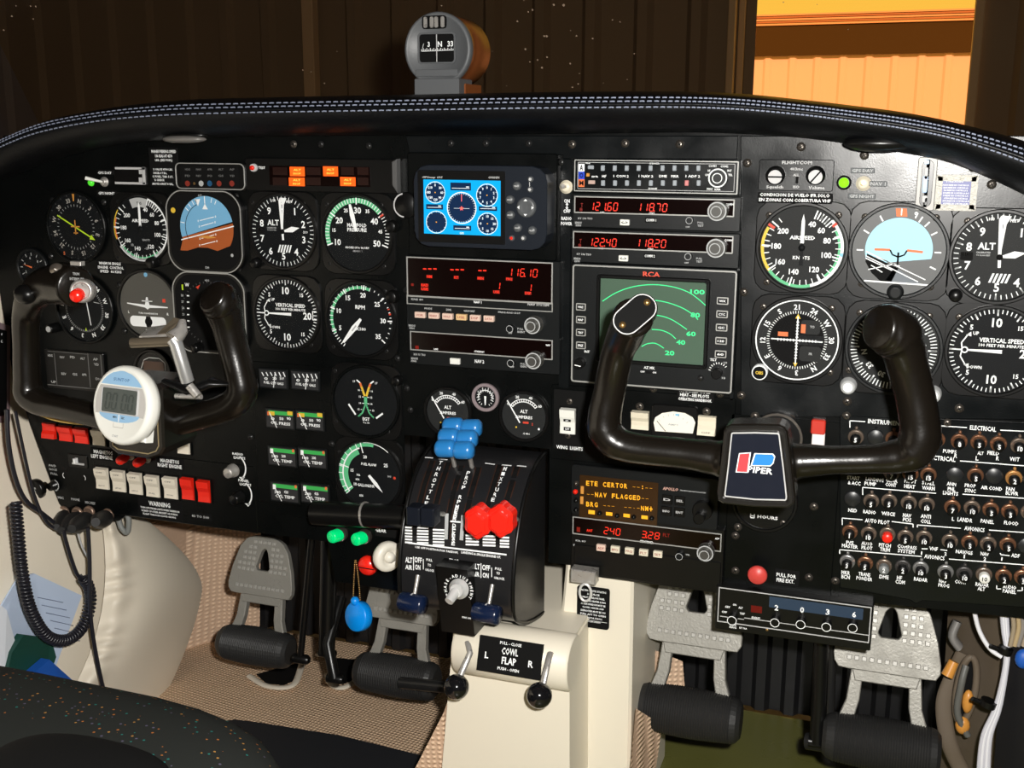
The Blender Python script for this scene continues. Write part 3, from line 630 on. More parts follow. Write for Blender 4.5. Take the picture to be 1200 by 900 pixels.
# ================================================================== radios
class Radio(T):
    """front face box given by its photo corners; face stands FY mm off the panel"""
    def __init__(s, name, label, cat, x0, y0, x1, y1, FY=-7, m=None, frame=True, r=1.2):
        T.__init__(s, name, label, cat, ((x0+x1)/2, (y0+y1)/2)); s.Y0 = FY; s.box_ = (x0, y0, x1, y1)
        a, b_, c, d = s.r(x0, y0, x1, y1, FY); s.b = (a, b_, c, d)
        q = MB(); q.prism(rr(a, b_, c, d, r, 3), FY, 0, m or K2, .6); s.part('case', q)
    def frame(s, mb, x0, y0, x1, y1, w=1.1, m=None, r=.8, y=-.5):
        a, b_, c, d = s.r(x0, y0, x1, y1, s.Y0); o = rr(a, b_, c, d, r, 3); mb.ring(o, offs(o, w), s.Y0+y, s.Y0, m or EDGE)
    def rect(s, mb, x0, y0, x1, y1, m, y=-.2):
        a, b_, c, d = s.r(x0, y0, x1, y1, s.Y0); mb.poly(sq(a, b_, c, d), s.Y0+y, m)
    def button(s, x, y, w, h, m, d=3, txt=None, tm=None, name='button', rim=None):
        a, b_, c, e = s.r(x-w/2, y-h/2, x+w/2, y+h/2, s.Y0); q = MB()
        if rim: o = rr(a-1, b_+1, c-1, e+1, .8, 2); q.ring(o, offs(o, 1), s.Y0-1, s.Y0, rim)
        q.prism(rr(a, b_, c, e, .6, 2), s.Y0-d, s.Y0, m, .5)
        if txt: q.text(txt, (a+b_)/2, (c+e)/2, min((e-c)*.45, 2.4), s.Y0-d-.1, tm or KD, w=(b_-a)*.7)
        s.part(name, q)
    def kn(s, x, y, r, d=12, r2=None, m=K2, rim=WG, name='knob', d2=None):
        cx, cz = s.l(x, y, s.Y0); q = MB(); n = 24
        q.lathe((cx, s.Y0, cz), [(r*1.05, 0), (r*1.05, d*.15), (r, d*.2), (r, d-.6), (r*.93, d), (.01, d)], m, n, smooth=False)
        if rim: q.ring(circ(cx, cz, r, n), circ(cx, cz, r*.86, n), s.Y0-d-.15, s.Y0-d+.1, rim)
        k_ = s.part(name, q)
        if r2:
            q = MB(); D = d2 or d*1.6; q.lathe((cx, s.Y0-d, cz), [(r2, 0), (r2, D-d-.4), (r2*.9, D-d), (.01, D-d)], m, 20, smooth=False)
            if rim: q.ring(circ(cx, cz, r2, 20), circ(cx, cz, r2*.84, 20), s.Y0-D-.15, s.Y0-D+.1, rim)
            s.part('inner_knob', q, parent=k_)
    def digits(s, mb, t, x0, x1, y, h, m, lw=.9, sk=.12):
        a, b_, c, d = s.r(x0, y-h/2, x1, y+h/2, s.Y0); mb.seg(t, a, (c+d)/2, b_-a, d-c, s.Y0-.45, m, lw, sk)

# audio selector panel
t = Radio('audio_selector_panel', 'slim grey audio selector with two rows of tiny buttons, top unit of the centre-right stack', 'radio', 671, 187, 867, 227, -7, KG)
q = MB(); t.frame(q, 673, 188, 865, 226, .9); t.frame(q, 677, 191, 861, 223, .4, LT, y=-.3)
t.rect(q, 678, 192, 685, 201, W); t.rect(q, 678, 201, 685, 210, mat('marker_blue', (.01,.05,.55), .4)); t.rect(q, 678, 210, 685, 219, OR)
t.pt(q, 'A', 681.5, 196.5, 4, 7, KD, -.4); t.pt(q, 'O', 681.5, 205.5, 4, 6, NAVYK, -.4); t.pt(q, 'M', 681.5, 214.5, 5, 6, KD, -.4)
t.pt(q, 'SPEAKER', 767, 191.5, 12, 2, W); t.pt(q, 'PHONE', 765, 221, 10, 2, W); t.pt(q, 'MKR', 689, 191, 6, 2, W); t.pt(q, 'XMTR', 697, 207, 8, 2, W)
for tx, x, w_ in (('HF', 708, 5), ('1 COM 2', 728, 18), ('1 NAV 2', 757, 17), ('DME', 777, 9), ('MKR', 791, 9), ('1 ADF 2', 812, 17)): t.pt(q, tx, x, 206.5, w_, 3, W)
for x, y_, tx, w_ in ((835, 194.5, 'COM1', 9), (849, 195, 'COM2', 9), (831, 200, 'HF', 3), (855, 200, 'INT', 5), (829, 205, 'OFF', 5), (856, 205, 'TEL', 5), (832, 221.5, 'MIC', 7), (841, 222, 'KMA', 7)): t.pt(q, tx, x, y_, w_, 2.6, W)
t.part('lettering', q)
for k in range(9):
    for j, y_ in enumerate((197, 214.5)):
        t.button(706.5+14*k+ (.3 if j else 0), y_, 4.6, 6.5, mat('grey_button', (.30,.33,.36), .4) if (j, k) != (1, 7) else mat('pink_button', (.6,.2,.2), .4), 1.2)
t.button(692.5, 196, 7, 4.5, MATS['grey_button'], 1.2); t.button(693.5, 213.5, 8, 4.5, mat('tan_button', (.5,.35,.3), .4), 1.2); t.button(689, 205, 4, 4, AMBL, 1)
t.kn(842, 208.5, 8.5, 5, 4.6, K2, W, 'selector_knob')

# two communication radios
def com(label, y0, y1, dx, f1, f2, num, yk):
    t = Radio('communication_radio', label, 'radio', 671+dx, y0, 868+dx, y1, -7)
    h = y1-y0; q = MB(); yd = y0+2.5; ye = y0+23
    a, b_, c, d = t.r(673+dx, yd, 861+dx, ye, t.Y0); o = rr(a, b_, c, d, .8, 3); q.prism(o, t.Y0-.3, t.Y0, DISP, 0); q.ring(o, offs(o, 1.2), t.Y0-1, t.Y0, EDGE, .2)
    t.part('display', q)
    q = MB(); t.digits(q, f1, 690+dx, 725+dx, yd+10.5, 9, REDD); t.digits(q, f2, 745+dx, 783+dx, yd+11.5, 9, REDD)
    t.pt(q, 'T', 682+dx, yd+9, 2.5, 5, REDD2, -.4); t.pt(q, '8', 681+dx, yd+14, 3.5, 4, REDD2, -.4)
    t.part('digits', q, 'glowing red figures')
    q = MB(); t.pt(q, 'USE', 706+dx, ye-3, 5, 2, W, -.5); t.pt(q, 'STBY', 764+dx, ye-2, 7, 2, W, -.5); t.pt(q, 'COMM', 855+dx, yd+8, 9, 2.6, W, -.5)
    t.pt(q, 'KY 196 TSO', 686+dx, ye+4, 17, 2.5, WG); t.pt(q, 'BENDIX', 678+dx, ye+9, 8, 2.5, WG); t.pt(q, 'KING', 678+dx, ye+12, 6, 2.5, WG)
    t.rect(q, 756+dx, ye+3, 770+dx, ye+9, KD); t.pt(q, 'COMM '+num, 763+dx, ye+6, 12, 3.4, W, -.4); t.pt(q, 'PULL', 821+dx, ye+9, 7, 2.4, WG); t.pt(q, 'TEST', 821+dx, ye+12.5, 7, 2.4, WG); t.pt(q, 'OFF', 806+dx, ye+14, 5, 2, WG)
    t.part('lettering', q)
    t.button(732.5+dx, ye+8.5, 11, 7, WHP, 2.5, '<->', KD); t.kn(809+dx, ye+6, 3.2, 6, None); t.kn(842+dx, yk, 8.6, 9, 5.2, KNB, WG)
com('upper of the two red-digit communication radios, reading 121.60 and 118.70', 229, 269, 0, '121.60', '118.70', '1', 247)
com('lower of the two red-digit communication radios, reading 122.40 and 118.20', 271, 311, -1.5, '122.40', '118.20', '2', 290)

# weather radar
t = Radio('weather_radar_display', 'large square weather radar with green range arcs on a grey-green screen', 'radar display', 669, 312, 862, 456, -9, K2, r=3)
q = MB(); a, b_, c, d = t.r(670, 313.5, 861, 454.5, -9); o = rr(a, b_, c, d, 3, 4); q.ring(o, offs(o, 1.6), -9.8, -9, EDGE, .3); t.part('frame', q, 'pale painted border')
a, b_, c, d = t.r(699, 324, 831, 428, -9); q = MB(); o = rr(a, b_, c, d, 3, 4); q.ring(o, offs(o, 3.6), -12, -9, KS, .9); t.part('screen_surround', q)
a, b_, c, d = t.r(703, 328, 827, 424, -9); q = MB(); o = rr(a, b_, c, d, 1.5, 4); q.poly(o, -9.6, RSC)
cx, cz = t.l(764, 425, -9)
def Lp(x, y): return t.l(x, y, -9.6)
for pts in ([(706,353),(722,343),(742,336),(765,333.5),(788,336),(806,342),(818,350),(827,358)], [(757,353),(768,352),(784,355),(800,361),(810,367)], [(767,369),(778,371),(790,376),(805,386)], [(764,386),(775,387),(785,391),(792,397)], [(752,406),(758,403),(766,402),(772,404),(778,408)]):
    q.pline([(v.x, v.y) for v in cr([Lp(*p) for p in pts], 4)], .8, -9.9, GRN)
q.line(*Lp(815, 371), *Lp(818, 374.5), .8, -9.9, GRN)
for tx, x, y_, w_ in (('100', 817.5, 342, 17), ('80', 815, 369, 11), ('60', 810, 391, 11), ('40', 798, 401, 10.5), ('20', 785, 413.5, 11)): t.pt(q, tx, x, y_, w_, 5.5, GRN, -.9)
t.part('screen', q, 'grey-green screen with bright green arcs and range figures')
q = MB(); t.pt(q, 'RCA', 763.5, 321.5, 20, 6, mat('logo_red', (.75,.07,.03), .5)); t.pt(q, 'AZ MK', 761, 431, 13, 3, W); t.pt(q, 'OFF', 753, 435.5, 5, 2, W); t.pt(q, 'ON', 767, 436.5, 4, 2, W); t.pt(q, 'TILT', 836, 421.5, 8, 3, W); t.pt(q, 'INT', 688, 412, 6, 2.8, W); t.pt(q, '10', 850, 425, 4, 2.5, WG); t.pt(q, '10', 848, 443, 4, 2.5, WG)
cx, cz = t.l(842, 436, -9); q.ticks(-80, 50, 8, 7.5, 9.5, .7, -9.3, W, cx, cz); t.rect(q, 757, 435, 763, 438, KD); t.part('lettering', q)
for i, tx in enumerate(('WX', 'CYC', 'GC', '120', '60')): t.button(847-1.2*i*.5, 352.5+15.6*i, 11, 6, KS, 2, tx, W, rim=EDGE)
for i, tx in enumerate(('WXC', 'MAP', 'TEST', 'FRZ')): t.button(681, 359.5+15*i, 9, 6, KS, 2, tx, W, rim=EDGE)
t.kn(680.5, 425, 5, 9, None, KS, None); t.kn(841, 436.5, 4.6, 9, None, KS, None)
q = MB(); x, z = t.l(680, 427, -9); q.line(x-3, z+1, x+3, z, 1, -18.3, W); t.part('pointer', q); q = MB(); x, z = t.l(821, 443, -9); q.lathe((x, -9, z), [(3, 0), (2.4, 1.5), (.01, 1.5)], SCREWD, 12); t.part('screw', q)

# portable GPS
t = T('gps_mount', 'flat black mounting tray behind the portable colour navigator', 'mount', (567, 240)); a, b_, c, d = t.r(481, 179, 655, 302); q = MB(); q.prism(rr(a, b_, c, d, 3, 4), -6, 0, K, 1); t.part('tray', q)
q = MB(); x, z = t.l(479, 240); q.lathe((x, 0, z), [(13, 0), (13, 9), (12, 10), (.01, 10)], KS, 26); q.arc(10.8, 12.2, 185, 350, -10.2, LT, 20, x, z); t.part('mount_knob', q)
t = Radio('portable_gps', 'portable navigator with bright blue six-dial screen and keys at its right', 'navigation unit', 485, 194, 641, 291, -30, GPSB, r=15)
o_ = t.b
q = MB(); a, b_, c, d = t.r(490, 200, 592, 285, -30); q.prism(rr(a, b_, c, d, 1.5, 3), -30.5, -30, KS, .3); a, b_, c, d = t.r(497, 211, 587, 275, -30); q.poly(sq(a, b_, c, d), -30.9, CYAN)
SXp = (b_-a)/90; SZp = (d-c)/64
def S_(x, y): return a+(x-497)*SXp, d-(y-211)*SZp
def sdial(x, y, r, labs, n=24, big=False):
    cx, cz = S_(x, y); q.poly(circ(cx, cz, r*SXp, 30, r*SZp), -31.0, NAVY)
    q.arc(r*SXp*.97, r*SXp*1.03, 0, 360, -31.1, LWH, 30, cx, cz); q.ticks(0, 360-360/n, n-1, r*SXp*.86, r*SXp*.97, .35, -31.1, LWH, cx, cz)
    for s_, an in labs: an = math.radians(an); q.text(s_, cx+r*SXp*.68*math.sin(an), cz+r*SXp*.68*math.cos(an), 2.4, -31.1, LWH)
    q.line(cx-.5, cz, cx+.5, cz, 1, -31.2, AMB)
sdial(511, 226, 11.5, (('0', 0), ('30', 50), ('60', 90), ('90', 135), ('120', 178), ('150', 225), ('180', 270), ('210', 312)), 12)
sdial(571.5, 228, 12, [(str(i), 36*i) for i in range(10)], 10)
sdial(512, 261, 12, (), 12); sdial(572, 261, 11.5, (('0', 270), ('5', 315), ('10', 0), ('15', 45), ('20', 90), ('15', 135), ('10', 180), ('5', 225)), 12)
sdial(542, 243.5, 16.8, (), 36)
x, z = S_(542, 231); q.line(x, z+3, x, z-4, .8, -31.2, LRED); x, z = S_(542, 244); q.pline([(x+2.2*math.sin(k*1.2566*2), z+2.2*math.cos(k*1.2566*2)) for k in range(5)], .5, -31.2, LRED, True); q.line(x-8, z, x+8, z, .3, -31.15, LWH)
for x0, y0, x1, y1 in ((529, 214, 553, 223), (500, 240, 520, 246), (562, 241, 583, 246), (532, 264, 553, 270)):
    A_, B_ = S_(x0, y1), S_(x1, y0); q.poly(sq(A_[0], B_[0], A_[1], B_[1]), -31.0, NAVY); q.line(A_[0]+1.5, A_[1]+2, B_[0]-1.5, A_[1]+2, .5, -31.1, LWH); q.line(B_[0]-5, A_[1]+3.4, B_[0]-2, A_[1]+3.4, .9, -31.1, LWH)
x, z = S_(542, 273.2); q.text('GPS', x, z, 2, -31.1, LWH)
t.part('screen', q, 'glowing blue screen with six round gauges')
q = MB(); t.pt(q, 'GPSmap 695', 507, 208, 24, 3.2, WG, -.8, sk=.25); t.pt(q, 'GARMIN', 579, 208, 13, 2.6, WG, -.8); t.part('lettering', q)
for x, y_ in ((606, 218), (598, 234), (598.5, 252), (607, 267), (624, 270)):
    cx, cz = t.l(x, y_, -30); q = MB(); q.lathe((cx, -30, cz), [(4.2, 0), (4, 2), (3, 3), (.01, 3.3)], mat('key_grey', (.075,.08,.085), .4), 18); q.text('MENU', cx, cz, 1.4, -33.5, LT, w=4.2); t.part('key', q)
for x, y_, m_ in ((600, 279, REDP), (613.5, 279, LT), (622, 210, LT), (621.5, 222, LT)):
    cx, cz = t.l(x, y_, -30); q = MB(); q.lathe((cx, -30, cz), [(2.9, 0), (2.7, 1.6), (.01, 2)], MATS['key_grey'], 14); q.poly(circ(cx, cz, 1.5, 10), -32.2, m_); t.part('key', q)
cx, cz = t.l(617, 243, -30); q = MB(); q.lathe((cx, -30, cz), [(9.6, 0), (9.4, 2), (7.5, 3.2), (5, 2.4), (.01, 2.8)], MATS['key_grey'], 26)
for an in (0, 90, 180, 270): q.poly([(cx+p[0], cz+p[1]) for p in rotp([(-1.8, 6), (1.8, 6), (0, 8)], an)], -33.4, W)
t.part('rocker_pad', q); cx, cz = t.l(619.5, 216, -30); q = MB(); q.line(cx+1, cz+3, cx+1, cz-3, .6, -30.3, LT); t.part('mark', q)

# navigation system 1
t = Radio('navigation_radio', 'tall red-display navigation unit reading 116.10 with six cream push buttons', 'radio', 476, 303, 656, 393, -8, K2)
a, b_, c, d = t.r(477, 304, 648, 352, -8); q = MB(); q.prism(sq(a, b_, c, d), -8.4, -8, DISP); q.ring(sq(a, b_, c, d), offs(sq(a, b_, c, d), 1.3), -9.2, -8, EDGE, .2)
q2 = t.r(477, 350, 648, 361, -8); q.ring(sq(*q2), offs(sq(*q2), 1), -9, -8, EDGE, .2); t.part('display', q)
q = MB()
for x0, x1, y_ in ((495, 513, 315), (527, 545, 316), (560, 571, 317)):
    n_ = 3 if x0 < 555 else 2
    for k in range(n_): xx = x0+(x1-x0)*(k+.5)/n_; t.rect(q, xx-2, y_-.8, xx+2, y_+.8, REDD, -.7)
for tx, x, y_, w_ in (('NM', 503.5, 324, 7), ('KT', 535, 325, 6), ('MIN', 563.5, 326, 8), ('FRQ', 597, 327, 8), ('RAD', 498, 334, 9), ('USE', 498, 338.5, 9), ('USE', 582, 342, 8), ('DSP', 619, 343.5, 8)):
    t.rect(q, x-w_/2, y_-1.9, x+w_/2, y_+1.9, REDD2, -.6); t.pt(q, tx, x, y_, w_-1, 3.2, REDD, -.8)
t.digits(q, '116.10', 594, 631, 319.5, 9, REDD); t.digits(q, '1', 581, 587, 335, 8, REDD); t.digits(q, '1', 617, 624, 337, 8, REDD); t.rect(q, 482, 332, 485, 335, REDD2, -.6); t.part('digits', q, 'glowing red figures')
q = MB(); t.pt(q, 'KNS 80', 489, 350.8, 14, 2.6, WG, -.4); t.rect(q, 554, 352, 566, 356, KD, -.4); t.pt(q, 'NAV 1', 560, 354, 9, 3, W, -.6); t.pt(q, 'NAV SYSTEM', 631, 357, 25, 3, LT, -.5)
for tx, x, y_, w_ in (('MODE', 502, 361.5, 9), ('DME', 526, 363, 6), ('WAYPOINT', 550, 364.5, 13), ('FREQ-RAD-DST', 597, 366.5, 26), ('BENDIX', 483, 381.5, 8), ('KING', 483, 384.5, 6), ('PULL', 610, 385.5, 7), ('IDENT', 611, 389, 9), ('OFF', 598, 390, 5)): t.pt(q, tx, x, y_, w_, 2.4, WG)
t.part('lettering', q)
for i, tx in enumerate(('VOR', 'RNAV', 'HOLD', 'USE', 'DSP', 'DATA')): t.button(493.5+16.1*i, 368.5+.9*i, 12, 7, mat('lit_cream_button', (.75,.55,.45), .4) if i != 3 else mat('lit_amber_button', (.75,.50,.25), .4), 4, tx, mat('button_print', (.35,.1,.08), .5))
t.kn(599.5, 384.5, 3.6, 6, None); t.kn(627, 380, 8.2, 9, 5, KNB, WG)
# NAV 2
t = Radio('navigation_radio', 'slim dark second navigation radio below the tall red-display one', 'radio', 480, 392, 656, 433, -8, K2)
a, b_, c, d = t.r(481, 393, 648, 416, -8); q = MB(); q.prism(sq(a, b_, c, d), -8.4, -8, DISP); q.ring(sq(a, b_, c, d), offs(sq(a, b_, c, d), 1.2), -9.2, -8, EDGE, .2); t.part('display', q)
q = MB(); t.pt(q, 'USE', 511, 409, 5, 2.2, W, -.6); t.pt(q, 'STANDBY', 562, 412, 12, 2.4, W, -.6); t.pt(q, 'NAV', 642.5, 404.5, 5, 2.4, W, -.6); t.pt(q, 'KN 53 TSO', 492, 415.5, 14, 2.4, WG, -.3); t.pt(q, 'BENDIX', 486, 420, 8, 2.4, WG); t.pt(q, 'KING', 485, 423, 6, 2.4, WG); t.pt(q, 'NAV 2', 562, 423.5, 11, 4, W); t.pt(q, 'PULL', 613, 426.5, 6, 2.4, WG); t.pt(q, 'IDENT', 614, 429.5, 8, 2.4, WG); t.pt(q, 'OFF', 600, 430, 5, 2, WG); t.part('lettering', q)
q = MB(); t.rect(q, 487, 405, 491, 409, REDD2, -.6); t.part('digits', q)
t.button(534, 423, 11.5, 7, WHP, 3); t.kn(600.5, 424.5, 3.6, 6, None); t.kn(628, 421, 8.2, 9, 5, KNB, WG)

# amber text GPS
t = Radio('panel_gps', 'amber-text navigation computer above the red-digit direction finder receiver', 'navigation unit', 669, 553, 842, 612, -7, K2, r=3)
a, b_, c, d = t.r(679, 561, 771, 611, -7); q = MB(); q.prism(rr(a, b_, c, d, 1, 2), -7.5, -7, AMBB, .2); t.part('display', q)
q = MB()
for tx, x, y_, w_ in (('ETE CERTOR --:--', 726, 569, 79, ), ('--NAV FLAGGED--', 724, 581.5, 74), ('BRG ---  --.-NM+', 726, 593.5, 79)):
    n_ = len(tx); p = w_/n_
    for k, ch in enumerate(tx):
        if ch != ' ': t.pt(q, ch, x-w_/2+p*(k+.5), y_+ (k-n_/2)*.38, p*.74 if ch not in '-.:' else (p*.62 if ch == '-' else p*.3), 5.6 if (ch not in '-.:') else (1.5 if ch == '-' else (4 if ch == ':' else 1.4)), AMB, -.8)
for x, y_, w_, h_ in ((682.5, 574, 3.6, 9), (682, 586, 3.6, 9), (693.5, 600, 7.5, 4.5), (714, 602, 7.5, 4), (734.5, 604, 7.5, 4), (755.5, 606, 7.5, 4)): t.rect(q, x-w_/2, y_-h_/2, x+w_/2, y_+h_/2, AMBL if y_ < 590 else AMB, -.6)
t.part('digits', q, 'glowing amber text')
for x, y_, m_ in ((675.5, 566, SCREW), (674.5, 576, REDP), (675.5, 586, KS), (675.5, 597, KS), (703, 601, KS), (723.5, 604, KS), (743, 605.5, KS), (764, 607, KS)):
    cx, cz = t.l(x, y_, -7); q = MB(); q.lathe((cx, -7, cz), [(2.5, 0), (2.2, 2.5), (.01, 3.2)], m_, 14); t.part('button', q)
q = MB(); t.pt(q, 'APOLLO', 786, 573, 18, 3.6, mat('print_pink', (.6,.35,.28), .5), sk=.2); t.pt(q, 'PRECISION NAVIGATION SYSTEM', 812, 576, 30, 1.5, WG); t.part('lettering', q)
for i, (x, y_, tx) in enumerate(((782, 585, 'D'), (797, 586.5, 'SEL'), (781, 598.5, 'INFO'), (796.5, 600, 'ENT'))): t.button(x, y_, 12, 11, KS, 1.5, tx, LT)
t.kn(824, 597, 9.5, 6, None, KS, None, 'outer_knob'); t.kn(822, 603, 5.2, 14, None, KS, None)
# direction finder
t = Radio('direction_finder_radio', 'slim red-digit direction finder receiver showing 240 and 3:28 with five cream buttons', 'radio', 669, 611, 848, 684, -7, KS)
a, b_, c, d = t.r(671, 612, 847, 642, -7)
a, b_, c, d = t.r(671, 615, 846, 636, -7); q = MB(); q.prism(sq(a, b_, c, d), -7.4, -7, DISP); q.ring(sq(a, b_, c, d), offs(sq(a, b_, c, d), 1.1), -8.2, -7, EDGE, .2); t.part('display', q)
q = MB(); t.digits(q, '240', 707, 728, 622.5, 7.5, REDD); t.digits(q, '3:28', 751, 774, 627, 7.5, REDD); t.pt(q, 'ANT', 691, 621.5, 7, 3, REDD, -.6); t.pt(q, 'FLT', 781, 627, 8, 4, REDD2, -.6); t.rect(q, 676, 617.5, 680, 623, REDD2, -.6); t.part('digits', q, 'glowing red figures')
q = MB(); t.pt(q, 'USE', 714, 630.5, 5, 2.2, W, -.6); t.pt(q, 'STBY/TIMER', 758, 635, 16, 3, W, -.6); t.pt(q, 'ADF', 840.5, 631, 5, 2.4, W, -.6); t.pt(q, 'KR 87', 681, 633.5, 12, 2.2, WG, -1.3); t.pt(q, 'BENDIX', 676, 639, 8, 2.4, WG); t.pt(q, 'VOL', 806, 650, 5, 2, WG); t.part('lettering', q)
for i, tx in enumerate(('ADF', 'BFO', 'FRQ', 'FLT', 'SET')): t.button(705+16.6*i, 641+1.9*i, 10.5, 7.5, MATS['lit_cream_button'] if i < 1 else CREAM, 3.5, tx, MATS['button_print'])
t.kn(797, 650, 3.6, 6, None); t.kn(828, 645, 8, 9, 5, KNB, WG)
q = MB(); a, b_, c, d = t.r(673, 648, 845, 682, -7); q.prism(rr(a, b_, c, d, 1.5, 3), -8.2, -7, KS, .6); t.part('blank_cover', q)

# transponder hanging under the panel
t = Radio('transponder', 'slim transponder box showing 2 0 3 6, hung under the panel above the right pedals', 'radio', 838, 698, 1023, 750, -12, KS)
a, b_, c, d = t.b; q = MB(); q.box(a+1, b_-1, 0, 120, c+1, d-1, KS); t.part('box_body', q)
a, b_, c, d = t.r(841, 699.5, 1021, 741, -12); q = MB(); o = sq(a, b_, c, d); q.ring(o, offs(o, .9), -12.6, -12, LT); t.part('frame', q)
q = MB(); t.rect(q, 901, 706, 1012, 719, mat('transponder_blue', (.02,.04,.075), .4), -.2); t.pline = None
for p0, p1 in (((844, 723), (872, 725)), ((872, 725), (1019, 738))):
    A_, B_ = t.l(*p0, -12), t.l(*p1, -12); q.line(A_[0], A_[1]+1, B_[0], A_[1]+1, .8, -12.3, LT)
for tx, x, y_ in (('2', 910, 712), ('0', 940, 714.5), ('3', 970, 717), ('6', 1001, 720)): t.pt(q, tx, x, y_, 4.5, 6.5, W, -.5)
for tx, x, y_, w_ in (('OFF', 849, 717, 6), ('SBY', 853, 711, 6), ('ON', 861, 708.5, 4), ('ALT', 868, 712, 5), ('TST', 870, 719, 6), ('IDENT', 886, 724, 10), ('BENDIX', 859, 732, 8), ('KING', 859, 735, 8), ('KT 76A', 871, 736, 9)): t.pt(q, tx, x, y_, w_, 2.4, W, -.5)
t.part('lettering', q); q = MB(); t.rect(q, 880, 710, 893, 718, mat('dark_red_lens', (.12,.004,.004), .25)); t.part('reply_lamp', q, 'dark red lens')
for x, y_ in ((909, 727), (939, 729), (969, 732), (999.5, 733)): t.kn(x, y_-1, 4.4, 8, None, KS, W)
t.kn(859, 723.5, 4.6, 8, None, KS, W); q = MB(); cx, cz = t.l(899, 738, -12); q.lathe((cx, -12, cz), [(1.6, 0), (1.2, 1), (.01, 1)], BRASS, 10); t.part('screw', q)

# ================================================================== annunciators, small panels
t = Radio('warning_light_panel', 'dark glass annunciator with four lit orange squares at top of the panel', 'warning lights', 288, 186, 469, 225, -4, KS, r=2)
a, b_, c, d = t.r(316, 195, 434, 218, -4); q = MB(); q.prism(sq(a, b_, c, d), -4.5, -4, DISP, .2); t.part('display', q)
for x0, y0, x1, y1 in ((340, 195.5, 357.5, 206.5), (339, 208, 357.5, 218), (379, 195, 396.5, 206.5), (399, 207.5, 417, 218)):
    q = MB(); t.rect(q, x0, y0, x1, y1, LORG, -.7); t.pt(q, 'ALT', (x0+x1)/2, (y0+y1)/2-2, 9, 2.4, LORG2, -.9); t.pt(q, 'INOP', (x0+x1)/2, (y0+y1)/2+2.4, 9, 2.4, LORG2, -.9); t.part('lit_segment', q, 'glowing orange segment')
q = MB()
for x0, x1 in ((320, 337), (359, 376), (400, 415), (419, 432)): 
    for y0 in (196, 208): t.rect(q, x0, y0, x1, y0+9, mat('unlit_segment', (.014,.003,.002), .3), -.6)
t.pt(q, 'TEST', 307, 196.5, 8, 3, W); t.part('lettering', q)
q = MB(); cx, cz = t.l(298, 196.5, -4); q.lathe((cx, -4, cz), [(4.2, 0), (4, 3), (3, 3.4), (2.8, 3), (2.2, 4.6), (.01, 5)], LT, 18); q.lathe((cx, -7, cz), [(2.6, 0), (2.3, 2.8), (.01, 3)], REDP, 14); t.part('test_button', q, 'red test button in silver ring')
a, b_, c, d = t.r(463, 186, 469, 226, -4); q = MB(); q.prism([(a, c+8), (b_, c), (b_, d), (a, d-3)], -12, -3, mat('satin_edge', (.12,.12,.12), .3, .3), .8); t.part('end_cheek', q)
t = Radio('autopilot_annunciator', 'small annunciator of faint captions and coloured dots, white rounded outline, upper left', 'indicator panel', 206, 190, 288, 223, -3, KS, r=5)
a, b_, c, d = t.r(206, 191, 287, 222, -3); q = MB(); o = rr(a, b_, c, d, 6, 5); q.ring(o, offs(o, 1.1), -3.8, -3, EDGE, .2); t.part('frame', q)
a, b_, c, d = t.r(212, 195, 281, 219, -3); q = MB(); q.poly(sq(a, b_, c, d), -3.2, KD)
for i, tx in enumerate(('HDG', 'NAV', 'APPR', 'ALT', 'AP')): t.pt(q, tx, 220+13*i, 198.5, 6, 2.4, WD); t.pt(q, ('FD', 'REV', 'SPCD', 'GS', 'YD')[i], 220+13*i, 206, 6, 2.4, WD)
LR = mat('lens_dull_red', (.22,.025,.015), .4)
for x, m_ in ((220, LR), (228, BRASS), (236, WG), (246, mat('lens_blue', (.015,.08,.18), .3)), (257, LR), (272, LR)): cx, cz = t.l(x, 215, -3); q.poly(circ(cx, cz, 3.1 if x != 228 else 1.5, 12), -3.5, m_)
t.part('display', q)
# gps switch group, left
def tog(name, label, px, m=ST, r=4.2, L=11, dirn=(0, -.4), bat=WHP, group=None, cat='switch', ring=None):
    t = T(name, label, cat, px, group=group); q = MB(); q.lathe((0, -.6, 0), [(r*1.3, 0), (r*1.3, 1), (r, 1.2), (r, 3.5), (r*.6, 4.2), (.01, 4.4)], ring or m, 18); t.part('nut', q)
    q = MB(); q.tube([(0, -4, 0), (dirn[0]*L*.5, -4-L*.4, dirn[1]*L*.5), (dirn[0]*L, -4-L*.8, dirn[1]*L)], [1.3, 1.7, 2.1], bat, 12); t.part('lever', q); return t
tog('toggle_switch', 'toggle between GPS DAY and GPS NIGHT captions at the upper left, lever pointing left', (123, 213), dirn=(-1.4, .4))
t = T('indicator_lamp', 'bright green lamp left of the upper-left GPS toggle', 'lamp', (107, 214)); q = MB(); q.lathe((0, 0, 0), [(4, 0), (3.6, 1.5), (2.5, 3), (.01, 3.6)], mat('green_lamp', (.05,.4,.02), .3, emit=(.08,.8,.03), es=.6), 16); t.part('lens', q)
t = T('indicator_lamp', 'bright green lamp right of the intercom volume knob', 'lamp', (989, 214), Y=-1.6); q = MB(); q.lathe((0, 0, 0), [(6.4, 0), (6, 1.6), (4.6, 1.8)], KS, 20); q.lathe((0, -1, 0), [(4.6, 0), (4, 2), (2.6, 3.2), (.01, 3.8)], LGRN, 18); t.part('lens', q)
tog('toggle_switch', 'toggle beside the right-hand green lamp, pale washer and brass lever', (1012, 215), bat=BRASS, dirn=(0, .1), ring=CREAM, r=5)
t = Radio('blank_annunciator', 'empty black slot with open silver bracket outline, upper left beside the GPS toggle', 'indicator panel', 134, 195, 171, 217, -2, KS)
q = MB(); 
for x0, y0, x1, y1 in ((135, 196, 170, 198.6), (167, 196, 170.5, 216), (135, 213.4, 170.5, 216)): t.rect(q, x0, y0, x1, y1, LT, -.4)
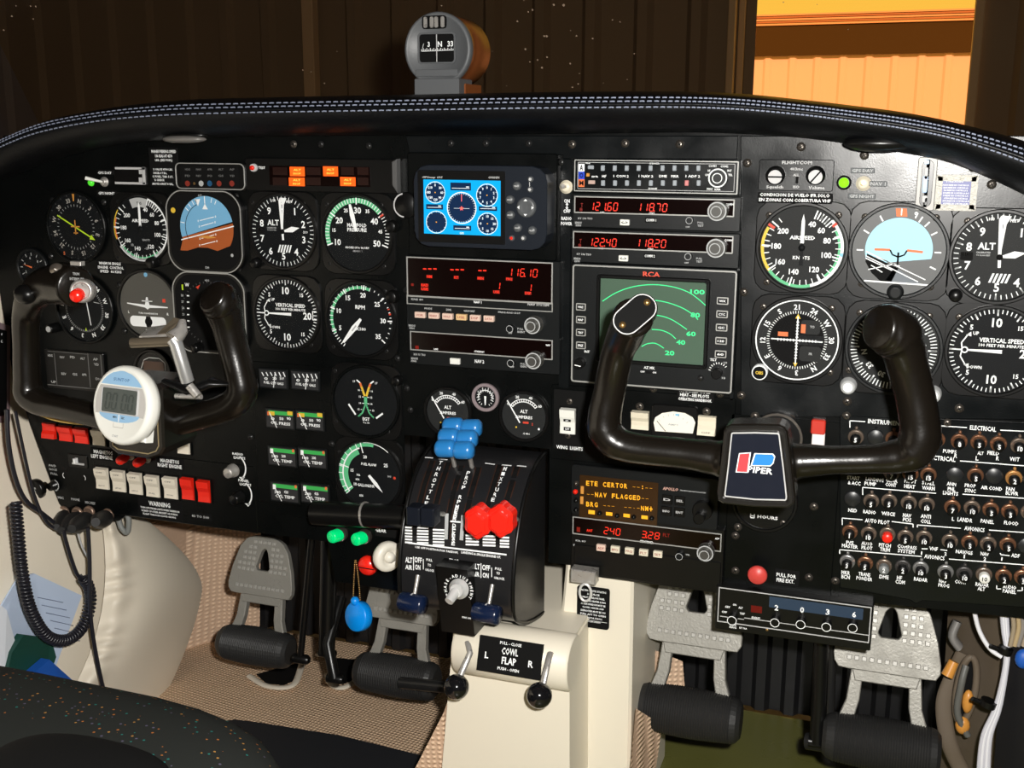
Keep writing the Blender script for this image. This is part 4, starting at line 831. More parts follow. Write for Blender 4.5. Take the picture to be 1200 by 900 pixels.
t.rect(q, 163, 198, 167, 204, LT, -.4); t.rect(q, 163, 208, 167, 214, LT, -.4); t.part('frame', q)
def placard(name, label, x0, y0, x1, y1, lines, h, bg=KD, tm=W, Y=-.8, r=1, cat='placard', bgframe=None, sk=0, label2=None):
    t = Radio(name, label, cat, x0, y0, x1, y1, Y, bg, r=r); q = MB()
    if bgframe: a, b_, c, d = t.b; o = rr(a, b_, c, d, r, 3); q.ring(o, offs(o, bgframe[0]), Y-.3, Y, bgframe[1])
    for l in lines: t.pt(q, l[0], l[1], l[2], l[3], l[4] if len(l) > 4 else h, tm, -.25, sk=sk)
    t.part('lettering', q); return t
placard('maneuvering_speed_placard', 'white-lettered speed placard above the small rounded annunciator, upper left', 175, 173, 209, 219, (('MANEUVERING SPEED', 192, 177.5, 29), ('136 KIAS AT 4570', 192, 182.8, 20), ('LBS. (SEE POH.)', 192, 188, 20), ('% VALVE 4700 LBS.', 191, 198.5, 23, 2.6), ('DECEL 0 T.B.L.', 188, 202.8, 16, 2.6), ('% FUSEL. TAB. 5 LT.', 191, 207, 24, 2.6), ('% CHECK', 187, 211, 12, 2.6), ('ABOVE A MAST 8 GAL.', 191, 215.5, 25, 2.6)), 3.6)
placard('gps_caption', 'tiny GPS DAY and GPS NIGHT captions round the upper-left toggle', 113, 199, 133, 205, (('GPS DAY', 123, 202.5, 16, 3.2),), 3); placard('gps_caption', 'tiny GPS NIGHT caption below the upper-left toggle', 113, 223, 136, 230, (('GPS NIGHT', 125, 226.5, 19, 3.2),), 3)
bpy.data.objects['gps_caption']['label'] = 'tiny GPS DAY caption above the upper-left toggle'
placard('engine_control_placard', 'three-line minimum single engine control speed placard below the left-hand airspeed indicator', 113, 305, 147, 321, (('MINIMUM SINGLE', 129, 308.8, 25), ('ENGINE  CONTROL', 130, 313.6, 30), ('SPEED  66 KIAS', 130, 318.2, 25)), 3.4)
t = Radio('intercom', 'small intercom panel with squelch and volume knobs, top of the right panel', 'intercom', 889, 187, 977, 224, -3.4, KG, r=2)
q = MB()
for tx, x, y_, w_, h_ in (('FLIGHTCOM', 934, 190.5, 35, 4), ('403mc', 933.5, 198, 15, 3.6), ('ALL', 933, 205, 7, 3), ('ISO', 933, 219, 7, 3), ('Squelch', 908, 219.5, 20, 4.5), ('Volume', 957, 220, 19, 4)): t.pt(q, tx, x, y_, w_, h_, LT)
cx, cz = t.l(934, 211, -3.4); q.poly(sq(cx-1.2, cx+1.2, cz-3, cz+3), -3.6, KD); t.part('lettering', q)
for x in (909, 956):
    cx, cz = t.l(x, 205.5, -3.4); q = MB(); q.lathe((cx, -3.4, cz), [(8.4, 0), (8.4, 2), (8, 2.4), (7.4, 10), (6.6, 11), (.01, 11)], KS, 26); q.poly(circ(cx+.6, cz-1, 6.0, 22), -14.6, LT); q.poly([(cx+.6+p[0], cz-1+p[1]) for p in rotp(sq(-.7, .7, -6, 6), 90 if x < 930 else 40)], -14.8, KD); t.part('knob', q)
placard('flight_rules_placard', 'two-line Spanish placard about vuelo IFR under the intercom', 888, 226, 976, 239, (('CONDICION DE VUELO IFR SOLO', 931.5, 228.7, 82), ('EN ZONAS CON COBERTURA VHF', 931.5, 234.7, 84)), 4, Y=-2.4)
for nm, x, y_, tx, w_, lab in (('caption_label', 1011, 200, 'GPS DAY', 27, 'faint GPS DAY caption above the right-hand toggle'), ('caption_label', 1029, 215.5, 'NAV 1', 20, 'faint NAV 1 caption at the right of the right-hand toggle'), ('caption_label', 1010, 230, 'GPS NIGHT', 31, 'faint GPS NIGHT caption below the right-hand toggle')):
    placard(nm, lab, x-w_/2-1, y_-3.4, x+w_/2+1, y_+3.4, ((tx, x, y_, w_-2, 4),), 4, Y=-2, bg=mat('tape_grey', (.05,.058,.062), .5), tm=WG)
t = placard('radio_power_caption', 'ON OFF RADIO POWER lettering beside the small metal toggle left of the radio stack', 657, 232, 670, 266, (('ON', 664.5, 235.5, 6.5), ('OFF', 664.5, 247.5, 8), ('RADIO', 664, 256, 12), ('POWER', 664, 262, 13)), 4.2, bg=KG, Y=-1.4)
q = MB(); x, z = t.l(664.5, 241.5, -1.4); q.poly([(x-1.6, z+1.2), (x+1.6, z+1.2), (x, z+3.6)], -1.7, W); q.poly([(x-1.6, z-1.2), (x+1.6, z-1.2), (x, z-3.6)], -1.7, W); q.line(x, z-1.5, x, z+1.5, .9, -1.7, W); t.part('arrow', q)
tog('toggle_switch', 'small metal toggle above the RADIO POWER lettering', (664, 219), bat=ST, dirn=(0, .1), ring=CREAM, r=5)
# compensation strip and blue placard
t = Radio('correction_card_holder', 'tall narrow silver-framed strip with blue glass near the top right', 'card holder', 1074, 184, 1097, 247, -4, mat('satin_silver', (.26,.255,.24), .45, .2), r=2)
q = MB(); a, b_, c, d = t.r(1079, 187, 1093, 243, -4); q.prism(rr(a, b_, c, d, 5.4, 5), -4.6, -4, KS, .3)
for x, y_, w_, h_, m_ in ((1086, 190, 6, 5, mat('strip_blue', (.03,.22,.45), .3)), (1085.5, 203, 4, 14, LT), (1084, 216, 6, 20, mat('strip_blue2', (.02,.16,.36), .3)), (1083.5, 233, 6, 8, LT), (1085, 236, 3, 9, KS)): a, b_, c, d = t.r(x-w_/2, y_-h_/2, x+w_/2, y_+h_/2, -4); q.prism(rr(a, b_, c, d, 1, 2), -5, -4.5, m_, .2)
t.part('insert', q)
t = placard('blue_placard', 'small blue placard dense with white text in a silver frame, near the top right', 1096, 205, 1145, 247, [('TYRE AVISO', 1119, 212.5, 21, 2.8)]+[('ASEGURESE DE CORTAR LA BOMBA'[i % 5:22+i % 4], 1120, 217+3.1*i, 31-(i % 3)*1.5, 2) for i in range(8)], 2, bg=mat('placard_blue', (.02,.03,.22), .4), Y=-2.8, r=1, bgframe=(5.2, mat('speckled_silver', (.40,.39,.35), .5, .4, bump=.8, bscale=500)))

# engine gauge cluster
ECL = (((320, 444), (357.5, 446), 'FUEL QTY GALS', ('0', '20', '50 F'), None, 'fuel quantity'), ((328, 491), (363, 493), 'OIL PRESS', ('0', '50', '90'), 'yg', 'oil pressure'), ((330.5, 535), (366, 537), 'OIL TEMP', ('100', '200', ''), 'g', 'oil temperature'), ((333.5, 577), (369, 579), 'CYL TEMP', ('240', '420', ''), 'g', 'cylinder temperature'))
for L_, R_, cap, nums, col, nm in ECL:
    for px, side in ((L_, 'left'), (R_, 'right')):
        x, y_ = px; t = Radio(nm.replace(' ', '_')+'_gauge', side+'-hand edgewise '+nm+' gauge of its pair, beside the '+{'fuel quantity':'lower left of the RPM gauge','oil pressure':'exhaust temperature gauge','oil temperature':'lower exhaust temperature rim','cylinder temperature':'fuel flow gauge'}[nm], 'gauge', x-17, y_-12, x+17, y_+12, -2.5, K2, r=1)
        q = MB(); t.rect(q, x-15.5, y_-10, x+15.5, y_+10, mat('gauge_face', (.022,.022,.024), .5), -.2); t.part('dial_face', q); q = MB()
        if not col:
            for k in range(6): A_ = t.l(x-13+5*k, y_-8, -2.5); q.line(A_[0], A_[1], A_[0]+2.2, A_[1]-(4 if k < 4 else 5), 1.2, -2.9, W)
        else:
            t.rect(q, x-13, y_-9, x+15, y_-4.5, GR2 if col == 'g' else GR2, -.4)
            if col == 'yg': t.rect(q, x-13, y_-9, x-6, y_-4.5, YE, -.5); t.rect(q, x+9, y_-9, x+15, y_-4.5, YE, -.5); t.rect(q, x-14.5, y_-9, x-12.5, y_-4.5, OR, -.6)
            else: t.rect(q, x+12, y_-8.5, x+14.5, y_-5, OR, -.5); t.rect(q, x-13.5, y_-9.5, x-10, y_-4, W, -.5)
        for s_, dx, w_ in ((nums[0], -8, 3+2*len(nums[0])), (nums[1], 2, 6), (nums[2], 10.5, 6)):
            if s_: t.pt(q, s_, x+dx, y_-.5, w_*.8, 3.2, W, -.5)
        t.pt(q, cap, x+1, y_+5, 23, 3.6, W, -.5); t.part('lettering', q)
        q = MB(); A_ = t.l(x-12 if col else x+3, y_-8, -2.5); B_ = t.l(x-3 if col else x+1, y_+10, -2.5); q.line(A_[0], A_[1], B_[0], B_[1], 1.0, -3.4, W); t.part('needle', q)
# mode annunciator and distance readout behind left yoke
t = Radio('autopilot_mode_panel', 'black autopilot mode button panel behind the left control wheel', 'indicator panel', 54, 412, 122, 457, -4, KS)
q = MB()
for i, (tx, x, y_) in enumerate((('HDG', 59, 416.5), ('NAV', 73, 418.5), ('FD', 85, 418.5), ('ALT', 97, 420), ('AP', 112, 421), ('YD', 113, 427), ('REV', 75, 438), ('GS', 88, 438.5), ('APPR', 99, 439), ('UP', 63, 447.5), ('DN', 115, 444))): t.pt(q, tx, x, y_, 5.5, 2.8, WG)
for x0, y0, x1, y1 in ((56, 413, 104, 413.6), (65, 414, 65.8, 452), (104, 414, 105, 454), (119, 416, 120, 455), (56, 453, 120, 454)): t.rect(q, x0, y0, x1, y1, WD)
t.part('lettering', q)
t = dial('distance_readout', 'small round-topped distance readout behind the clamp on the left control wheel', (181, 434), 22, KS, flange=False); q = t.f; y = t.y
q.pline([(-22*.8, -3), (-11, 12), (-4, 15), (10, 15), (17, 10), (17, -3), (0, -3), (0, -10)], .9, y, LT); q.poly(sq(-12, 15, -1, 11), y, mat('brown_window', (.05,.022,.012), .3)); q.text('CTS MODE', 8, -7, 2.6, y, W, w=18); fin(t)

# ================================================================== switches
def rocker_mb(w, h, m, up=True, txt=None, tm=None):
    q = MB(); z0, z1 = -h/2, h/2; s_ = 1 if up else -1
    prof = [(-1, z1), (-7.5, z1*.92), (-6.5, z1*.35), (-4.2, -.02*h), (-4.0, z0*.5), (-4.6, z0*.92), (-1, z0)]
    if not up: prof = [(y, -z) for y, z in prof][::-1]
    n = len(prof); vs = [(-w/2, y, z) for y, z in prof]+[(w/2, y, z) for y, z in prof]
    q.add(vs, [[i, i+n, i+1+n, i+1] for i in range(n-1)]+[list(range(n)), list(range(2*n-1, n-1, -1))], m)
    return q
def rocker(name, label, px, w, h, m, up=True, group=None, txt=(), fr=True, tm=None):
    t = T(name, label, 'switch', px, group=group)
    if fr: q = MB(); o = sq(-w/2-1.3, w/2+1.3, -h/2-1.3, h/2+1.3); q.ring(o, offs(o, 1.2), -2.4, -.2, KS, .3); t.part('surround', q)
    t.part('rocker', rocker_mb(w, h, m, up)); q = MB(); k = 0
    for s_, dz in txt: q.text(s_, 0, dz*h, 1.7, -8.2 if (dz > .2) == up else -5.2, tm or mat('grey_print', (.25,.23,.2), .6), w=w*.5); k = 1
    if k: t.part('lettering', q)
    return t
wl = ['leftmost', 'second from left', 'middle', 'fourth from left', 'rightmost']
for i, (x, y_, tx) in enumerate(((122, 560, 'BATT'), (141.5, 563, 'LEFT ALT'), (161, 566, 'RIGHT ALT'), (181, 569, 'FUEL'), (202, 571, 'PITOT HEAT'))):
    rocker('rocker_switch', wl[i]+' of the five ivory rocker switches under the magneto lettering', (x, y_), 17.5, 27, IVORY, i < 4 or True, 'ivory rocker switches', (('OFF', .33), (tx, -.3)))
for i, (x, y_) in enumerate(((222, 572), (241, 575))): rocker('rocker_switch', ('left' if i == 0 else 'right')+'-hand bright red rocker just right of the five ivory ones', (x, y_), 15.5, 27, REDP, True, 'red starter rockers')
for i, (x, y_) in enumerate(((60, 504), (79, 507.5), (97.5, 510))): rocker('rocker_switch', ('leftmost', 'middle', 'rightmost')[i]+' of the three short red rockers under the left control wheel', (x, y_), 18.5, 19, REDP, i > 0, 'short red rockers')
rocker('rocker_switch', 'cream rocker half hidden behind the round white timer', (118, 512), 17, 20, IVORY, True); rocker('rocker_switch', 'cream rocker just right of the left control wheel hub', (217, 522), 15.5, 19, IVORY, True)
t = rocker('rocker_switch', 'large white wing light switch in a black plate left of the right control wheel', (666.5, 493), 15.5, 27, WHP, True)
q = MB(); a, b_, c, d = t.r(649, 457, 686, 527); q.prism(rr(a, b_, c, d, 1, 2), -1.2, -.1, KD, .3); t.part('plate', q)
q = MB(); q.poly(sq(-3.6, 4, .5, 3), -6.5, KD); q.text('ON', 0, 1.7, 1.6, -6.6, W); q.poly(sq(-3.6, 3.6, -9, -5.4), -5.2, KD); q.text('OFF', 0, -7.2, 2, -5.4, W); T.pt(t, q, 'WING  LIGHTS', 668, 524.5, 31, 4.2, W, -1.5); t.part('lettering', q)
rocker('rocker_switch', 'cream rocker on the left of the small fan-shaped meter', (751, 492), 17, 19, CREAM, True, txt=(('PROP DE-ICE', .2),), fr=False); rocker('rocker_switch', 'cream rocker on the right of the small fan-shaped meter', (829, 498), 17, 19, CREAM, False, txt=(('OFF', -.3),), fr=False)
t = T('deice_ammeter', 'small white fan-shaped meter between two cream rockers', 'gauge', (790, 494)); q = MB()
a, b_, c, d = t.r(764, 474, 818, 516); q.prism(rr(a, b_, c, d, 4, 4), -4, 0, KS, 1); t.part('bezel', q); q = MB(); 
o = [t.l(x, y_, -4) for x, y_ in ((768, 505), (766, 495), (768, 489), (776, 484), (789, 482), (803, 484), (812, 489), (815, 495), (812, 508))]; q.poly(o, -4.4, mat('meter_white', (.85,.82,.72), .4)); a_, z_ = t.l(794, 486, -4); q.poly(sq(a_-2, a_+2, z_-1, z_+1), -4.6, BL); q.text('AMPS', 0, -2, 2, -4.6, WG, w=10)
for i in range(7): an = math.radians(-48+16*i); q.line(17*math.sin(an), -12+17*math.cos(an)*1.1, 19*math.sin(an), -12+19*math.cos(an)*1.1, .5, -4.6, WG)
t.part('dial_face', q); q = MB(); A_ = t.l(770, 493, -4); B_ = t.l(780, 505, -4); q.line(*A_, *B_, .6, -4.9, KD); t.part('needle', q)
placard('windshield_heat_placard', 'three-line black placard about windshield panel heat above the fan-shaped meter', 793, 455, 837, 472, (('WINDSHIELD PANEL', 814, 458.5, 37), ('HEAT - SEE PILOTS', 814, 463.5, 34), ('OPERATING HANDBOOK', 814.5, 468.5, 39)), 3.7, Y=-1.6, r=4)
placard('fire_placard', 'white PULL FOR FIRE EXT. placard right of the round red knob', 907, 668, 937, 687, (('PULL FOR', 921.5, 674.5, 23), ('FIRE EXT.', 920.5, 680.5, 21)), 4.6, Y=-1.6)
t = T('fire_pull_knob', 'round dull-red pull knob under the right control wheel hub', 'knob', (890, 667)); q = MB(); q.lathe((0, -1, 0), [(4, 0), (4, 10), (9, 12), (9.4, 15), (8, 17.5), (.01, 18)], mat('dull_red', (.62,.06,.05), .4), 26); t.part('knob', q); 
t = T('warning_switch', 'upright red-and-white guarded switch right of the right control wheel hub', 'switch', (958.5, 505)); q = MB(); a, b_, c, d = t.r(951, 487, 968, 524); q.box(a, b_, -2, 0, c, d, KS, .4); a, b_, c, d = t.r(951, 490, 968, 507); q.prism(rr(a, b_, c, d, 2, 3), -8, -1, mat('guard_red', (.55,.03,.015), .4), 1); t.part('guard', q); q = MB(); a, b_, c, d = t.r(952, 506, 967, 520); q.prism(sq(a, b_, c, d), -7, -1, mat('switch_white', (.85,.8,.78), .4), .6); t.part('rocker', q)
# magneto toggles and lettering
placard('magneto_placard', 'MAGNETOS LEFT ENGINE lettering left of the two small red toggles', 106, 526, 138, 540, (('MAGNETOS', 121, 530, 22), ('LEFT ENGINE', 119.5, 535.5, 25)), 4.4, bg=KD, Y=-1)
placard('magneto_placard', 'MAGNETOS RIGHT ENGINE lettering right of the two small red toggles', 183, 536, 216, 551, (('MAGNETOS', 199, 540.5, 22), ('RIGHT ENGINE', 199, 546, 28)), 4.4, bg=KD, Y=-1)
placard('warning_placard', 'small WARNING placard below the ivory rockers', 162, 585, 214, 608, (('WARNING', 187, 591, 25, 5.5), ('TURN OFF STROBE LIGHTS WHEN TAXIING IN', 187.5, 597, 45, 2.3), ('VICINITY OF OTHER AIRCRAFT OR DURING', 187, 600.6, 42, 2.3), ('FLIGHT THROUGH CLOUD OR FOG', 187, 604.2, 38, 2.3)), 3, bg=KD, Y=-1)
placard('strobe_caption', 'tiny faint caption under the right-hand bright red rocker', 222, 601, 248, 610, (('83 TO 500', 235, 605.5, 20, 3),), 3, bg=KD, tm=WG, Y=-1)
for i, (x, y_) in enumerate(((153, 536), (172.5, 539))):
    t = T('magneto_toggle', ('left' if i == 0 else 'right')+'-hand small red-tipped magneto toggle under the left control wheel hub', 'switch', (x, y_-2), group='magneto toggles'); q = MB(); q.lathe((0, -.4, 0), [(6, 0), (5, 2), (3, 5), (.01, 5)], ST, 16); t.part('nut', q); q = MB(); q.tube([(0, -4, 0), (-2, -10, -1), (-3, -15, -2)], [3, 5.5, 5.2], REDP, 14); q.ball((-3, -15, -2), 5.2, REDP, 12); t.part('lever', q, 'red plastic lever cap')
t = Radio('toggle_plate', 'small recessed plate with a T-shaped silver slide switch at the far lower left', 'switch', 80, 533, 102, 548, -1.5, KS); q = MB(); cx, cz = t.l(89, 541, -1.5); q.box(cx-5, cx+12, -3, -1.5, cz-3.2, cz-1, LT, .2); q.box(cx, cx+3, -7, -1.5, cz-1, cz+5, W, .4); t.part('slide', q)
for nm, tx, px in (('upper', 'RADIO', (274, 551)), ('lower', 'PANEL', (281, 582))):
    t = T('dimmer_knob', nm+' dimmer knob with curved white arrow, lettered '+tx+' LIGHTS', 'knob', px); q = MB(); sl = ST if nm == 'upper' else KS
    q.lathe((0, -.5, 0), [(8, 0), (7.6, 4), (6.4, 5), (6, 12), (5, 13), (.01, 13)], sl if nm == 'upper' else KS, 24); t.part('knob', q)
    q = MB(); q.arc(15.5, 17.2, 35, 140, -1.1, W, 14, 0, 4); q.poly([(11, -10.5), (15, -6), (7, -7)], -1.1, W); q.text(tx, 7, 20, 3, -1.1, W, w=14); q.text('LIGHTS', 9, 15.6, 3, -1.1, W, w=15); t.part('lettering', q)
# round far-left knob, sockets
t = T('pump_knob', 'black round push knob with white lettering overlapping the beige trim at far lower left', 'knob', (53, 569)); q = MB(); q.lathe((0, 0, 0), [(5, 0), (5, 10), (12.5, 12), (13, 18), (11, 20), (.01, 20)], KS, 26); q.text('EMG', 0, 3, 2, -20.4, W, w=8); q.text('FUEL', 0, 0, 2, -20.4, W, w=8); q.text('UP', 1, -3, 2, -20.4, W, w=5); t.part('knob', q)
t = T('selector_knob', 'small black knob with a thin grey collar right of the far-left push knob', 'knob', (65, 568)); q = MB(); q.lathe((0, 0, 0), [(7, 0), (7, 2), (5.5, 2.4), (5, 9), (.01, 9)], KS, 20); q.arc(6, 7.4, 10, 170, -2.4, WG, 14); t.part('knob', q)
t = T('cabin_caption', 'faint white captions at far lower left round the sockets', 'placard', (85, 575)); q = MB()
for tx, x, y_, w_, h_ in (('FWD', 62, 545.5, 8, 2.6), ('NOSE', 63, 550, 9, 2.6), ('FULL', 64, 555, 8, 2.6), ('MIC', 72, 583, 7, 3), ('PHONE', 89, 585, 10, 3), ('MIC KEY', 106.5, 589, 12, 3)): T.pt(t, q, tx, x, y_, w_, h_, WG, -1)
for x, y_, a0, a1 in ((77, 557, 200, 330), (98, 560, 20, 130)): cx, cz = t.l(x, y_); q.arc(3, 3.9, a0, a1, -1, W, 10, cx, cz)
t.part('lettering', q)
for i, (x, y_) in enumerate(((75, 600), (91, 601), (105, 600), (127, 603))):
    t = T('headset_socket', ('leftmost', 'second', 'third', 'rightmost')[i]+' of the brass-rimmed headset sockets under the far-left panel edge', 'socket', (x, y_), group='headset sockets'); q = MB(); q.lathe((0, 0, 0), [(8, 0), (8, 1.5), (6.5, 3), (5, 3.4), (4.6, 2)], mat('dull_brass', (.28,.19,.14), .4, .6), 20); t.part('collar', q)
# circuit breakers
def breaker(label, px, num, kind='tan'):
    mm = {'tan': mat('breaker_collar', (.17,.13,.10), .3, .5), 'or': mat('breaker_copper', (.23,.11,.06), .3, .6), 'sil': mat('breaker_silver', (.28,.28,.27), .3, .6), 'am': mat('breaker_amber', (.45,.22,.07), .35, .4), 'dk': mat('breaker_dark', (.05,.047,.045), .4, .3)}[kind if kind in ('tan', 'or', 'sil', 'am', 'dk') else 'tan']
    t = T('circuit_breaker', label, 'circuit breaker', px, Y=-2.3, group='circuit breakers'); q = MB()
    if num is None:
        q.lathe((0, 0, 0), [(7.6, 0), (7.4, 1.4), (6.6, 2), (.01, 2.1)], mat('blank_plug', (.012,.013,.014), .35), 22); q.poly(circ(0, 8.6, 1.5, 8), -.3, KD); t.part('plug', q); return t
    q.lathe((0, 0, 0), [(7.1, 0), (6.9, 1.2), (6.0, 1.7), (5.2, 1.8), (5.2, 4.8), (4.6, 5.2)], mm, 22); q.lathe((0, 0, 8.8), [(1.5, 0), (1.4, 2), (.01, 2.2)], mm, 8); t.part('collar', q)
    bm = {'r': REDP, 'w': WHP, 'g': mat('grey_cap', (.16,.17,.17), .4)}.get(kind, KS)
    q = MB(); q.lathe((0, -3, 0), [(4.6, 0), (4.6, 8.5), (4.1, 9.4), (.01, 9.4)], bm, 20); q.text(num, 0, 0, 4, -12.6, W if bm is not WHP else KD) if kind != 'r' else None; t.part('button', q); return t
rows = [('top row', 'under the INSTRUMENT and ELECTRICAL heading', [(1003, 512, '5', 'tan'), (1026, 512, None, ''), (1047, 514, '5', 'or'), (1098, 515, '5', 'or'), (1124, 517, '8', 'or'), (1147, 518, '5', 'or'), (1170, 520, '5', 'or'), (1194, 522, '10', 'tan')]),
 ('second row', 'partly under the right yoke arm', [(1045, 554, '7', 'tan'), (1067, 555, '15', 'or'), (1088, 556, '15', 'or'), (1119, 556, None, ''), (1143, 557, '5', 'or'), (1165, 557, None, ''), (1188, 560, '2', 'am')]),
 ('third row', 'above the PANEL and FLOOD lettering', [(999, 584, None, ''), (1021, 587, '5', 'tan'), (1042, 587, '5', 'tan'), (1065, 589, '10', 'tan'), (1086, 591, '10', 'tan'), (1116, 594, '7', 'or'), (1139, 595, '10', 'tan'), (1161, 597, '5', 'or'), (1183, 599, '5', 'or'), (1206, 600, '5', 'tan')]),
 ('fourth row', 'under the AUTO PILOT and AVIONICS heading', [(996, 623, '1', 'or'), (1018, 625, '10', 'tan'), (1040, 626, '5', 'r'), (1061, 629, '5', 'tan'), (1083, 630, '10', 'tan'), (1113, 634, '10', 'tan'), (1136, 635, '5', 'or'), (1158, 637, '2', 'tan'), (1181, 638, '5', 'or'), (1203, 639, None, '')]),
 ('bottom row', 'above the RADAR ALT and AUDIO PANEL lettering', [(993, 658, '3', 'sil'), (1014, 660, '5', 'or'), (1036, 663, '2', 'g'), (1058, 664, '2', 'dk'), (1079, 666, '10', 'sil'), (1108, 670, '3', 'sil'), (1130, 672, '10', 'dk'), (1153, 673, '10', 'w'), (1176, 675, '2', 'or'), (1198, 676, '5', 'or')])]
ordn = ['leftmost', 'second', 'third', 'fourth', 'fifth', 'sixth', 'seventh', 'eighth', 'ninth', 'tenth']
for rn, where, items in rows:
    for i, (x, y_, num, kd) in enumerate(items):
        d_ = 'blank round plug' if num is None else {'r': 'red-capped breaker', 'w': 'white-capped breaker', 'g': 'grey-capped breaker', 'am': 'amber-ringed breaker'}.get(kd, 'black button breaker marked '+num)
        breaker('%s, %s in the %s of breakers' % (d_, ordn[i], rn), (x, y_), num, kd)
BZ0 = mat('trim_bronze', (.22,.19,.16), .3, .7)
# ================================================================== glareshield
gp = [(-190,262,315),(-160,240,285),(-90,205,245),(-40,176,218),(0,157,203),(50,137,184),(120,124,169),(200,116,163),(300,113,160),(400,111,159),(500,109,158),(600,107,157),(700,106,156),(800,106,155),(870,109,157),(940,116,162),(1000,123,170),(1060,131,180),(1120,143,193),(1200,164,228),(1260,186,262),(1330,220,300)]
tops = [U(x, a, -58) for x, a, b in gp]; bots = [U(x, b, -40) for x, a, b in gp]
N_ = 4; tops = cr(tops, N_); bots = cr(bots, N_)
PR = [(0, -6), (.02, -22), (.12, -40), (.35, -54), (.6, -60), (.8, -58), (.92, -48), (1, -30), (1.02, 10), (1.0, 380)]   # (height fraction, Y)
t = T('glareshield', 'padded black leather glareshield roll with pale double stitching arching over the panel', 'glareshield', loc=(-110, 0, 770))
q = MB(); n = len(PR); vs = []; seams = {.70: [], .80: [], .955: []}
def gpt(i, f, Y):
    a, b_ = tops[i], bots[i]; x = b_.x+(a.x-b_.x)*min(f, 1); return (x-t.c.x, Y-t.c.y, b_.z+(a.z-b_.z)*f-t.c.z)
for i in range(len(tops)):
    for f, Y in PR: vs.append(gpt(i, f, Y))
fs = [[i*n+j, (i+1)*n+j, (i+1)*n+j+1, i*n+j+1] for i in range(len(tops)-1) for j in range(n-1)]
q.add(vs, fs, LEATHER, True); t.part('padding', q)
q = MB()
def gY(f):
    for (f0, y0), (f1, y1) in zip(PR, PR[1:]):
        if f0 <= f <= f1: return y0+(y1-y0)*(f-f0)/(f1-f0)
    return -40
for f in (.60, .74, .83):
    L = [Vector(gpt(i, f, gY(f)-.8)) for i in range(len(tops))]; L = cr(L, 3)
    acc = 0; k = 0; seglen = 7.5
    for a, b_ in zip(L, L[1:]):
        d = (b_-a).length; m_ = max(1, round(d/seglen))
        for j in range(m_):
            p0 = a+(b_-a)*(j/m_); p1 = a+(b_-a)*((j+.62)/m_); q.tube([p0, (p0+p1)/2+Vector((0, -.5, .2)), p1], .75, THREAD, 5)
t.part('stitching', q, 'pale thread stitches')
q = MB(); L = [Vector(gpt(i, .67, gY(.67)-.2)) for i in range(len(tops))]; q.tube(L, 1.7, LEATHER, 8); t.part('welt', q)
t = T('map_lamp', 'shallow pale lens of a lamp tucked under the glareshield, upper left', 'lamp', loc=U(216, 163, -34)); q = MB(); q.ball((0, 0, 0), 26, mat('lens_grey', (.16,.15,.14), .25), 24, (1, .45, .17)); t.part('lens', q); q = MB(); q.ball((0, 4, 4), 26, KS, 20, (1.05, .45, .17)); t.part('housing', q)

t = T('map_lamp', 'black domed lamp housing bulging under the glareshield at the upper right', 'lamp', loc=U(1030, 168, -36)); q = MB(); q.ball((0, 0, 0), 26, KS, 24, (1.1, .5, .28)); t.part('housing', q)
# ================================================================== compass
t = T('magnetic_compass', 'grey-faced magnetic compass reading N on top of the glareshield', 'compass', loc=U(514, 58, 70)); q = MB(); CPR = mat('doorlit_barrel', (.26,.075,.02), .4, .2)  # warm light from the doorway is put into the barrel's base colour
q.lathe((0, 0, 0), [(33, -62), (35.5, -58), (36, -20), (34.5, -14), (36.5, -8), (36.5, -2)], CPR, 40); t.part('barrel', q, 'barrel coloured orange-brown for the doorway light')
q = MB(); q.lathe((0, 0, 0), [(36.8, -4), (37.2, 2), (36, 4.5), (33.5, 5), (33, 4), (.01, 4)], GREY, 44); q.prism(rr(-25, 25, -50, -29, 1.5, 3), -7, 30, GREY, .8); q.prism(rr(-24, 23, -27, -20, 1, 2), -6, 0, GREY, .5); q.box(-13, 6, -3, 12, -64, -48, GREY, .6); t.part('face_plate', q)
q = MB(); q.prism(rr(-20, 20, -13.5, 15.5, 3.5, 4), -4.4, -3, KD); q.ring(rr(-21, 21, -14.5, 16.5, 4, 4), rr(-19.2, 19.2, -12.8, 14.8, 3, 4), -6, -4, GREY, .3)
q.text('3', -9, 5, 5, -4.8, W); q.text('N', 3.4, 5, 5.5, -4.8, W); q.text('33', 15, 5, 5.5, -4.8, W); q.line(-16, 1, -14.5, 6, .8, -4.8, WG)
for k in range(19): q.line(-17+1.95*k, -1.6, -17+1.95*k, 1.2 if k % 2 else .2, .7, -4.8, W)
q.line(-17, -1.8, 18, -1.2, .5, -4.8, W); q.line(.2, 14.5, .2, -12.5, 1, -5.6, LT); t.part('compass_card', q, 'black card lettered 3 N 33 behind a lubber line')
q = MB(); q.prism(rr(-16, 11, 20, 33, 3, 3), -5.5, -3, KS, .4)
for x in (-12, -5, 0, 7): q.prism(rr(x-2, x+2, 21, 32, 1.5, 2), -6.6, -5.4, ST, .4)
t.part('compensator', q)
for x, z in ((-16, -56), (9, -55), (22, -54)): q = MB(); q.lathe((x, -4 if x < 20 else 8, z), [(3.2, 0), (3, 2.4), (2, 3.4), (.01, 3.6)], ST, 12); t.part('screw', q)
q = MB(); q.box(-20, 26, 8, 55, -62, -34, CPR, 1); t.part('base', q)

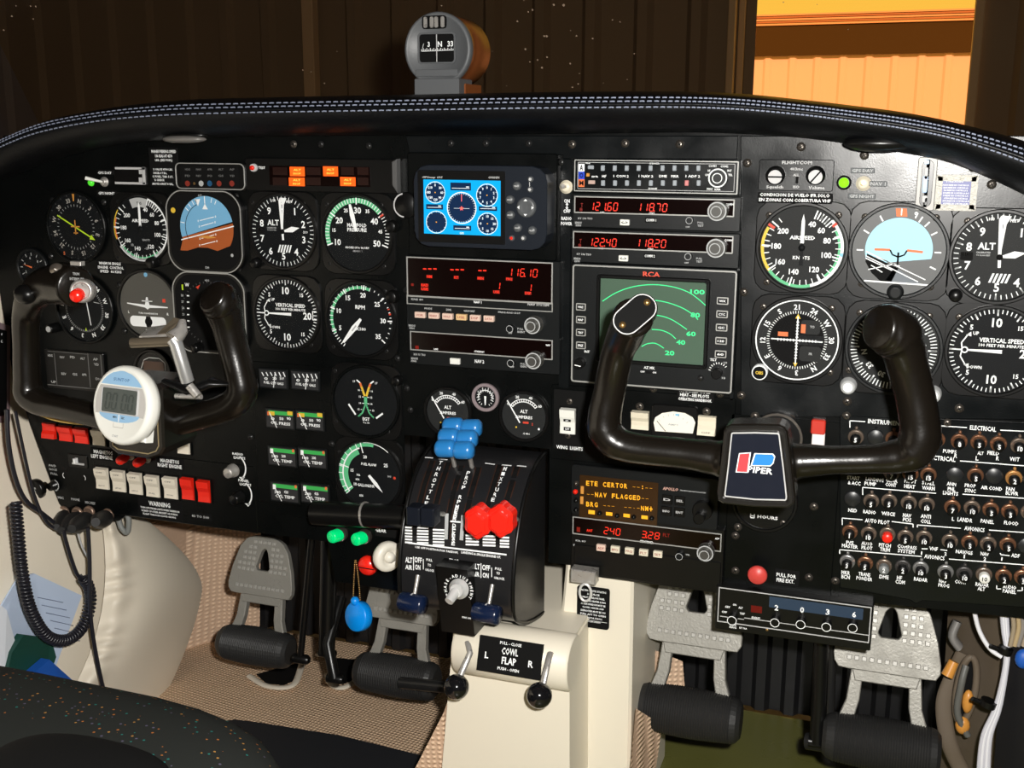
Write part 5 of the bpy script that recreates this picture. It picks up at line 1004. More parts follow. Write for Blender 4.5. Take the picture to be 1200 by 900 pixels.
# ================================================================== control wheels
def P3(t, x, y, Y): return U(x, y, Y)-t.c
def wheel(name, label, hub, rims):
    t = T('control_wheel', label, 'control wheel', loc=U(hub[0], hub[1], -160))
    for nm, pts in rims:
        q = MB(); pp = [P3(t, *p[:3]) for p in pts]; R = [p[3] for p in pts]; S = cr(pp, 6); RR = []
        for i in range(len(R)-1):
            for k in range(6): u_ = k/6; u_ = u_*u_*(3-2*u_); RR.append(R[i]*(1-u_)+R[i+1]*u_)
        RR.append(R[-1])
        q.tube(S, RR, YOKE, 20, flat=.92); e = S[-1]; d = (S[-1]-S[-2]).normalized(); q.lathe(e-d*.5, [(RR[-1], 0), (RR[-1]*.96, 2.2), (RR[-1]*.85, 3.2), (.01, 3.3)], YOKE, 20, ax=d)
        t.part(nm, q)
    return t
w1 = wheel('control_wheel', 'right-hand black control wheel with square chrome-edged hub emblem', (885, 545), (
 ('left_grip', [(885, 541, -158, 17), (850, 538, -158, 17), (835, 536, -158, 15), (800, 531, -158, 13.5), (760, 527, -158, 13.5), (735, 523, -158, 14), (719, 516, -158, 15.5), (709, 503, -158, 16), (709, 484, -158, 15), (714, 460, -158, 14.5), (719, 435, -160, 14.5), (725, 410, -166, 14.5), (733, 392, -176, 16), (742, 372, -204, 16)]),
 ('right_grip', [(885, 541, -158, 17), (925, 541, -158, 17), (942, 540, -158, 14.5), (980, 539, -158, 12), (1020, 538, -158, 12), (1050, 535, -158, 14), (1069, 528, -158, 17), (1078, 512, -158, 17), (1077, 490, -158, 16), (1072, 462, -158, 16), (1064, 430, -160, 16.5), (1058, 408, -164, 17.5), (1050, 393, -168, 21), (1040, 386, -173, 20), (1031, 384, -178, 17)])))
c1 = U(885, 545, -160)
def HP(x, y, Y=-196): p = U(x, y, Y)-c1; return p.x, p.z
ho = [HP(*p) for p in ((848, 505), (851, 500), (857, 497.5), (885, 497), (913, 498), (919, 500.5), (923, 506), (928, 545), (932, 582), (931, 590), (924, 595), (885, 594), (848, 590), (841, 586), (840, 578), (844, 545))]
q = MB(); q.prism(ho, -36, -14, YOKE, 2); w1.part('hub', q)
q = MB(); q.ring(offs(ho, .8), offs(ho, 4.5), -39.4, -35, mat('hub_rim', (.03,.028,.025), .25, .5), 1.2); q.ring(offs(ho, 6), offs(ho, 7), -38, -35.5, CH, .3); w1.part('hub_bezel', q, 'bright chrome edging')
q = MB(); q.poly(offs(ho, 6.5), -36.8, mat('hub_gloss', (.012,.014,.022), .12, noise=.06, nscale=150))
def HQ(x, y): return HP(x, y, -197)
q.poly([HQ(*p) for p in ((862, 553.5), (866, 531), (880, 530), (877, 554))], -37.1, W); q.poly([HQ(*p) for p in ((863.5, 552.5), (867, 532), (878.5, 531), (875.5, 553))], -37.3, mat('emblem_red', (.70,.05,.06), .35))
q.poly([HQ(*p) for p in ((879.5, 546), (884, 531), (906, 531.5), (908.5, 535), (906.5, 543), (903, 546.5))], -37.1, W); q.poly([HQ(*p) for p in ((881.5, 545), (885.5, 532), (905, 532.5), (907.3, 535.5), (905.5, 542.5), (902.5, 545.5))], -37.3, mat('emblem_blue', (.02,.20,.55), .35))
a_ = HQ(891, 551); q.text('PIPER', a_[0], a_[1], 5, -37.4, W, w=19, sk=.15); w1.part('emblem', q, 'red and blue emblem with white lettering')
q = MB(); p = Vector((4, 24, 5)); q.lathe((2, 6, -16), [(15, -152), (15, 0)], KS, 26); q.lathe((2, 150, -16), [(23, -8), (23, 0), (21, 3), (16, 5), (15, 30)], SCREWD, 28); q.lathe((2, 149, -16), [(23.5, 0), (23.5, 1.5)], SCREW, 28); w1.part('column_shaft', q)
# left grip cap with two brass screws
cc = P3(w1, 744, 371, -204); ax_ = (P3(w1, 744, 371, -204)-P3(w1, 741, 378, -192)).normalized()
q = MB(); q.M = Matrix.Translation(cc) @ Matrix.Rotation(math.radians(12), 4, 'Z') @ Matrix.Rotation(math.radians(-22), 4, 'X')
o = [(x*math.cos(.75)-z*math.sin(.75), x*math.sin(.75)+z*math.cos(.75)) for x, z in rr(-19, 19, -11.5, 11.5, 11, 6)]
q.prism(o, -8, 4, YOKE, 1); q.ring(offs(o, .8), offs(o, 1.6), -8.3, -7.6, LT); q.poly(offs(o, 1.6), -8.2, KD); w1.part('grip_cap', q, 'flat black oval cap with pale edge')
for x, z in ((9, 9.5), (-9, -8.5)): q = MB(); q.M = Matrix.Translation(cc) @ Matrix.Rotation(math.radians(12), 4, 'Z') @ Matrix.Rotation(math.radians(-22), 4, 'X'); q.lathe((x, -8, z), [(2.8, 0), (2.4, 1.3), (.01, 1.5)], BRASS, 12); w1.part('screw', q, 'brass screw')
# left wheel
w2 = wheel('control_wheel', 'left-hand black control wheel carrying the clamp and round white timer', (165, 500), (
 ('left_grip', [(165, 502, -158, 15), (130, 491, -158, 13.5), (95, 482, -158, 13.5), (62, 475, -158, 13.5), (45, 470, -158, 15), (34, 460, -158, 15.5), (32, 440, -158, 14), (31, 405, -158, 13.5), (31, 370, -160, 14), (38, 350, -166, 16), (54, 336, -172, 20), (74, 332, -182, 22), (88, 336, -192, 19)]),
 ('right_grip', [(165, 503, -158, 16), (195, 498, -158, 15), (225, 490, -158, 14), (255, 481, -158, 14.5), (275, 472, -158, 15.5), (284, 458, -158, 15.5), (281, 438, -158, 15), (274, 410, -158, 15), (268, 385, -160, 15.5), (262, 363, -164, 18), (257, 353, -170, 19), (250, 348, -176, 16)])))
q = MB(); c2 = U(165, 500, -160)
def H2(x, y, Y=-186): p = U(x, y, Y)-c2; return p.x, p.z
ho = [H2(*p) for p in ((132, 446), (184, 450), (190, 456), (193, 525), (188, 534), (176, 538), (138, 532), (128, 524), (126, 455))]
q.prism(ho, -27, 26, YOKE, 2); w2.part('hub', q); q = MB(); q.ring(offs(ho, 5), offs(ho, 6), -27.8, -26, mat('bronze_line', (.35,.28,.16), .4, .5)); w2.part('hub_bezel', q)
q = MB(); q.lathe((0, 24, -3), [(16, -136), (16, 0)], KS, 26); w2.part('column_shaft', q)
q = MB(); p = P3(w2, 96, 341, -206); q.lathe(p, [(11, -8), (11, 0), (10, 3), (8, 4), (7, 2)], ST, 24, ax=(.45, -1, .1)); w2.part('button_ring', q, 'bright metal ring')
q = MB(); p = P3(w2, 92, 345, -210); q.lathe(p, [(6.2, 0), (6, 6), (4.6, 8.5), (.01, 9)], REDB, 18, ax=(.3, -1, -.15)); w2.part('button', q, 'red push button')
q = MB(); p = P3(w2, 66, 316, -196); q.lathe(p, [(6.5, -14), (6.5, 0), (5, 3), (.01, 5)], BZ0, 18, ax=(.4, -1, .3)); w2.part('trim_switch', q, 'silver-topped trim switch')
q = MB(); p = P3(w2, 30, 345, -190); q.ball(p, 12, KS, 14, (1, .8, .8)); w2.part('switch_knob', q); q = MB(); p = P3(w2, 88, 309, -190); q.box(p.x-6, p.x+6, p.y, p.y+6, p.z-2, p.z+2, ST, .5); w2.part('trim_tab', q)
q = MB()
for tx, x, y_, w_ in (('TRIM', 89, 321, 9), ('A/P', 69, 327, 6), ('DISC', 71, 331, 9), ('INTERRUPT', 90, 327, 19)):
    p = P3(w2, x, y_, -203); q.text(tx, p.x, p.z, 2.6, p.y, WG, w=w_*.85)
w2.part('lettering', q)
# coloured wires under left wheel
for i, (m_, dy) in enumerate(((mat('wire_yellow', (.62,.42,.10), .5), 4), (mat('wire_green', (.05,.40,.16), .5), 0), (mat('wire_brown', (.45,.20,.08), .5), 2))):
    q = MB(); pts = [U(x, y_+dy, -132+i*3) for x, y_ in ((30, 474), (45, 481), (65, 488), (90, 492), (118, 493), (140, 492))]; o_ = pts[0]; q.tube([p-o_ for p in cr(pts, 5)], 1.5, m_, 8)
    single('wire', q, o_, ('yellow', 'green', 'brown')[i]+' wire sagging below the left control wheel arm', 'wire')
# phone-like clamp holder
t = T('spring_clamp', 'metal spring clamp with silver cylinder gripping the left control wheel', 'clamp', loc=U(205, 420, -200)); BZ = mat('worn_bronze', (.34,.28,.20), .3, .8)
def Q(x, y, Y): return U(x, y, Y)-t.c
q = MB(); q.tube([Q(154, 402, -225), Q(212, 400, -215)], 4.6, BZ, 14); t.part('jaw_bar', q, 'bronze-toned bar')
q = MB(); q.hexa([Q(163, 398, -215), Q(208, 398, -215), Q(214, 392, -205), Q(168, 390, -205), Q(163, 394, -215), Q(206, 391, -215), Q(214, 378, -200), Q(176, 383, -200)], ST); q.hexa([Q(183, 396, -212), Q(196, 396, -212), Q(213, 380, -204), Q(206, 377, -204), Q(183, 392, -214), Q(194, 390, -214), Q(212, 374, -206), Q(204, 372, -206)], BZ); t.part('jaw_plate', q)
q = MB(); q.tube([Q(203, 398, -222), Q(206, 402, -222), Q(220, 447, -215)], [6, 6, 6], mat('satin_aluminium', (.55,.55,.54), .3, .7), 20); t.part('cylinder', q, 'silver cylinder')
q = MB(); q.tube([Q(203, 397, -222), Q(213, 387, -214), Q(214, 375, -210)], [8, 6, 3], ST, 12); t.part('hinge', q)
q = MB(); q.tube([Q(192, 446, -208), Q(222, 458, -208), Q(248, 448, -202), Q(268, 450, -196)], [4, 8, 9, 3], KS, 12, flat=.5); q.tube([Q(206, 464, -212), Q(236, 465, -212)], [2.4, 2.4], ST, 10); q.tube([Q(222, 452, -218), Q(232, 464, -218)], [4, 4], ST, 10); t.part('handle', q, 'black wing handle')
# timer
t = T('digital_timer', 'round white digital timer with grey screen, clipped to the left control wheel', 'timer', loc=U(142, 475, -232))
Mt = Matrix.Rotation(math.radians(-9), 4, 'Z') @ Matrix.Rotation(math.radians(-12), 4, 'X') @ Matrix.Rotation(math.radians(-1), 4, 'Y')
def mt(): m_ = MB(); m_.M = Mt; return m_
R0 = 36
q = mt(); q.lathe((0, 0, 0), [(R0*.8, -16), (R0*.97, -13), (R0, -8), (R0, -3), (R0*.97, 0), (R0*.9, 1.6), (R0*.87, 1.2), (.01, 1.2)], WHP, 48, sx=1.0); t.part('case', q)
def chord(z0, z1, R=31): return [(s_*math.sqrt(max(0, R*R-z*z)), z) for s_, zs in ((1, [z0+(z1-z0)*i/6 for i in range(7)]), (-1, [z1-(z1-z0)*i/6 for i in range(7)])) for z in zs]
q = mt(); q.poly(chord(18, 30.9), -1.5, LBLUE); q.poly(chord(-9, 17), -1.5, TGREY); q.text('SUNTOP', 0, 23, 3, -1.7, mat('print_blue', (.08,.2,.4), .5), w=20)
q.poly([(25*math.cos(a), -8+7.5*math.sin(a)) for a in [math.pi+math.pi*i/12 for i in range(13)]], -1.7, LBLUE); q.line(0, -8, 0, -15, 1, -1.8, W); q.text('MIN', -5, -11, 2, -1.8, KS); q.text('SEC', 5, -11, 2, -1.8, KS); q.pline([(-6, -16), (-6, -20), (6, -20), (6, -16)], .6, -1.7, TGREY); q.text('START', -3, -28, 2, -1.7, WG); t.part('face_print', q)
q = mt(); q.prism(rr(-22, 22, -7.5, 15, 1.5, 3), -2.6, -1, LCD, .4); q.ring(rr(-22.8, 22.8, -8.2, 15.8, 1.8, 3), rr(-21.6, 21.6, -7, 14.6, 1.4, 3), -3, -1, LT, .2); q.seg('00', -18, 3, 16, 14, -2.9, LCDD, 1.6); q.seg('00', 2, 3, 16, 14, -2.9, LCDD, 1.6); t.part('screen', q, 'grey liquid crystal screen')
q = mt(); q.box(8, 22, 10, 20, -32, -14, WHP, 1); t.part('clip', q)

# ================================================================== power quadrant
QP = [(0, 436), (-20, 435), (-42, 428), (-62, 414), (-78, 395), (-90, 372), (-97, 348), (-100, 325), (-97, 302), (-80, 286), (-45, 272), (0, 262)]
QX0, QX1 = -124, -6
t = T('power_quadrant', 'black power quadrant with lever slots and white lettering in the centre below the panel', 'throttle quadrant', loc=(-65, 0, 262))
def qsurf(x, y, lift=0):
    lo, hi = None, None; prev = None
    for k in range(0, 221):
        s_ = k/220*(len(QP)-1); i = min(int(s_), len(QP)-2); f_ = s_-i
        Y = QP[i][0]+(QP[i+1][0]-QP[i][0])*f_; Z = QP[i][1]+(QP[i+1][1]-QP[i][1])*f_; g = U(x, y, Y).z-Z
        if prev is not None and prev[0] <= 0 <= g or (prev is not None and prev[0] >= 0 >= g):
            d = Vector((0, QP[i+1][0]-QP[i][0], QP[i+1][1]-QP[i][1])).normalized(); nrm = Vector((0, d.z, -d.y))
            if nrm.y > 0: nrm = -nrm
            p = U(x, y, Y); return p+nrm*lift, nrm, -d
        prev = (g,)
    return U(x, y, -95), Vector((0, -1, 0)), Vector((0, 0, 1))
q = MB(); n = len(QP); vs = []
fine = cr([Vector((0, a, b_)) for a, b_ in QP], 4)
for X in (QX0, QX1): vs += [(X-t.c.x, p.y, p.z-t.c.z) for p in fine]
m_ = len(fine); QM = mat('quadrant_black', (.012,.012,.013), .3, bump=.1, bscale=600)
q.add(vs, [[i, i+m_, i+1+m_, i+1] for i in range(m_-1)], QM, True); q.add(vs, [list(range(m_))[::-1], list(range(m_, 2*m_))], QM)
t.part('housing', q)
q = MB()
for X in (QX0, QX1): q = MB(); q.tube([(X-t.c.x, p.y-.5, p.z-t.c.z) for p in fine], 2.2, KS, 8); t.part('edge_flange', q)
def band(mb, pts, w, m, lift=.5):
    C_ = [qsurf(x, y, lift) for x, y in pts]
    for (a, na, ua), (b_, nb, ub) in zip(C_, C_[1:]):
        d = b_-a
        if d.length < .01: continue
        s_ = d.cross(na).normalized()*w/2
        mb.add([a-s_-t.c, a+s_-t.c, b_+s_-t.c, b_-s_-t.c], [[0, 1, 2, 3]], m)
def interp(p0, p1, n=8): return [(p0[0]+(p1[0]-p0[0])*i/n, p0[1]+(p1[1]-p0[1])*i/n) for i in range(n+1)]
def slot(*pts): 
    o = []
    for a, b_ in zip(pts, pts[1:]): o += interp(a, b_, 6)
    return o
q = MB(); RB = mat('slot_edge', (.035,.012,.006), .4)
slots = [((507, 540), (497, 570), (487, 610), (486, 628)), ((526, 542), (516, 572), (506, 612), (505, 632)), ((541, 546), (531, 580), (525, 612), (524, 632)), ((561, 548), (552, 580), (545, 612), (543, 634)), ((586, 545), (577, 575), (566, 612), (563, 637)), ((606, 547), (597, 577), (586, 612), (583, 638))]
for s_ in slots:
    band(q, slot(*s_), 7, RB, .35); band(q, slot(*s_), 5, KD, .6)
t.part('lever_slots', q)
q = MB()
for s_ in (((524, 602), (523, 632)), ((543, 604), (541, 633))): band(q, slot(*s_), 3.6, WG, .9)
for a, b_ in (((496.5, 536.5), (507.5, 537.5)), ((514, 538.5), (524.5, 539.5)), ((568.5, 543.5), (580, 545)), ((588, 545.5), (599.5, 546.5)), ((606, 546.5), (617, 547.5)), ((528, 611), (540, 612))): band(q, [a, b_], 1.6, W, .8)
for x0, x1, y0, dy in ((475, 483.5, 617.5, .05), (489, 502.5, 618, .06), (507.5, 521, 620.5, .06), (546, 561.5, 627, .06), (566, 581, 628, .06), (586, 597, 629.5, .06)):
    for k in range(6 if x0 < 520 else 4): band(q, [(x0, y0+3.5*k+.4), (x1, y0+3.5*k+.9)], 1.7, W, .8)
band(q, interp((478, 636), (594, 650), 8), 1.5, W, .8)
def stxt(mb, s_, x, y, w_px, h_px, m, lift=.9):
    p, nrm, up = qsurf(x, y, lift); a = U(x-w_px/2, y, p.y); b_ = U(x+w_px/2, y, p.y); vs_, fs_, tw, th = tmesh(s_)
    c_ = qsurf(x, y-h_px/2, lift)[0]; d_ = qsurf(x, y+h_px/2, lift)[0]; hh = (c_-d_).length if (c_-d_).length > .2 else h_px*.8
    kx = (b_-a).length/tw; kz = hh/max(th, .05); uu = (c_-d_).normalized() if (c_-d_).length > .2 else up; uu = Vector((0, uu.y, uu.z)).normalized()
    mb.add([p-t.c+Vector((vx*kx, 0, 0))+uu*vy*kz for vx, vy in vs_], fs_, m)
def vtext(s_, p0, p1):
    for i, ch in enumerate(s_):
        if ch == ' ': continue
        f_ = i/(len(s_)-1); stxt(q, ch, p0[0]+(p1[0]-p0[0])*f_, p0[1]+(p1[1]-p0[1])*f_, 4, 4.3, W)
vtext('THROTTLE', (516.5, 543), (500, 590)); vtext('PROP RPM', (549, 555), (536, 594)); vtext('MIXTURE', (592, 550), (578, 586)); vtext('FEATHER', (535, 598), (533, 608)); vtext('DECREASE', (532.5, 616), (531.5, 637))
for tx, x, y_, w_, h_ in (('USE OFF POSITION FOR TAKEOFF,', 512, 644.5, 50, 3), ('LANDING & SINGLE ENGINE OP.', 564, 650, 46, 3), ('PROP', 532.5, 656.5, 11, 3.4), ('SYNC', 532.5, 661, 11, 3.4),
      ('ALT', 479.5, 656, 8, 6.5), ('OFF', 490.5, 656, 8.5, 6.5), ('AIR', 479.5, 664.5, 8, 5.5), ('ON', 490, 664.5, 6, 6), ('PULL', 503.5, 656, 7, 3), ('TO', 503.5, 662, 4, 3), ('UNLOCK', 504, 668, 10, 3),
      ('ALT', 558, 663.5, 9, 6.5), ('OFF', 570, 665, 9, 6.5), ('AIR', 558, 672.5, 8.5, 5.5), ('ON', 569.5, 674, 7, 6), ('PULL', 584.5, 666.5, 8, 3), ('TO', 584, 671.5, 4, 3), ('UNLOCK', 585.5, 677.5, 12, 3)): stxt(q, tx, x, y_, w_, h_, W)
for x, y0, y1 in ((485, 652, 668), (564, 660, 677), (496.5, 655, 667), (576.5, 665, 676)): band(q, [(x, y0), (x, y1)], .8, W, .8)
t.part('lettering', q, 'white printed lettering and stripes')
q = MB(); p = [U(513, 650, -108), U(565, 656, -108)]; bx0, bx1 = U(516, 690, -108).x-t.c.x, U(552, 690, -108).x-t.c.x; zt, zb = U(540, 664, -112).z-t.c.z, U(540, 742, -104).z-t.c.z
q.hexa([Vector(v) for v in ((bx0, -106, zb), (bx1+3, -106, zb), (bx1+3, -50, zb), (bx0, -50, zb), (bx0, -118, zt), (bx1, -118, zt), (bx1, -80, zt), (bx0, -80, zt))], KS); t.part('sync_box', q)
q = MB(); c_ = U(538, 690, -118)-t.c; q.lathe(c_, [(10, 0), (10, 1), (7.5, 2), (7, 7), (6.4, 8)], CH, 22, ax=(0, -1, .12)); q.tube([c_+Vector((-1, -4, 0)), c_+Vector((-4, -16, -7))], [5.5, 4.2], CH, 16); t.part('sync_knob', q, 'bright metal selector knob')
q = MB(); 
for k, ch in enumerate('PHASE-ADJUSTMENT'):
    a = math.radians(-120+240*k/15); q.text(ch, c_.x+13.5*math.sin(a), c_.z+13.5*math.cos(a), 3, c_.y-1.6, W, rot=a)
q.text('SYNC ON', c_.x+6, c_.z-30, 2, c_.y+3, W, w=9); t.part('sync_lettering', q)
# levers
def cap(mb, a, b_, r, m, n=16):
    a, b_ = Vector(a), Vector(b_); d = (b_-a).normalized(); mb.lathe(a, [(.01, -r*.35), (r*.7, -r*.25), (r*.95, 0), (r, r*.3), (r, (b_-a).length-r*.3), (r*.95, (b_-a).length), (r*.7, (b_-a).length+r*.25), (.01, (b_-a).length+r*.35)], m, n, ax=d)
for side, dx in (('left', 0), ('right', 1)):
    l = T('propeller_lever', side+'-hand blue propeller lever with three-ridged knob', 'lever', loc=U(526+21*dx, 515+2*dx, -70), group=None); q = MB()
    for k, (x, y_) in enumerate(((531, 499.5), (526, 512), (522, 525.5))):
        a = U(x-8+21*dx, y_+2*dx, -58-12*k)-l.c; b_ = U(x+9+21*dx, y_+2*dx, -58-12*k)-l.c; cap(q, a, b_, 8.8, BLUEP)
    l.part('knob', q, 'blue ridged knob'); q = MB(); e = U(534+20*dx, 552, -40)-l.c; q.tube([(0, 0, 0), e], 2.4, ST, 8); l.part('arm', q)
    l = T('mixture_lever', side+'-hand red mixture lever with lobed knob', 'lever', loc=U(562+27*dx, 610-2*dx, -122)); q = MB()
    o = [(11.2*(1+.07*math.cos(6*a))*math.sin(a), 13.2*(1+.06*math.cos(6*a))*math.cos(a)) for a in [2*math.pi*i/48 for i in range(48)]]
    o = [(x*1.12, z*1.16) for x, z in o]; q.prism(o, -9, 6, REDB, 2.5); q.prism([(x*.72, z*.72) for x, z in o], -12, -8, REDB, 1.5); l.part('knob', q, 'bright red lobed knob'); q = MB(); q.tube([(0, 4, 0), (0, 40, -14)], 2.4, ST, 8); l.part('arm', q)
    l = T('throttle_lever', side+'-hand black throttle lever with flat square knob', 'lever', loc=U(488+15.5*dx, 603+1*dx, -118)); q = MB(); q.prism(rr(-7.5+dx, 6.5+dx, -9, 9, 1.5, 3), -8, 8, mat('knob_blueblack', (.006,.008,.014), .35), 1.5); l.part('knob', q); q = MB(); q.tube([(0, 6, 0), (0, 34, -10)], 2.4, ST, 8); l.part('arm', q)
for side, (x0, y0), (x1, y1) in (('left', (490, 674), (484, 706)), ('right', (577, 685), (571, 718))):
    l = T('alternate_air_lever', side+'-hand alternate air lever with dark blue barrel knob', 'lever', loc=U(x1, y1, -112)); q = MB(); q.tube([U(x0, y0, -100)-l.c, U(x1+1, y1-4, -112)-l.c], [2.2, 1.8], ST, 10); l.part('arm', q)
    q = MB(); q.lathe((-13, 0, 0), [(8.2, 0), (9.4, 2), (9.4, 24), (8.2, 26.5), (.01, 27)], NAVYK, 24, ax=(1, -.1, 0)); q.lathe((-1, -.6, 0), [(9.6, 0), (9.6, 1.8)], LT, 24, ax=(1, -.1, 0)); l.part('knob', q, 'dark blue barrel knob')
# steering column shroud left of quadrant
t = T('friction_tube', 'glossy black horizontal tube running into the left side of the power quadrant', 'tube', loc=U(410, 603, -30)); q = MB(); a = U(368, 601, -30)-t.c; b_ = U(478, 606, -30)-t.c; q.tube([a, b_], 13, KS, 20); q.tube([U(427, 603, -30)-t.c, U(429, 603, -30)-t.c], 13.8, ST, 20); t.part('tube', q)
# gear selector
t = T('gear_selector', 'landing gear handle with white wheel-shaped knob beside the quadrant', 'lever', loc=U(455, 652, -45)); q = MB(); q.lathe((-6, 3, 0), [(8, 0), (15, 1), (16.2, 4), (16.2, 8), (15, 11), (9, 12), (8, 10), (.01, 10)], mat('wheel_white', (.80,.76,.66), .4), 30, ax=(1, -.62, 0)); t.part('wheel_knob', q, 'white wheel-shaped knob')
q = MB(); q.lathe((3, -4, 1), [(6, 0), (5, 5), (.01, 5.5)], MATS['wheel_white'], 16, ax=(1, -.62, 0)); q.tube([(0, 5, 2), (8, 44, 8)], 3, LT, 8); t.part('arm', q)
t = T('gear_warning_lamp', 'red round lamp behind the white gear wheel knob', 'lamp', px=(432, 662)); q = MB(); q.lathe((0, 0, 0), [(11, 0), (11, 4), (8, 8), (.01, 9)], REDB, 26); q.line(-11, 0, 11, -.6, 1.2, -9.4, KD); t.part('lens', q, 'red lens')
for i, (x, y_) in enumerate(((400, 625), (428, 628))):
    t = T('gear_lamp', ('left' if i == 0 else 'right')+'-hand green gear lamp left of the white wheel knob', 'lamp', px=(x, y_), group='green gear lamps'); q = MB(); q.lathe((0, 0, 0), [(8.4, 0), (8.2, 5), (7, 6), (7, 6)], SCREW, 18); t.part('ring', q); q = MB(); q.lathe((0, -3, 0), [(7, 0), (7, 12), (6.2, 14), (.01, 14.4)], GREENL, 18, ax=(-.3, -1, .05)); t.part('lens', q, 'bright green lens')
placard('gear_caption', 'white GEAR caption with small reddish tag above the white wheel knob', 439, 615, 468, 630, (('GEAR', 446.5, 621.5, 12.5),), 4.4, bg=KD, Y=-1)
t = T('key_tag', 'bright blue round tag hanging on a brass bead chain below the green gear lamps', 'key tag', loc=U(420, 722, -30)); q = MB(); q.lathe((0, 0, 0), [(15.2, -6), (16.2, -5), (16.2, 4), (15, 5.5), (12.5, 5.6), (11.5, 6.4), (.01, 6.6)], BLUET, 32, ax=(-.35, -1, .25)); p = U(415, 703, -30)-t.c; q.ball(p+Vector((1, 0, -1)), 5, BLUET, 10); t.part('disc', q)
q = MB(); A_ = U(415.5, 657, -12)-t.c
for p0, p1, p2 in ((U(416, 657, -12), U(414.5, 680, -20), U(414, 703, -30)), (U(417, 657, -12), U(421, 680, -20), U(422, 703, -30))):
    for k in range(20):
        f_ = k/19; p = (p0*(1-f_)**2+p1*2*f_*(1-f_)+p2*f_*f_)-t.c; q.ball(p, 1.15, BRASS, 6)
t.part('bead_chain', q, 'brass bead chain')

# ================================================================== centre console
t = T('centre_console', 'cream plastic centre console with cowl flap panel between the two footwells', 'console', loc=(-20, -50, 0))
def V3(x, y, z): return Vector((x-t.c.x, y-t.c.y, z-t.c.z))
q = MB(); xa, xb = U(533, 760, -62).x, U(668, 760, -62).x; zt = U(600, 742, -62).z
q.hexa([V3(xa-24, -64, 0), V3(xb+4, -64, 0), V3(xb+4, 200, 0), V3(xa-24, 200, 0), V3(xa, -64, zt), V3(xb, -64, zt), V3(xb, 200, zt), V3(xa, 200, zt)], BEIGEP)
xc = U(592, 720, -20).x; q.hexa([V3(xa+22, -58, zt-3), V3(xb+2, -58, zt-3), V3(xb+2, 200, zt-3), V3(xa+22, 200, zt-3), V3(xa+30, -8, 261), V3(xb+2, -8, 261), V3(xb+2, 200, 261), V3(xa+30, 200, 261)], BEIGEP); t.part('lower_housing', q)
q = MB(); xr = U(737, 790, -2).x; xb = U(664, 760, -2).x; q.prism([(xb-t.c.x-30, 0), (xr-t.c.x+3, 0), (xr-t.c.x, 325), (xb-t.c.x-4, 325)], 56, 250, BEIGEP, 3); t.part('side_pillar', q)
q = MB(); zc = U(600, 777, -85).z; ya = U(533, 778, -80).x; yb = U(668, 778, -80).x
q.lathe((ya-t.c.x, -14, zc-t.c.z), [(26, 0), (28, 2), (28, yb-ya-2), (26, yb-ya)], BEIGEP, 40, ax=(1, 0, 0)); t.part('cowl_flap_housing', q)
Mp = Matrix.Translation(Vector(((U(597, 774, -92).x)-t.c.x, -14, zc-t.c.z))) @ Matrix.Rotation(math.radians(-18), 4, 'X')
q = MB(); q.M = Mp; pw = (U(634, 775, -92)-U(561, 775, -92)).length; q.prism(sq(-pw/2, pw/2, -17, 17), -29.4, -26, KD); q.text('PULL - CLOSE', 0, 13, 3, -29.7, W, w=22); q.text('COWL', 0, 5.5, 7, -29.7, W, w=17); q.text('FLAP', 0, -3.6, 7, -29.7, W, w=15); q.text('PUSH - OPEN', 0, -11.6, 3, -29.7, W, w=22); q.text('L', -pw*.36, -1, 6.4, -29.7, W); q.text('R', pw*.34, -3, 6.4, -29.7, W); t.part('cowl_flap_label', q, 'black COWL FLAP label')
for nm, ts_, (x0, y0), (x1, y1) in (('left', (548, 752), (551, 765), (535, 805)), ('right', (645, 765), (643, 772), (632, 815))):
    l = T('cowl_flap_lever', nm+'-hand cowl flap lever with shiny black ball knob', 'lever', loc=U(x1, y1, -112)); q = MB(); q.tube([U(ts_[0], ts_[1], -86)-l.c, U(x0, y0, -96)-l.c, U(x1+4, y1-12, -106)-l.c], [3.2, 3, 3.4], ST, 8, flat=.5); l.part('arm', q); q = MB(); q.ball((0, 0, 0), 12.4, mat('ball_black', (.006,.006,.007), .12, coat=.3), 28); l.part('ball_knob', q, 'shiny black ball')
t2 = T('static_source_placard', 'rounded black alternate static source placard on the cream console pillar', 'placard', loc=U(694, 712, 3)); q = MB(); Y0 = 0
def pr2(x, y): p = U(x, y, 3)-t2.c; return p.x, p.z
a, b_ = pr2(676, 712)[0], pr2(714, 712)[0]; c, d = pr2(694, 736)[1], pr2(694, 688)[1]; q.prism(rr(a, b_, c, d, 3, 4), 0, 1.5, KD, .2)
for i, tx in enumerate(('ALTERNATE STATIC', 'SOURCE', 'UNLATCH BELOW PANEL', 'ALL COND HEATER & FAN', 'STORM WINDOW MUST BE', 'CLOSED, HEATER AND', 'DEFROSTER MUST BE ON', 'PULL AFT TO OPEN', 'OPEN FOR STATIC', 'SYSTEM DRAIN')): q.text(tx, 1, d-4.2-3.75*i, 2.1, -.3, W, w=(27, 13, 24, 26, 26, 23, 26, 27, 20, 16)[i])
q.line(a+2, c+8.2, b_-2, c+8.2, .4, -.3, W); t2.part('placard_face', q)
t = T('cabin_key', 'small steel latch with a hanging ring under the radio stack', 'latch', loc=U(684, 678, -25)); q = MB(); q.box(-14, 12, 0, 14, -6, 8, ST, 1); t.part('latch_body', q); q = MB(); R_ = [(3+6*math.sin(a), -4, -13+9*math.cos(a)) for a in [2*math.pi*i/20 for i in range(21)]]; q.tube(R_, 1.3, CH, 8, cap=False); t.part('ring', q)

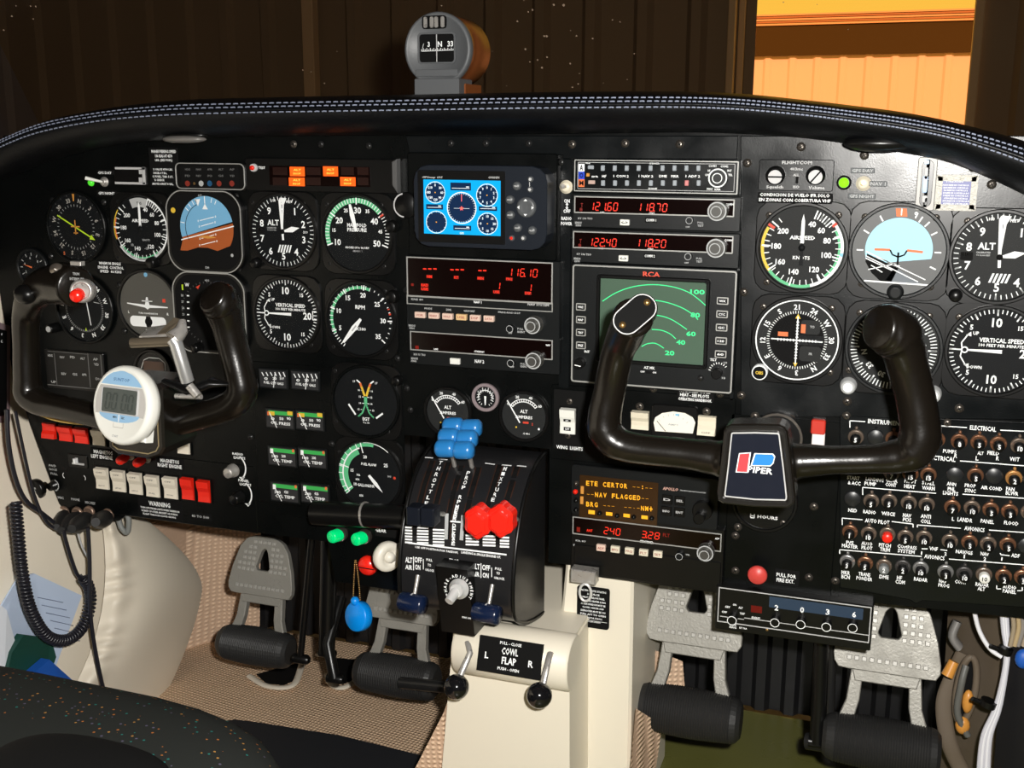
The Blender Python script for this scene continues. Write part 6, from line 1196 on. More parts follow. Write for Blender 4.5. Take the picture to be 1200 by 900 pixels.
# ================================================================== rudder pedals
def pedal(label, px, tilt=18, yaw=0, Y=60, sc=1):
    t = T('rudder_pedal', label, 'rudder pedal', loc=U(px[0], px[1], Y), group='rudder pedals'); M_ = Matrix.Scale(sc, 4) @ Matrix.Rotation(math.radians(yaw), 4, 'Z') @ Matrix.Rotation(math.radians(-tilt), 4, 'X'); 
    def m_(): x = MB(); x.M = M_; return x
    q = m_(); prof = [(18, 0), (22, 4), (25, 12)]
    for k in range(36): u_ = 12+(90*k/35); bb = 2.2*math.sin(math.pi*k/35); prof += [(25.2+bb, u_), (24.2+bb, u_+1.2)]
    prof += [(25, 104), (23, 110), (18, 114), (.01, 114)]; q.lathe((-57, 0, 0), [(.01, 0)]+prof, RUB, 32, ax=(1, 0, 0), smooth=False); t.part('foot_roller', q, 'ribbed black rubber roller')
    q = m_(); o = [(-46, 72), (-51, 76), (-53, 86), (-49, 110), (-40, 140), (-30, 152), (-16, 157), (12, 157), (28, 150), (38, 137), (47, 110), (52, 84), (51, 76), (47, 72)]
    hole = [(-8, 108), (-11, 112), (-5, 134), (-1, 139), (3, 139), (6, 134), (12, 112), (9, 108)]
    # plate around the triangular hole
    n_ = 56; cx, cz = 0, 120
    def cast(poly, a):
        dx, dz = math.sin(a), math.cos(a); best = 1e9
        for i in range(len(poly)):
            (x1, z1), (x2, z2) = poly[i], poly[(i+1) % len(poly)]; x1 -= cx; x2 -= cx; z1 -= cz; z2 -= cz; ex, ez = x2-x1, z2-z1; den = dx*ez-dz*ex
            if abs(den) < 1e-9: continue
            s_ = (x1*ez-z1*ex)/den; u_ = (x1*dz-z1*dx)/den
            if s_ > 0 and -1e-6 <= u_ <= 1+1e-6: best = min(best, s_)
        return (cx+dx*best, cz+dz*best)
    A_ = [-2*math.pi*i/n_ for i in range(n_)]
    q.ring([cast(o, a) for a in A_], [cast(hole, a) for a in A_], -9, 0, ALU, .8)
    for r_ in range(9):
        z = 84+8*r_
        for c_ in range(-6, 7):
            x = c_*7.4; lim = 47 if z < 110 else 47-(z-110)*.62
            if abs(x) > lim-3 or (abs(x-.5) < 14 and 102 < z < 145) or (88 < z < 102): continue
            q.prism(sq(x-2.3, x+2.3, z-2.3, z+2.3), -11.2, -9, mat('stud_aluminium', (.42,.41,.38), .4, .3), .5, back=False)
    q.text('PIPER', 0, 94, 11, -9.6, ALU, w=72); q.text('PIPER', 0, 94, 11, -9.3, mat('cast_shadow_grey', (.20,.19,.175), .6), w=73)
    t.part('toe_plate', q, 'grey cast toe plate with studs')
    q = m_(); q.prism([(-30, 60), (30, 60), (34, 74), (-34, 74)], -3, 8, ALU, 1)
    for s_ in (-1, 1): q.prism([(s_*22, 74), (s_*34, 74), (s_*37, 40), (s_*46, 14), (s_*30, 14), (s_*24, 40)], -2, 8, ALU, 1)
    t.part('bracket', q); return t
pedal('leftmost rudder pedal, above the tan carpet at left', (300, 757), Y=110, sc=.9); pedal('second rudder pedal from the left, behind the dark blue lever knobs', (465, 792), Y=100, sc=.93); pedal('third rudder pedal, just right of the cream console', (806, 835)); pedal('rightmost rudder pedal, right of the hanging black rod', (1032, 872))
def rod(name, label, pts, r, m=KS, cat='rod', bolts=True):
    P_ = [U(*p) for p in pts]; t = T(name, label, cat, loc=P_[0]); q = MB(); q.tube([p-t.c for p in P_], r, m, 12); t.part('rod', q)
    if bolts: q = MB(); e = P_[-1]-t.c; q.lathe(e+Vector((-9, 0, 0)), [(6, 0), (6, 18), (4, 21)], m, 12, ax=(1, 0, 0)); t.part('end_fitting', q)
    return t
rod('pedal_rod', 'thin black push rod right of the leftmost rudder pedal', [(366, 625, 60), (352, 772, 60)], 4)
rod('pedal_hanger', 'thick black hanger arm between the two left rudder pedals', [(386, 620, 90), (383, 765, 80)], 10); rod('pedal_hanger', 'bent black hanger arm ending on the carpet beside the second pedal', [(400, 700, 110), (384, 755, 70), (392, 795, 60)], 7)
rod('pedal_hanger', 'upright black hanger arm between the two right rudder pedals', [(963, 735, 70), (958, 870, 60)], 8); rod('pedal_rod', 'thin dark rod behind the right hanger arm', [(975, 740, 110), (972, 860, 100)], 5, SCREWD)
rod('pedal_shaft', 'black cross shaft beside the rightmost foot roller', [(945, 868, 70), (985, 874, 62)], 9, SCREWD); rod('pedal_shaft', 'black cross shaft left of the cream console foot', [(470, 800, 66), (530, 806, 50)], 7, SCREWD)

# ================================================================== setting: floor, walls, footwells
def structure(name, mb, loc=(0, 0, 0)): o = mk(name, mb, None, loc); o['kind'] = 'structure'; return o
def carpet(name, c1, c2, s, wall=False):
    m = mat(name, c1, .95, spec=.1); nt = m.node_tree; b = nt.nodes['Principled BSDF']; tc = nt.nodes.new('ShaderNodeTexCoord')
    outs = []
    for ang in (0, 90):
        mp = nt.nodes.new('ShaderNodeMapping'); mp.inputs['Rotation'].default_value = (0, math.radians(ang), 0) if wall else (0, 0, math.radians(ang+8)); nt.links.new(tc.outputs['Object'], mp.inputs['Vector'])
        wv = nt.nodes.new('ShaderNodeTexWave'); wv.inputs['Scale'].default_value = s; wv.inputs['Distortion'].default_value = 1.2; wv.inputs['Detail Scale'].default_value = 3; nt.links.new(mp.outputs[0], wv.inputs['Vector']); outs.append(wv)
    mu = nt.nodes.new('ShaderNodeMath'); mu.operation = 'MULTIPLY'; nt.links.new(outs[0].outputs['Fac'], mu.inputs[0]); nt.links.new(outs[1].outputs['Fac'], mu.inputs[1])
    mx = nt.nodes.new('ShaderNodeMix'); mx.data_type = 'RGBA'; mx.inputs['A'].default_value = c2+(1,); mx.inputs['B'].default_value = c1+(1,); nt.links.new(mu.outputs[0], mx.inputs['Factor']); nt.links.new(mx.outputs['Result'], b.inputs['Base Color'])
    bp = nt.nodes.new('ShaderNodeBump'); bp.inputs['Strength'].default_value = .6; bp.inputs['Distance'].default_value = .003; nt.links.new(mu.outputs[0], bp.inputs['Height']); nt.links.new(bp.outputs[0], b.inputs['Normal']); return m
CARP = carpet('tan_carpet', (.95,.72,.50), (.55,.38,.25), 62)
CARPW = carpet('tan_carpet_wall', (.95,.70,.49), (.58,.40,.28), 52, True)
GRNF = mat('green_oily_floor', (.13,.13,.035), .35, noise=.3, nscale=9)
q = MB(); q.box(-760, -60, -1100, 350, -20, 0, CARP); structure('floor', q)
q = MB(); q.box(-60, 700, -1100, 350, -22, -2, GRNF); structure('floor', q)
# kick carpet: slanted wall up to the firewall
q = MB(); vs = [(-640, 250, 0), (-560, 335, 0), (-640, 330, 340), (-560, 358, 340)]
g = 12; vv = []; 
for i in range(g+1):
    for j in range(g+1):
        u_, v_ = i/g, j/g; p = Vector(vs[0])*(1-u_)*(1-v_)+Vector(vs[1])*u_*(1-v_)+Vector(vs[2])*(1-u_)*v_+Vector(vs[3])*u_*v_; vv.append(p+Vector((0, 14*math.sin(u_*5)*(1-v_), 0)))
q.add(vv, [[i*(g+1)+j, (i+1)*(g+1)+j, (i+1)*(g+1)+j+1, i*(g+1)+j+1] for i in range(g) for j in range(g)], CARPW, True)
q.add([(-660, 80, 0), (-640, 250, 0), (-640, 330, 340), (-660, 330, 560), (-660, 80, 560)], [[0, 1, 2, 3, 4]], CARPW); structure('wall_front', q)
FW = mat('firewall_black', (.008,.008,.009), .5)
q = MB(); o = []; X = -600
while X < 640: o += [(X, 0), (X+14, 0), (X+20, 8), (X+32, 8)]; X += 38
vs = [(x, 360-y_, z) for z in (0, 700) for x, y_ in o]; n_ = len(o); q.add(vs, [[i, i+1, n_+i+1, n_+i] for i in range(n_-1)], FW); structure('wall_front', q)
q = MB(); sec = [(-690, 590), (-700, 560), (-690, 470), (-668, 400), (-640, 330), (-612, 290), (-602, 200), (-600, -10)]
sec = [(v.x, v.y) for v in cr([Vector(s_) for s_ in sec], 4)]; Ys = [-1100, -600, -200, 0, 40, 90]; n_ = len(sec)
q.add([(x, Y, z) for Y in Ys for x, z in sec], [[i*n_+j, i*n_+j+1, (i+1)*n_+j+1, (i+1)*n_+j] for i in range(len(Ys)-1) for j in range(n_-1)], BEIGE, True)
q.add([(-690, -1100, 590), (-760, -1100, 600), (-760, 90, 600), (-690, 90, 590)], [[0, 1, 2, 3]], BEIGE); q.add([(x, 90, z) for x, z in sec]+[(-760, 90, -10), (-760, 90, 590)], [list(range(n_+2))], BEIGE); structure('wall_left', q)
# map pocket: elasticated bulging cover
t = T('map_pocket', 'beige vinyl map pocket with gathered elastic edge on the left side wall', 'pocket', loc=(-600, 60, 0)); q = MB(); g, h = 40, 90; vv = []
TL, TR, BL_, BR_ = (112, 612), (170, 604), (62, 870), (176, 850)
cols = []
for i in range(g+1):
    u_ = i/g
    for j in range(h+1):
        v_ = j/h
        rx = 170+ (60*math.sin(min(1, v_*1.9)*math.pi/2) if v_ < .45 else 60+ -58*((v_-.45)/.55)**1.2); lx = 118-60*v_**1.3+ 22*math.sin(v_*3.1)
        rx = 168+70*math.sin(min(1, v_/.36)*math.pi/2)-(0 if v_ < .30 else 66*((v_-.30)/.70)**1.5)
        x = lx+(rx-lx)*u_; y = 606+250*v_; bul = 34*math.sin(math.pi*min(1, max(0, u_*.9+.1)))**.8*math.sin(math.pi*min(1, v_*.8+.12))
        wr = 1.7*math.exp(-((u_-.14)/.13)**2)*math.sin(v_*75+u_*9+2*math.sin(v_*21))+5*math.exp(-((u_-.15)/.10)**2)+1.6*math.sin(v_*9+u_*7)
        p = U(x, y, X=-598+bul+wr); vv.append(p-t.c)
q.add(vv, [[i*(h+1)+j, i*(h+1)+j+1, (i+1)*(h+1)+j+1, (i+1)*(h+1)+j] for i in range(g) for j in range(h)], BEIGE, True); t.part('pocket_cover', q)
def sheet(name, label, cat, pts, X, m, th=3, extra=None):
    P_ = [U(x, y, X=X+(i % 2)*2) for i, (x, y) in enumerate(pts)]; t = T(name, label, cat, loc=P_[0]); q = MB(); n_ = len(pts)
    V_ = [p-t.c for p in P_]+[p-t.c-Vector((th, 0, 0)) for p in P_]; q.add(V_, [list(range(n_))[::-1], list(range(n_, 2*n_))]+[[i, (i+1) % n_, n_+(i+1) % n_, n_+i] for i in range(n_)], m)
    if extra: extra(q, t)
    t.part('sheet', q); return t
def ruled(q, t):
    for k in range(6): a = U(44+5*k, 700+9*k, X=-588)-t.c; b_ = U(74+4*k, 706+9*k, X=-588)-t.c; q.tube([a, b_], .35, mat('print_line', (.2,.25,.4), .6), 4)
sheet('paper_chart', 'folded pale blue-white paper tucked in the side pocket at lower left', 'paper', ((-10, 730), (22, 676), (40, 672), (96, 698), (62, 790), (-10, 800)), -592, PAPER, 2, ruled)
sheet('paper_chart', 'second pale paper sheet behind the dark green cover at the left edge', 'paper', ((-10, 700), (8, 715), (20, 760), (5, 800), (-10, 810)), -584, mat('paper_white', (.72,.76,.82), .7), 2)
sheet('green_folder', 'dark green folder standing in the side pocket at lower left', 'folder', ((14, 765), (28, 744), (60, 748), (66, 770), (50, 815), (5, 805)), -578, DGREEN, 10)
sheet('blue_book', 'bright blue book cover leaning in the side pocket above the seat', 'book', ((38, 790), (58, 773), (95, 806), (92, 830), (45, 830)), -566, CBLUE, 12)

# cables left
def cable(label, pts, X, r, m=CABLE, name='cable', coil=None, cat='cable', grp=None):
    P_ = cr([U(x, y, X=X) if len(p) == 2 else U(x, y, Y=p[2]) for p in pts for x, y in [p[:2]]], 8); o_ = P_[0]; q = MB(); P_ = [p-o_ for p in P_]
    if coil:
        R_, pitch = coil; tot = 0; out = []; k = 0
        D = [0]
        for a, b_ in zip(P_, P_[1:]): D.append(D[-1]+(b_-a).length)
        n_ = int(D[-1]/pitch*9)
        for s_ in range(n_):
            d = D[-1]*s_/n_
            while k < len(D)-2 and D[k+1] < d: k += 1
            f_ = (d-D[k])/max(1e-6, D[k+1]-D[k]); p = P_[k].lerp(P_[k+1], f_); tg = (P_[k+1]-P_[k]).normalized(); a_ = tg.cross(Vector((1, 0, 0))).normalized(); b2 = a_.cross(tg); g_ = 2*math.pi*d/pitch
            out.append(p+a_*R_*math.cos(g_)+b2*R_*math.sin(g_))
        q.tube(out, r, m, 6)
    else: q.tube(P_, r, m, 8)
    return single(name, q, o_, label, cat, grp)
cable('thick coiled black microphone cord looping down the left side wall', ((18, 588), (21, 625), (26, 672), (36, 715), (55, 745), (78, 750), (97, 735), (106, 708), (104, 688), (97, 677)), -556, 1.7, coil=(5.6, 4.4), name='coiled_cord')
cable('thin black cable running from the left edge box down to the headset plugs', ((8, 480), (10, 520), (18, 560), (30, 586), (50, 602), (70, 618)), -585, 2.6); cable('thin black cable crossing the beige trim beside the coiled cord', ((18, 482), (28, 530), (40, 580), (55, 612), (74, 624)), -580, 1.8)
cable('black cable hanging from the headset plugs to the coiled cord', ((74, 622), (82, 650), (90, 672), (97, 679)), -560, 2.2); cable('long black cable falling from the headset plugs to the seat', ((103, 618), (105, 660), (106, 720), (114, 775), (126, 828)), -548, 2.4)
cable('thin grey cable behind the headset plugs', ((90, 620), (96, 640), (104, 655)), -566, 1.3, LT)
for i, (a, b_, r_) in enumerate((((76, 602), (66, 618), 8), ((92, 604), (72, 622), 9), ((105, 606), (84, 620), 10), ((126, 606), (112, 612), 10))):
    t = T('headset_plug', ('leftmost', 'second', 'third', 'rightmost')[i]+' black headset plug in the sockets at lower left', 'plug', loc=U(a[0], a[1], -4), group='headset plugs'); q = MB(); e = U(b_[0], b_[1], -60)-t.c; q.tube([(0, 0, 0), e*.25, e*.7, e], [5, r_, r_, r_*.5], RUB, 14); t.part('plug_body', q)
cable('grey strap loop hanging under the panel edge above the pocket', ((138, 604, 20), (142, 618, 20), (149, 624, 20), (151, 612, 20), (149, 602, 20)), 0, 3.4, mat('grey_strap', (.22,.23,.22), .5), name='strap', cat='strap')
t = T('door_pull_box', 'black box with mauve rim at the far left edge below the side window', 'box', loc=U(0, 440, X=-672)); q = MB(); P_ = [U(x, y, X=X_)-t.c for X_ in (-672, -690) for x, y in ((-30, 500), (12, 494), (12, 382), (-30, 368))]
q.hexa([P_[0], P_[4], P_[5], P_[1], P_[3], P_[7], P_[6], P_[2]], mat('mauve_rim', (.20,.14,.15), .5)); t.part('rim', q); q = MB(); P_ = [U(x, y, X=X_)-t.c for X_ in (-669, -680) for x, y in ((-30, 494), (8, 486), (8, 388), (-30, 376))]; q.hexa([P_[0], P_[4], P_[5], P_[1], P_[3], P_[7], P_[6], P_[2]], KS); t.part('dark_panel', q); q = MB()
for k, tx in enumerate(('V', 'C')): p = U(2, 392+8*k, X=-667)-t.c; q.M = Matrix.Translation(p) @ Matrix.Rotation(math.radians(90), 4, 'Z'); q.text(tx, 0, 0, 3, 0, W)
t.part('lettering', q)

# seat
SEATM = mat('seat_fabric', (.012,.014,.014), .9, spec=.1); nt = SEATM.node_tree; b = nt.nodes['Principled BSDF']; tc = nt.nodes.new('ShaderNodeTexCoord')
mp = nt.nodes.new('ShaderNodeMapping'); mp.inputs['Scale'].default_value = (165, 165, 165); nt.links.new(tc.outputs['Object'], mp.inputs['Vector'])
vo = nt.nodes.new('ShaderNodeTexVoronoi'); vo.inputs['Randomness'].default_value = .55; vo.inputs['Scale'].default_value = 1; nt.links.new(mp.outputs[0], vo.inputs['Vector'])
lt_ = nt.nodes.new('ShaderNodeMath'); lt_.operation = 'LESS_THAN'; lt_.inputs[1].default_value = .16; nt.links.new(vo.outputs['Distance'], lt_.inputs[0])
sp = nt.nodes.new('ShaderNodeSeparateColor'); nt.links.new(vo.outputs['Color'], sp.inputs[0]); rp = nt.nodes.new('ShaderNodeValToRGB'); rp.color_ramp.interpolation = 'CONSTANT'
els = rp.color_ramp.elements; els[0].color = (.35,.12,.03,1); els[1].position = .3; els[1].color = (.02,.16,.14,1)
for p_, c_ in ((.55, (.10,.09,.14,1)), (.75, (.4,.2,.05,1))): e_ = els.new(p_); e_.color = c_
nt.links.new(sp.outputs[0], rp.inputs[0]); mx = nt.nodes.new('ShaderNodeMix'); mx.data_type = 'RGBA'; mx.inputs['A'].default_value = (.020,.022,.020, 1); nt.links.new(lt_.outputs[0], mx.inputs['Factor']); nt.links.new(rp.outputs[0], mx.inputs['B']); nt.links.new(mx.outputs['Result'], b.inputs['Base Color'])
t = T('pilot_seat', 'black pilot seat cushion with tiny coloured flecks in the lower left corner', 'seat', loc=(-330, -640, 0)); q = MB()
def superell(mb, c, a, e, m, n=40, e2=None):
    vs = []; h = n//2
    def sg(v, p): return math.copysign(abs(v)**p, v)
    for i in range(h+1):
        ph = -math.pi/2+math.pi*i/h
        for j in range(n):
            th = 2*math.pi*j/n; vs.append((c[0]+a[0]*sg(math.cos(ph), e)*sg(math.cos(th), e2 or e), c[1]+a[1]*sg(math.cos(ph), e)*sg(math.sin(th), e2 or e), c[2]+a[2]*sg(math.sin(ph), e)))
    mb.add(vs, [[i*n+j, i*n+(j+1) % n, (i+1)*n+(j+1) % n, (i+1)*n+j] for i in range(h) for j in range(n)], m, True)
superell(q, (5, -5, 268), (285, 290, 72), .45, SEATM); t.part('cushion', q, 'black fabric with tiny coloured flecks')
q = MB(); superell(q, (-20, -20, 140), (240, 230, 75), .3, mat('seat_base_grey', (.02,.02,.022), .6)); q.tube([(-200, -200, 70), (-200, -200, 0)], 14, KS); q.tube([(150, -200, 70), (150, -200, 0)], 14, KS); q.tube([(-200, 160, 70), (-200, 160, 0)], 14, KS); q.tube([(150, 160, 70), (150, 160, 0)], 14, KS); t.part('seat_base', q)
q = MB(); p = U(85, 905, Z=342)-t.c; superell(q, (p.x, p.y, p.z-8), (70, 40, 20), .8, KD); t.part('seat_pad', q, 'plain black rounded pad')
P_ = [U(x, y, Z=24) for x, y in ((246, 852), (256, 846), (275, 843), (300, 846), (400, 862), (490, 884), (560, 905), (540, 960), (220, 960), (235, 880))]
t = T('floor_mat', 'dark rubber floor mat on the tan carpet at bottom centre', 'mat', loc=(P_[0].x, P_[0].y, 0)); q = MB(); q.M = Matrix(((1,0,0,0),(0,0,1,0),(0,-1,0,0),(0,0,0,1))) if False else None
n_ = len(P_); V_ = [Vector((p.x-t.c.x, p.y-t.c.y, 24)) for p in P_]; W_ = [Vector((v.x, v.y, 0)) for v in V_]; q.add(V_+W_, [list(range(n_))[::-1]]+[[i, (i+1) % n_, n_+(i+1) % n_, n_+i] for i in range(n_)], mat('mat_black', (.012,.013,.016), .6)); t.part('mat_slab', q)
# carpet edging arcs at the pedal cut-outs
for i, pts in enumerate((((292, 792), (310, 803), (332, 806), (346, 800), (354, 778)), ((384, 790), (388, 802), (402, 806), (420, 796), (440, 783)), ((372, 768), (380, 763), (392, 762)))):
    P_ = [U(x, y, Z=6) for x, y in pts]; q = MB(); q.tube([p-P_[0] for p in cr(P_, 5)], 5, mat('cream_binding', (.66,.60,.50), .8), 8, flat=.5)
    single('carpet_binding', q, P_[0], ('cream binding round the carpet cut-out below the leftmost pedal', 'cream binding round the carpet cut-out beside the second pedal', 'short cream binding under the thick black hanger arm')[i], 'carpet edge')
    if i < 2: 
        q = MB(); P2 = [U(x, y, Z=3) for x, y in (((300, 790), (352, 776), (350, 796), (332, 803), (312, 801)), ((386, 770), (440, 775), (424, 793), (402, 802), (389, 799)))[i]]; q.add([p-P2[0] for p in P2], [list(range(5))], KD); single('floor_opening', q, P2[0], ('dark opening in the carpet below the leftmost pedal', 'dark opening in the carpet beside the second pedal')[i], 'opening')
q = MB(); P_ = [U(532, 800, -50), U(520, 835, -60), U(484, 905, -60), U(520, 905, -50)]; q.add([p-P_[0] for p in P_], [[0, 1, 2, 3]], CARPW); single('carpet_flap', q, P_[0], 'tan carpet flap climbing the left side of the cream console', 'carpet')
q = MB(); P_ = [U(745, 830, 0), U(776, 850, 60), U(768, 905, 60), U(738, 905, -10)]; q.add([p-P_[0] for p in P_], [[0, 1, 2, 3]], CARPW); single('carpet_flap', q, P_[0], 'tan carpet strip at the right foot of the cream console', 'carpet')
q = MB(); P_ = [U(750, 755, 120), U(800, 775, 140), U(803, 812, 140), U(750, 805, 120)]; q.add([p-P_[0] for p in P_], [[0, 1, 2, 3]], CARPW); single('carpet_flap', q, P_[0], 'tan carpet patch behind the third rudder pedal', 'carpet')

# right side structure
q = MB(); P_ = [U(1112, 700, 150), U(1195, 700, 60), U(1195, 980, 60), U(1095, 980, 190)]
q.add([P_[0], P_[1], P_[2], P_[3]], [[0, 1, 2, 3]], TAN); P2 = [U(1180, 690, 40), U(1290, 690, -40), U(1290, 960, -40), U(1160, 960, 40)]; q.add(P2, [[0, 1, 2, 3]], mat('bulkhead_black', (.006,.006,.008), .5)); structure('wall_right', q)
t = T('fuselage_rib', 'oily brown curved rib with oval opening at the lower right', 'frame rib', loc=U(1135, 800, 90)); q = MB()
def Q(x, y, Y): return U(x, y, Y)-t.c
q.tube(cr([Q(1130, 765, 100), Q(1118, 790, 100), Q(1106, 825, 95), Q(1112, 870, 90), Q(1128, 905, 90)], 6), 3.5, TAN, 10, flat=2.4); t.part('rib', q); q = MB()
R_ = [Q(1132+11*math.sin(a)+6*math.cos(a), 808-38*math.cos(a), 84) for a in [2*math.pi*i/28 for i in range(29)]]; q.tube(R_, 3.6, TAN, 8, cap=False); t.part('opening_flange', q)
q = MB(); q.add([Q(1132+10*math.sin(a)+5*math.cos(a), 808-36*math.cos(a), 88) for a in [2*math.pi*i/24 for i in range(24)]], [list(range(24))], KD); t.part('opening', q, 'dark oval hole'); q = MB()
q.tube([Q(1118, 775, 70), Q(1110, 792, 66)], [5, 6], AMBL, 10); q.ball(Q(1134, 822, 76), 8, AMBL, 12, (.7, .7, 1.6)); q.ball(Q(1128, 850, 80), 8, AMBL, 12, (.9, .7, 1.2)); t.part('oil_fittings', q, 'amber-brown fittings')
q = MB(); q.tube(cr([Q(1132, 780, 80), Q(1127, 800, 74), Q(1122, 835, 76), Q(1134, 862, 80)], 5), 3.5, mat('grey_hose', (.12,.12,.11), .5), 8); q.tube(cr([Q(1122, 728, 100), Q(1116, 745, 96), Q(1124, 758, 96)], 5), [9]*11, mat('pale_duct', (.20,.19,.18), .5), 10, flat=.5); t.part('hose', q)
for i in range(5):
    pts = [(1174+1.4*i, 718, 30), (1176+1.2*i, 740, 30), (1179+i*.7, 762, 28), (1176+i*.7, 790, 26), (1166+1.4*i, 830, 24), (1151+2.4*i, 865, 22), (1146+3*i, 915, 20)]
    cable('white wire strand in the tied bundle at the lower right', pts, 0, 2.1, WCABLE if i % 2 else mat('offwhite_cable', (.55,.55,.60), .45), 'white_wire', grp='white wire bundle')
cable('single white cable curving left of the tied bundle at lower right', ((1142, 718, 30), (1148, 740, 30), (1160, 760, 28), (1174, 770, 26)), 0, 2.2, WCABLE, 'white_cable')
for i, (x, y, r_) in enumerate(((1178, 762, 6.5), (1158, 824, 7.5))): p = U(x, y, 24); q = MB(); q.lathe((0, 0, 0), [(r_, -3), (r_, 3)], KS, 16, ax=(.25, 0, 1)); q.tube([(-r_, 0, 0), (-r_-7, -2, 3)], 2.4, KS, 8); single('cable_tie', q, p, ('upper' if i == 0 else 'lower')+' black tie round the white wire bundle', 'cable tie')
for i, (x0, x1, c_) in enumerate(((1186, 1184, (.30,.24,.16)), (1192, 1189, (.40,.30,.16)), (1197, 1193, (.22,.2,.18)), (1203, 1199, (.35,.28,.2)))): cable(('first', 'second', 'third', 'fourth')[i]+' brown-toned wire right of the white bundle, under the panel edge', ((x0, 716, 20), (x0+2, 735, 20), (x1, 757, 20)), 0, 2.2, mat('wire_tan%d' % i, c_, .5), 'brown_wire')
p = U(1199, 772, 10); q = MB(); q.ball((0, 0, 0), 8, CBLUE, 14, (.9, .7, 1.2)); single('blue_connector', q, p, 'blue connector at the right edge below the brown wires', 'connector')

# ================================================================== hangar and outdoors
HW = mat('hangar_sheet', (.32,.265,.25), .7, noise=.2, nscale=2)
HF = mat('hangar_steel', (.75,.60,.50), .6)
HY = 4600
def hx(x): return U(x, 60, HY).x
q = MB()
def corr(x0, x1, z0, z1, Y=HY, m=HW, per=265, dp=38, mb=None):
    o = []; X = x0
    while X < x1: o += [(X, 0), (X+per*.62, 0), (X+per*.72, dp), (X+per*.90, dp)]; X += per
    n_ = len(o); (mb or q).add([(x, Y-y_, z) for z in (z0, z1) for x, y_ in o], [[i, i+1, n_+i+1, n_+i] for i in range(n_-1)], m)
corr(-7000, hx(868), -1000, 4300); corr(hx(1143), 7000, -1000, 4300); corr(hx(868), hx(1143), 3300, 4300); structure('wall_front_hangar', q)
q = MB()
for x0, x1, d in ((855, 864, 60), (866, 873.5, 20), (1137.5, 1149, 40), (365, 378, 60)): q.box(hx(x0), hx(x1), HY-d-40, HY-d+20, -1000, 4300 if x0 == 365 else 3300, HF, 4)
structure('trim_1', q)
q = MB(); q.box(-7000, 7000, -6000, HY, 4300, 4400, HW); structure('ceiling', q)
q = MB(); q.box(-7100, -7000, -6000, HY, -1000, 4400, HW); structure('wall_left_hangar', q); q = MB(); q.box(7000, 7100, -6000, HY, -1000, 4400, HW); structure('wall_right_hangar', q); q = MB(); q.box(-7000, 7000, -6100, -6000, -1000, 4400, HW); structure('wall_back', q)
q = MB(); q.box(-40000, 40000, -6000, 60000, -1100, -1000, mat('concrete_ground', (.42,.38,.33), .9)); structure('ground', q)
BY = 15000
def bz(y): return U(1000, y, BY).z
t = T('neighbour_building', 'sunlit peach corrugated building with brown fascia beyond the hangar doorway', 'building', loc=(U(1000, 100, BY).x, BY, -1000)); q = MB(); x0, x1 = -9000, 9000
q.add([], [], mat('far_wall', (.80,.58,.42), .6)); corr(x0, x1, 0, bz(64)+1000, 0, MATS['far_wall'], per=330, dp=22, mb=q); t.part('wall_sheet', q, 'peach corrugated wall')
q = MB(); q.box(x0, x1, -60, 0, bz(64)+1000, bz(28)+1000, mat('fascia_brown', (.055,.034,.008), .7, spec=.1)); p = U(881, 41, BY-65)-t.c; q.text('1', p.x, p.z, 300, -64, AMBL, w=110); t.part('fascia', q, 'brown fascia band')
q = MB()
for k in range(5): za, zb_ = bz(28-2.8*k)+1000, bz(28-2.8*k-2.0)+1000; q.box(x0, x1, -80-8*k, 0, za, zb_, mat('gutter_orange' if k % 2 else 'gutter_light', (.42,.16,.05) if k % 2 else (.75,.42,.2), .5))
t.part('roof_edge', q, 'striped orange roof edge')
# windshield pane
q = MB(); WM = glass_mat('windshield_tint', .012, (1, .86, .62), .02); nt = WM.node_tree; o_n = [n for n in nt.nodes if n.type == 'OUTPUT_MATERIAL'][0]; old = o_n.inputs[0].links[0].from_socket
tc = nt.nodes.new('ShaderNodeTexCoord'); vo = nt.nodes.new('ShaderNodeTexVoronoi'); vo.inputs['Scale'].default_value = 75; nt.links.new(tc.outputs['Object'], vo.inputs['Vector']); nz = nt.nodes.new('ShaderNodeTexNoise'); nz.inputs['Scale'].default_value = 4; nt.links.new(tc.outputs['Object'], nz.inputs['Vector'])
m1 = nt.nodes.new('ShaderNodeMapRange'); m1.inputs['From Min'].default_value = .45; m1.inputs['From Max'].default_value = .75; m1.inputs['To Min'].default_value = 0; m1.inputs['To Max'].default_value = .12; nt.links.new(nz.outputs['Fac'], m1.inputs['Value'])
l1 = nt.nodes.new('ShaderNodeMath'); l1.operation = 'LESS_THAN'; nt.links.new(vo.outputs['Distance'], l1.inputs[0]); nt.links.new(m1.outputs['Result'], l1.inputs[1]); df = nt.nodes.new('ShaderNodeBsdfDiffuse'); df.inputs[0].default_value = (.30,.22,.15,1)
x2 = nt.nodes.new('ShaderNodeMixShader'); nt.links.new(l1.outputs[0], x2.inputs[0]); nt.links.new(old, x2.inputs[1]); nt.links.new(df.outputs[0], x2.inputs[2]); nt.links.new(x2.outputs[0], o_n.inputs[0]); vs = []; NX, NZ = 16, 8
for i in range(NX+1):
    for j in range(NZ+1):
        u_, v_ = i/NX*2-1, j/NZ; vs.append((-110+u_*680, 400-v_*360-120*u_*u_, 700-60*u_*u_+v_*620))
q.add(vs, [[i*(NZ+1)+j, (i+1)*(NZ+1)+j, (i+1)*(NZ+1)+j+1, i*(NZ+1)+j+1] for i in range(NX) for j in range(NZ)], WM, True); structure('window_1', q)
sn = bpy.data.lights.new('low_sun', 'SUN'); sn.energy = 4.6; sn.color = (1, .50, .38); sn.angle = .01; so = bpy.data.objects.new('low_sun', sn); COL.objects.link(so)
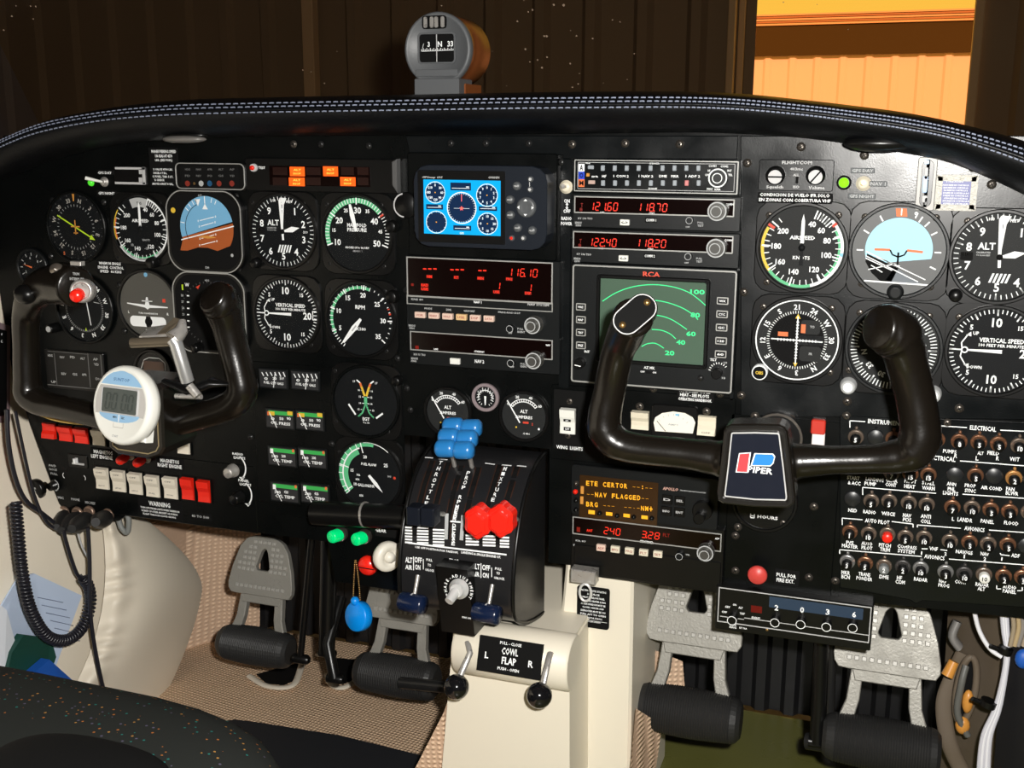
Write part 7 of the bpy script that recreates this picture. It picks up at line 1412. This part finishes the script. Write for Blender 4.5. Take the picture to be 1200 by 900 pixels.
so.rotation_euler = Vector((-.25, 1, -.75)).to_track_quat('-Z', 'Y').to_euler()
# pieces that ride on a part hang one level deeper
for child, par in (('digits', 'display'), ('lit_segment', 'display'), ('hub_bezel', 'hub'), ('emblem', 'hub'), ('button', 'button_ring'), ('screw', 'grip_cap'), ('screen', 'case'), ('lettering', 'rocker'), ('compass_card', 'face_plate'), ('compensator', 'face_plate'), ('sync_knob', 'sync_box'), ('sync_lettering', 'sync_box'), ('cowl_flap_label', 'cowl_flap_housing'), ('end_fitting', 'rod'), ('lens', 'ring'), ('face_print', 'case'), ('lever_slots', 'housing'), ('edge_flange', 'housing'), ('hinge', 'jaw_bar')):
    for root in [o for o in COL.objects if o.parent is None]:
        kids = list(root.children); P_ = [k for k in kids if k.name.split('.')[0] == par]; Cs = [k for k in kids if k.name.split('.')[0] == child]
        if len(P_) == 1:
            for k in Cs:
                if not len(k.children): k.parent = P_[0]
# ================================================================== camera, light
cd = bpy.data.cameras.new('camera'); cam = bpy.data.objects.new('camera', cd); COL.objects.link(cam)
cd.sensor_fit = 'HORIZONTAL'; cd.sensor_width = 36; cd.lens = FPX/1200*36; cd.clip_start = .01; cd.clip_end = 300
Mx = Matrix((( CR.x, CU.x, -CF.x), (CR.y, CU.y, -CF.y), (CR.z, CU.z, -CF.z))).to_4x4(); Mx.translation = CP*.001; cam.matrix_world = Mx
SC.camera = cam
ld = bpy.data.lights.new('camera_flash', 'POINT'); ld.energy = 64; ld.color = (1, .97, .92); ld.shadow_soft_size = .012
lo = bpy.data.objects.new('camera_flash', ld); COL.objects.link(lo); lo.location = (CP+CR*45+CU*35)*.001
w = bpy.data.worlds.new('world'); SC.world = w; w.use_nodes = True
w.node_tree.nodes['Background'].inputs[0].default_value = (1, .62, .10, 1); w.node_tree.nodes['Background'].inputs[1].default_value = 1
SC.view_settings.view_transform = 'Standard'; SC.view_settings.look = 'None'; SC.view_settings.exposure = 0; SC.view_settings.gamma = 1; SC.view_settings.use_curve_mapping = False
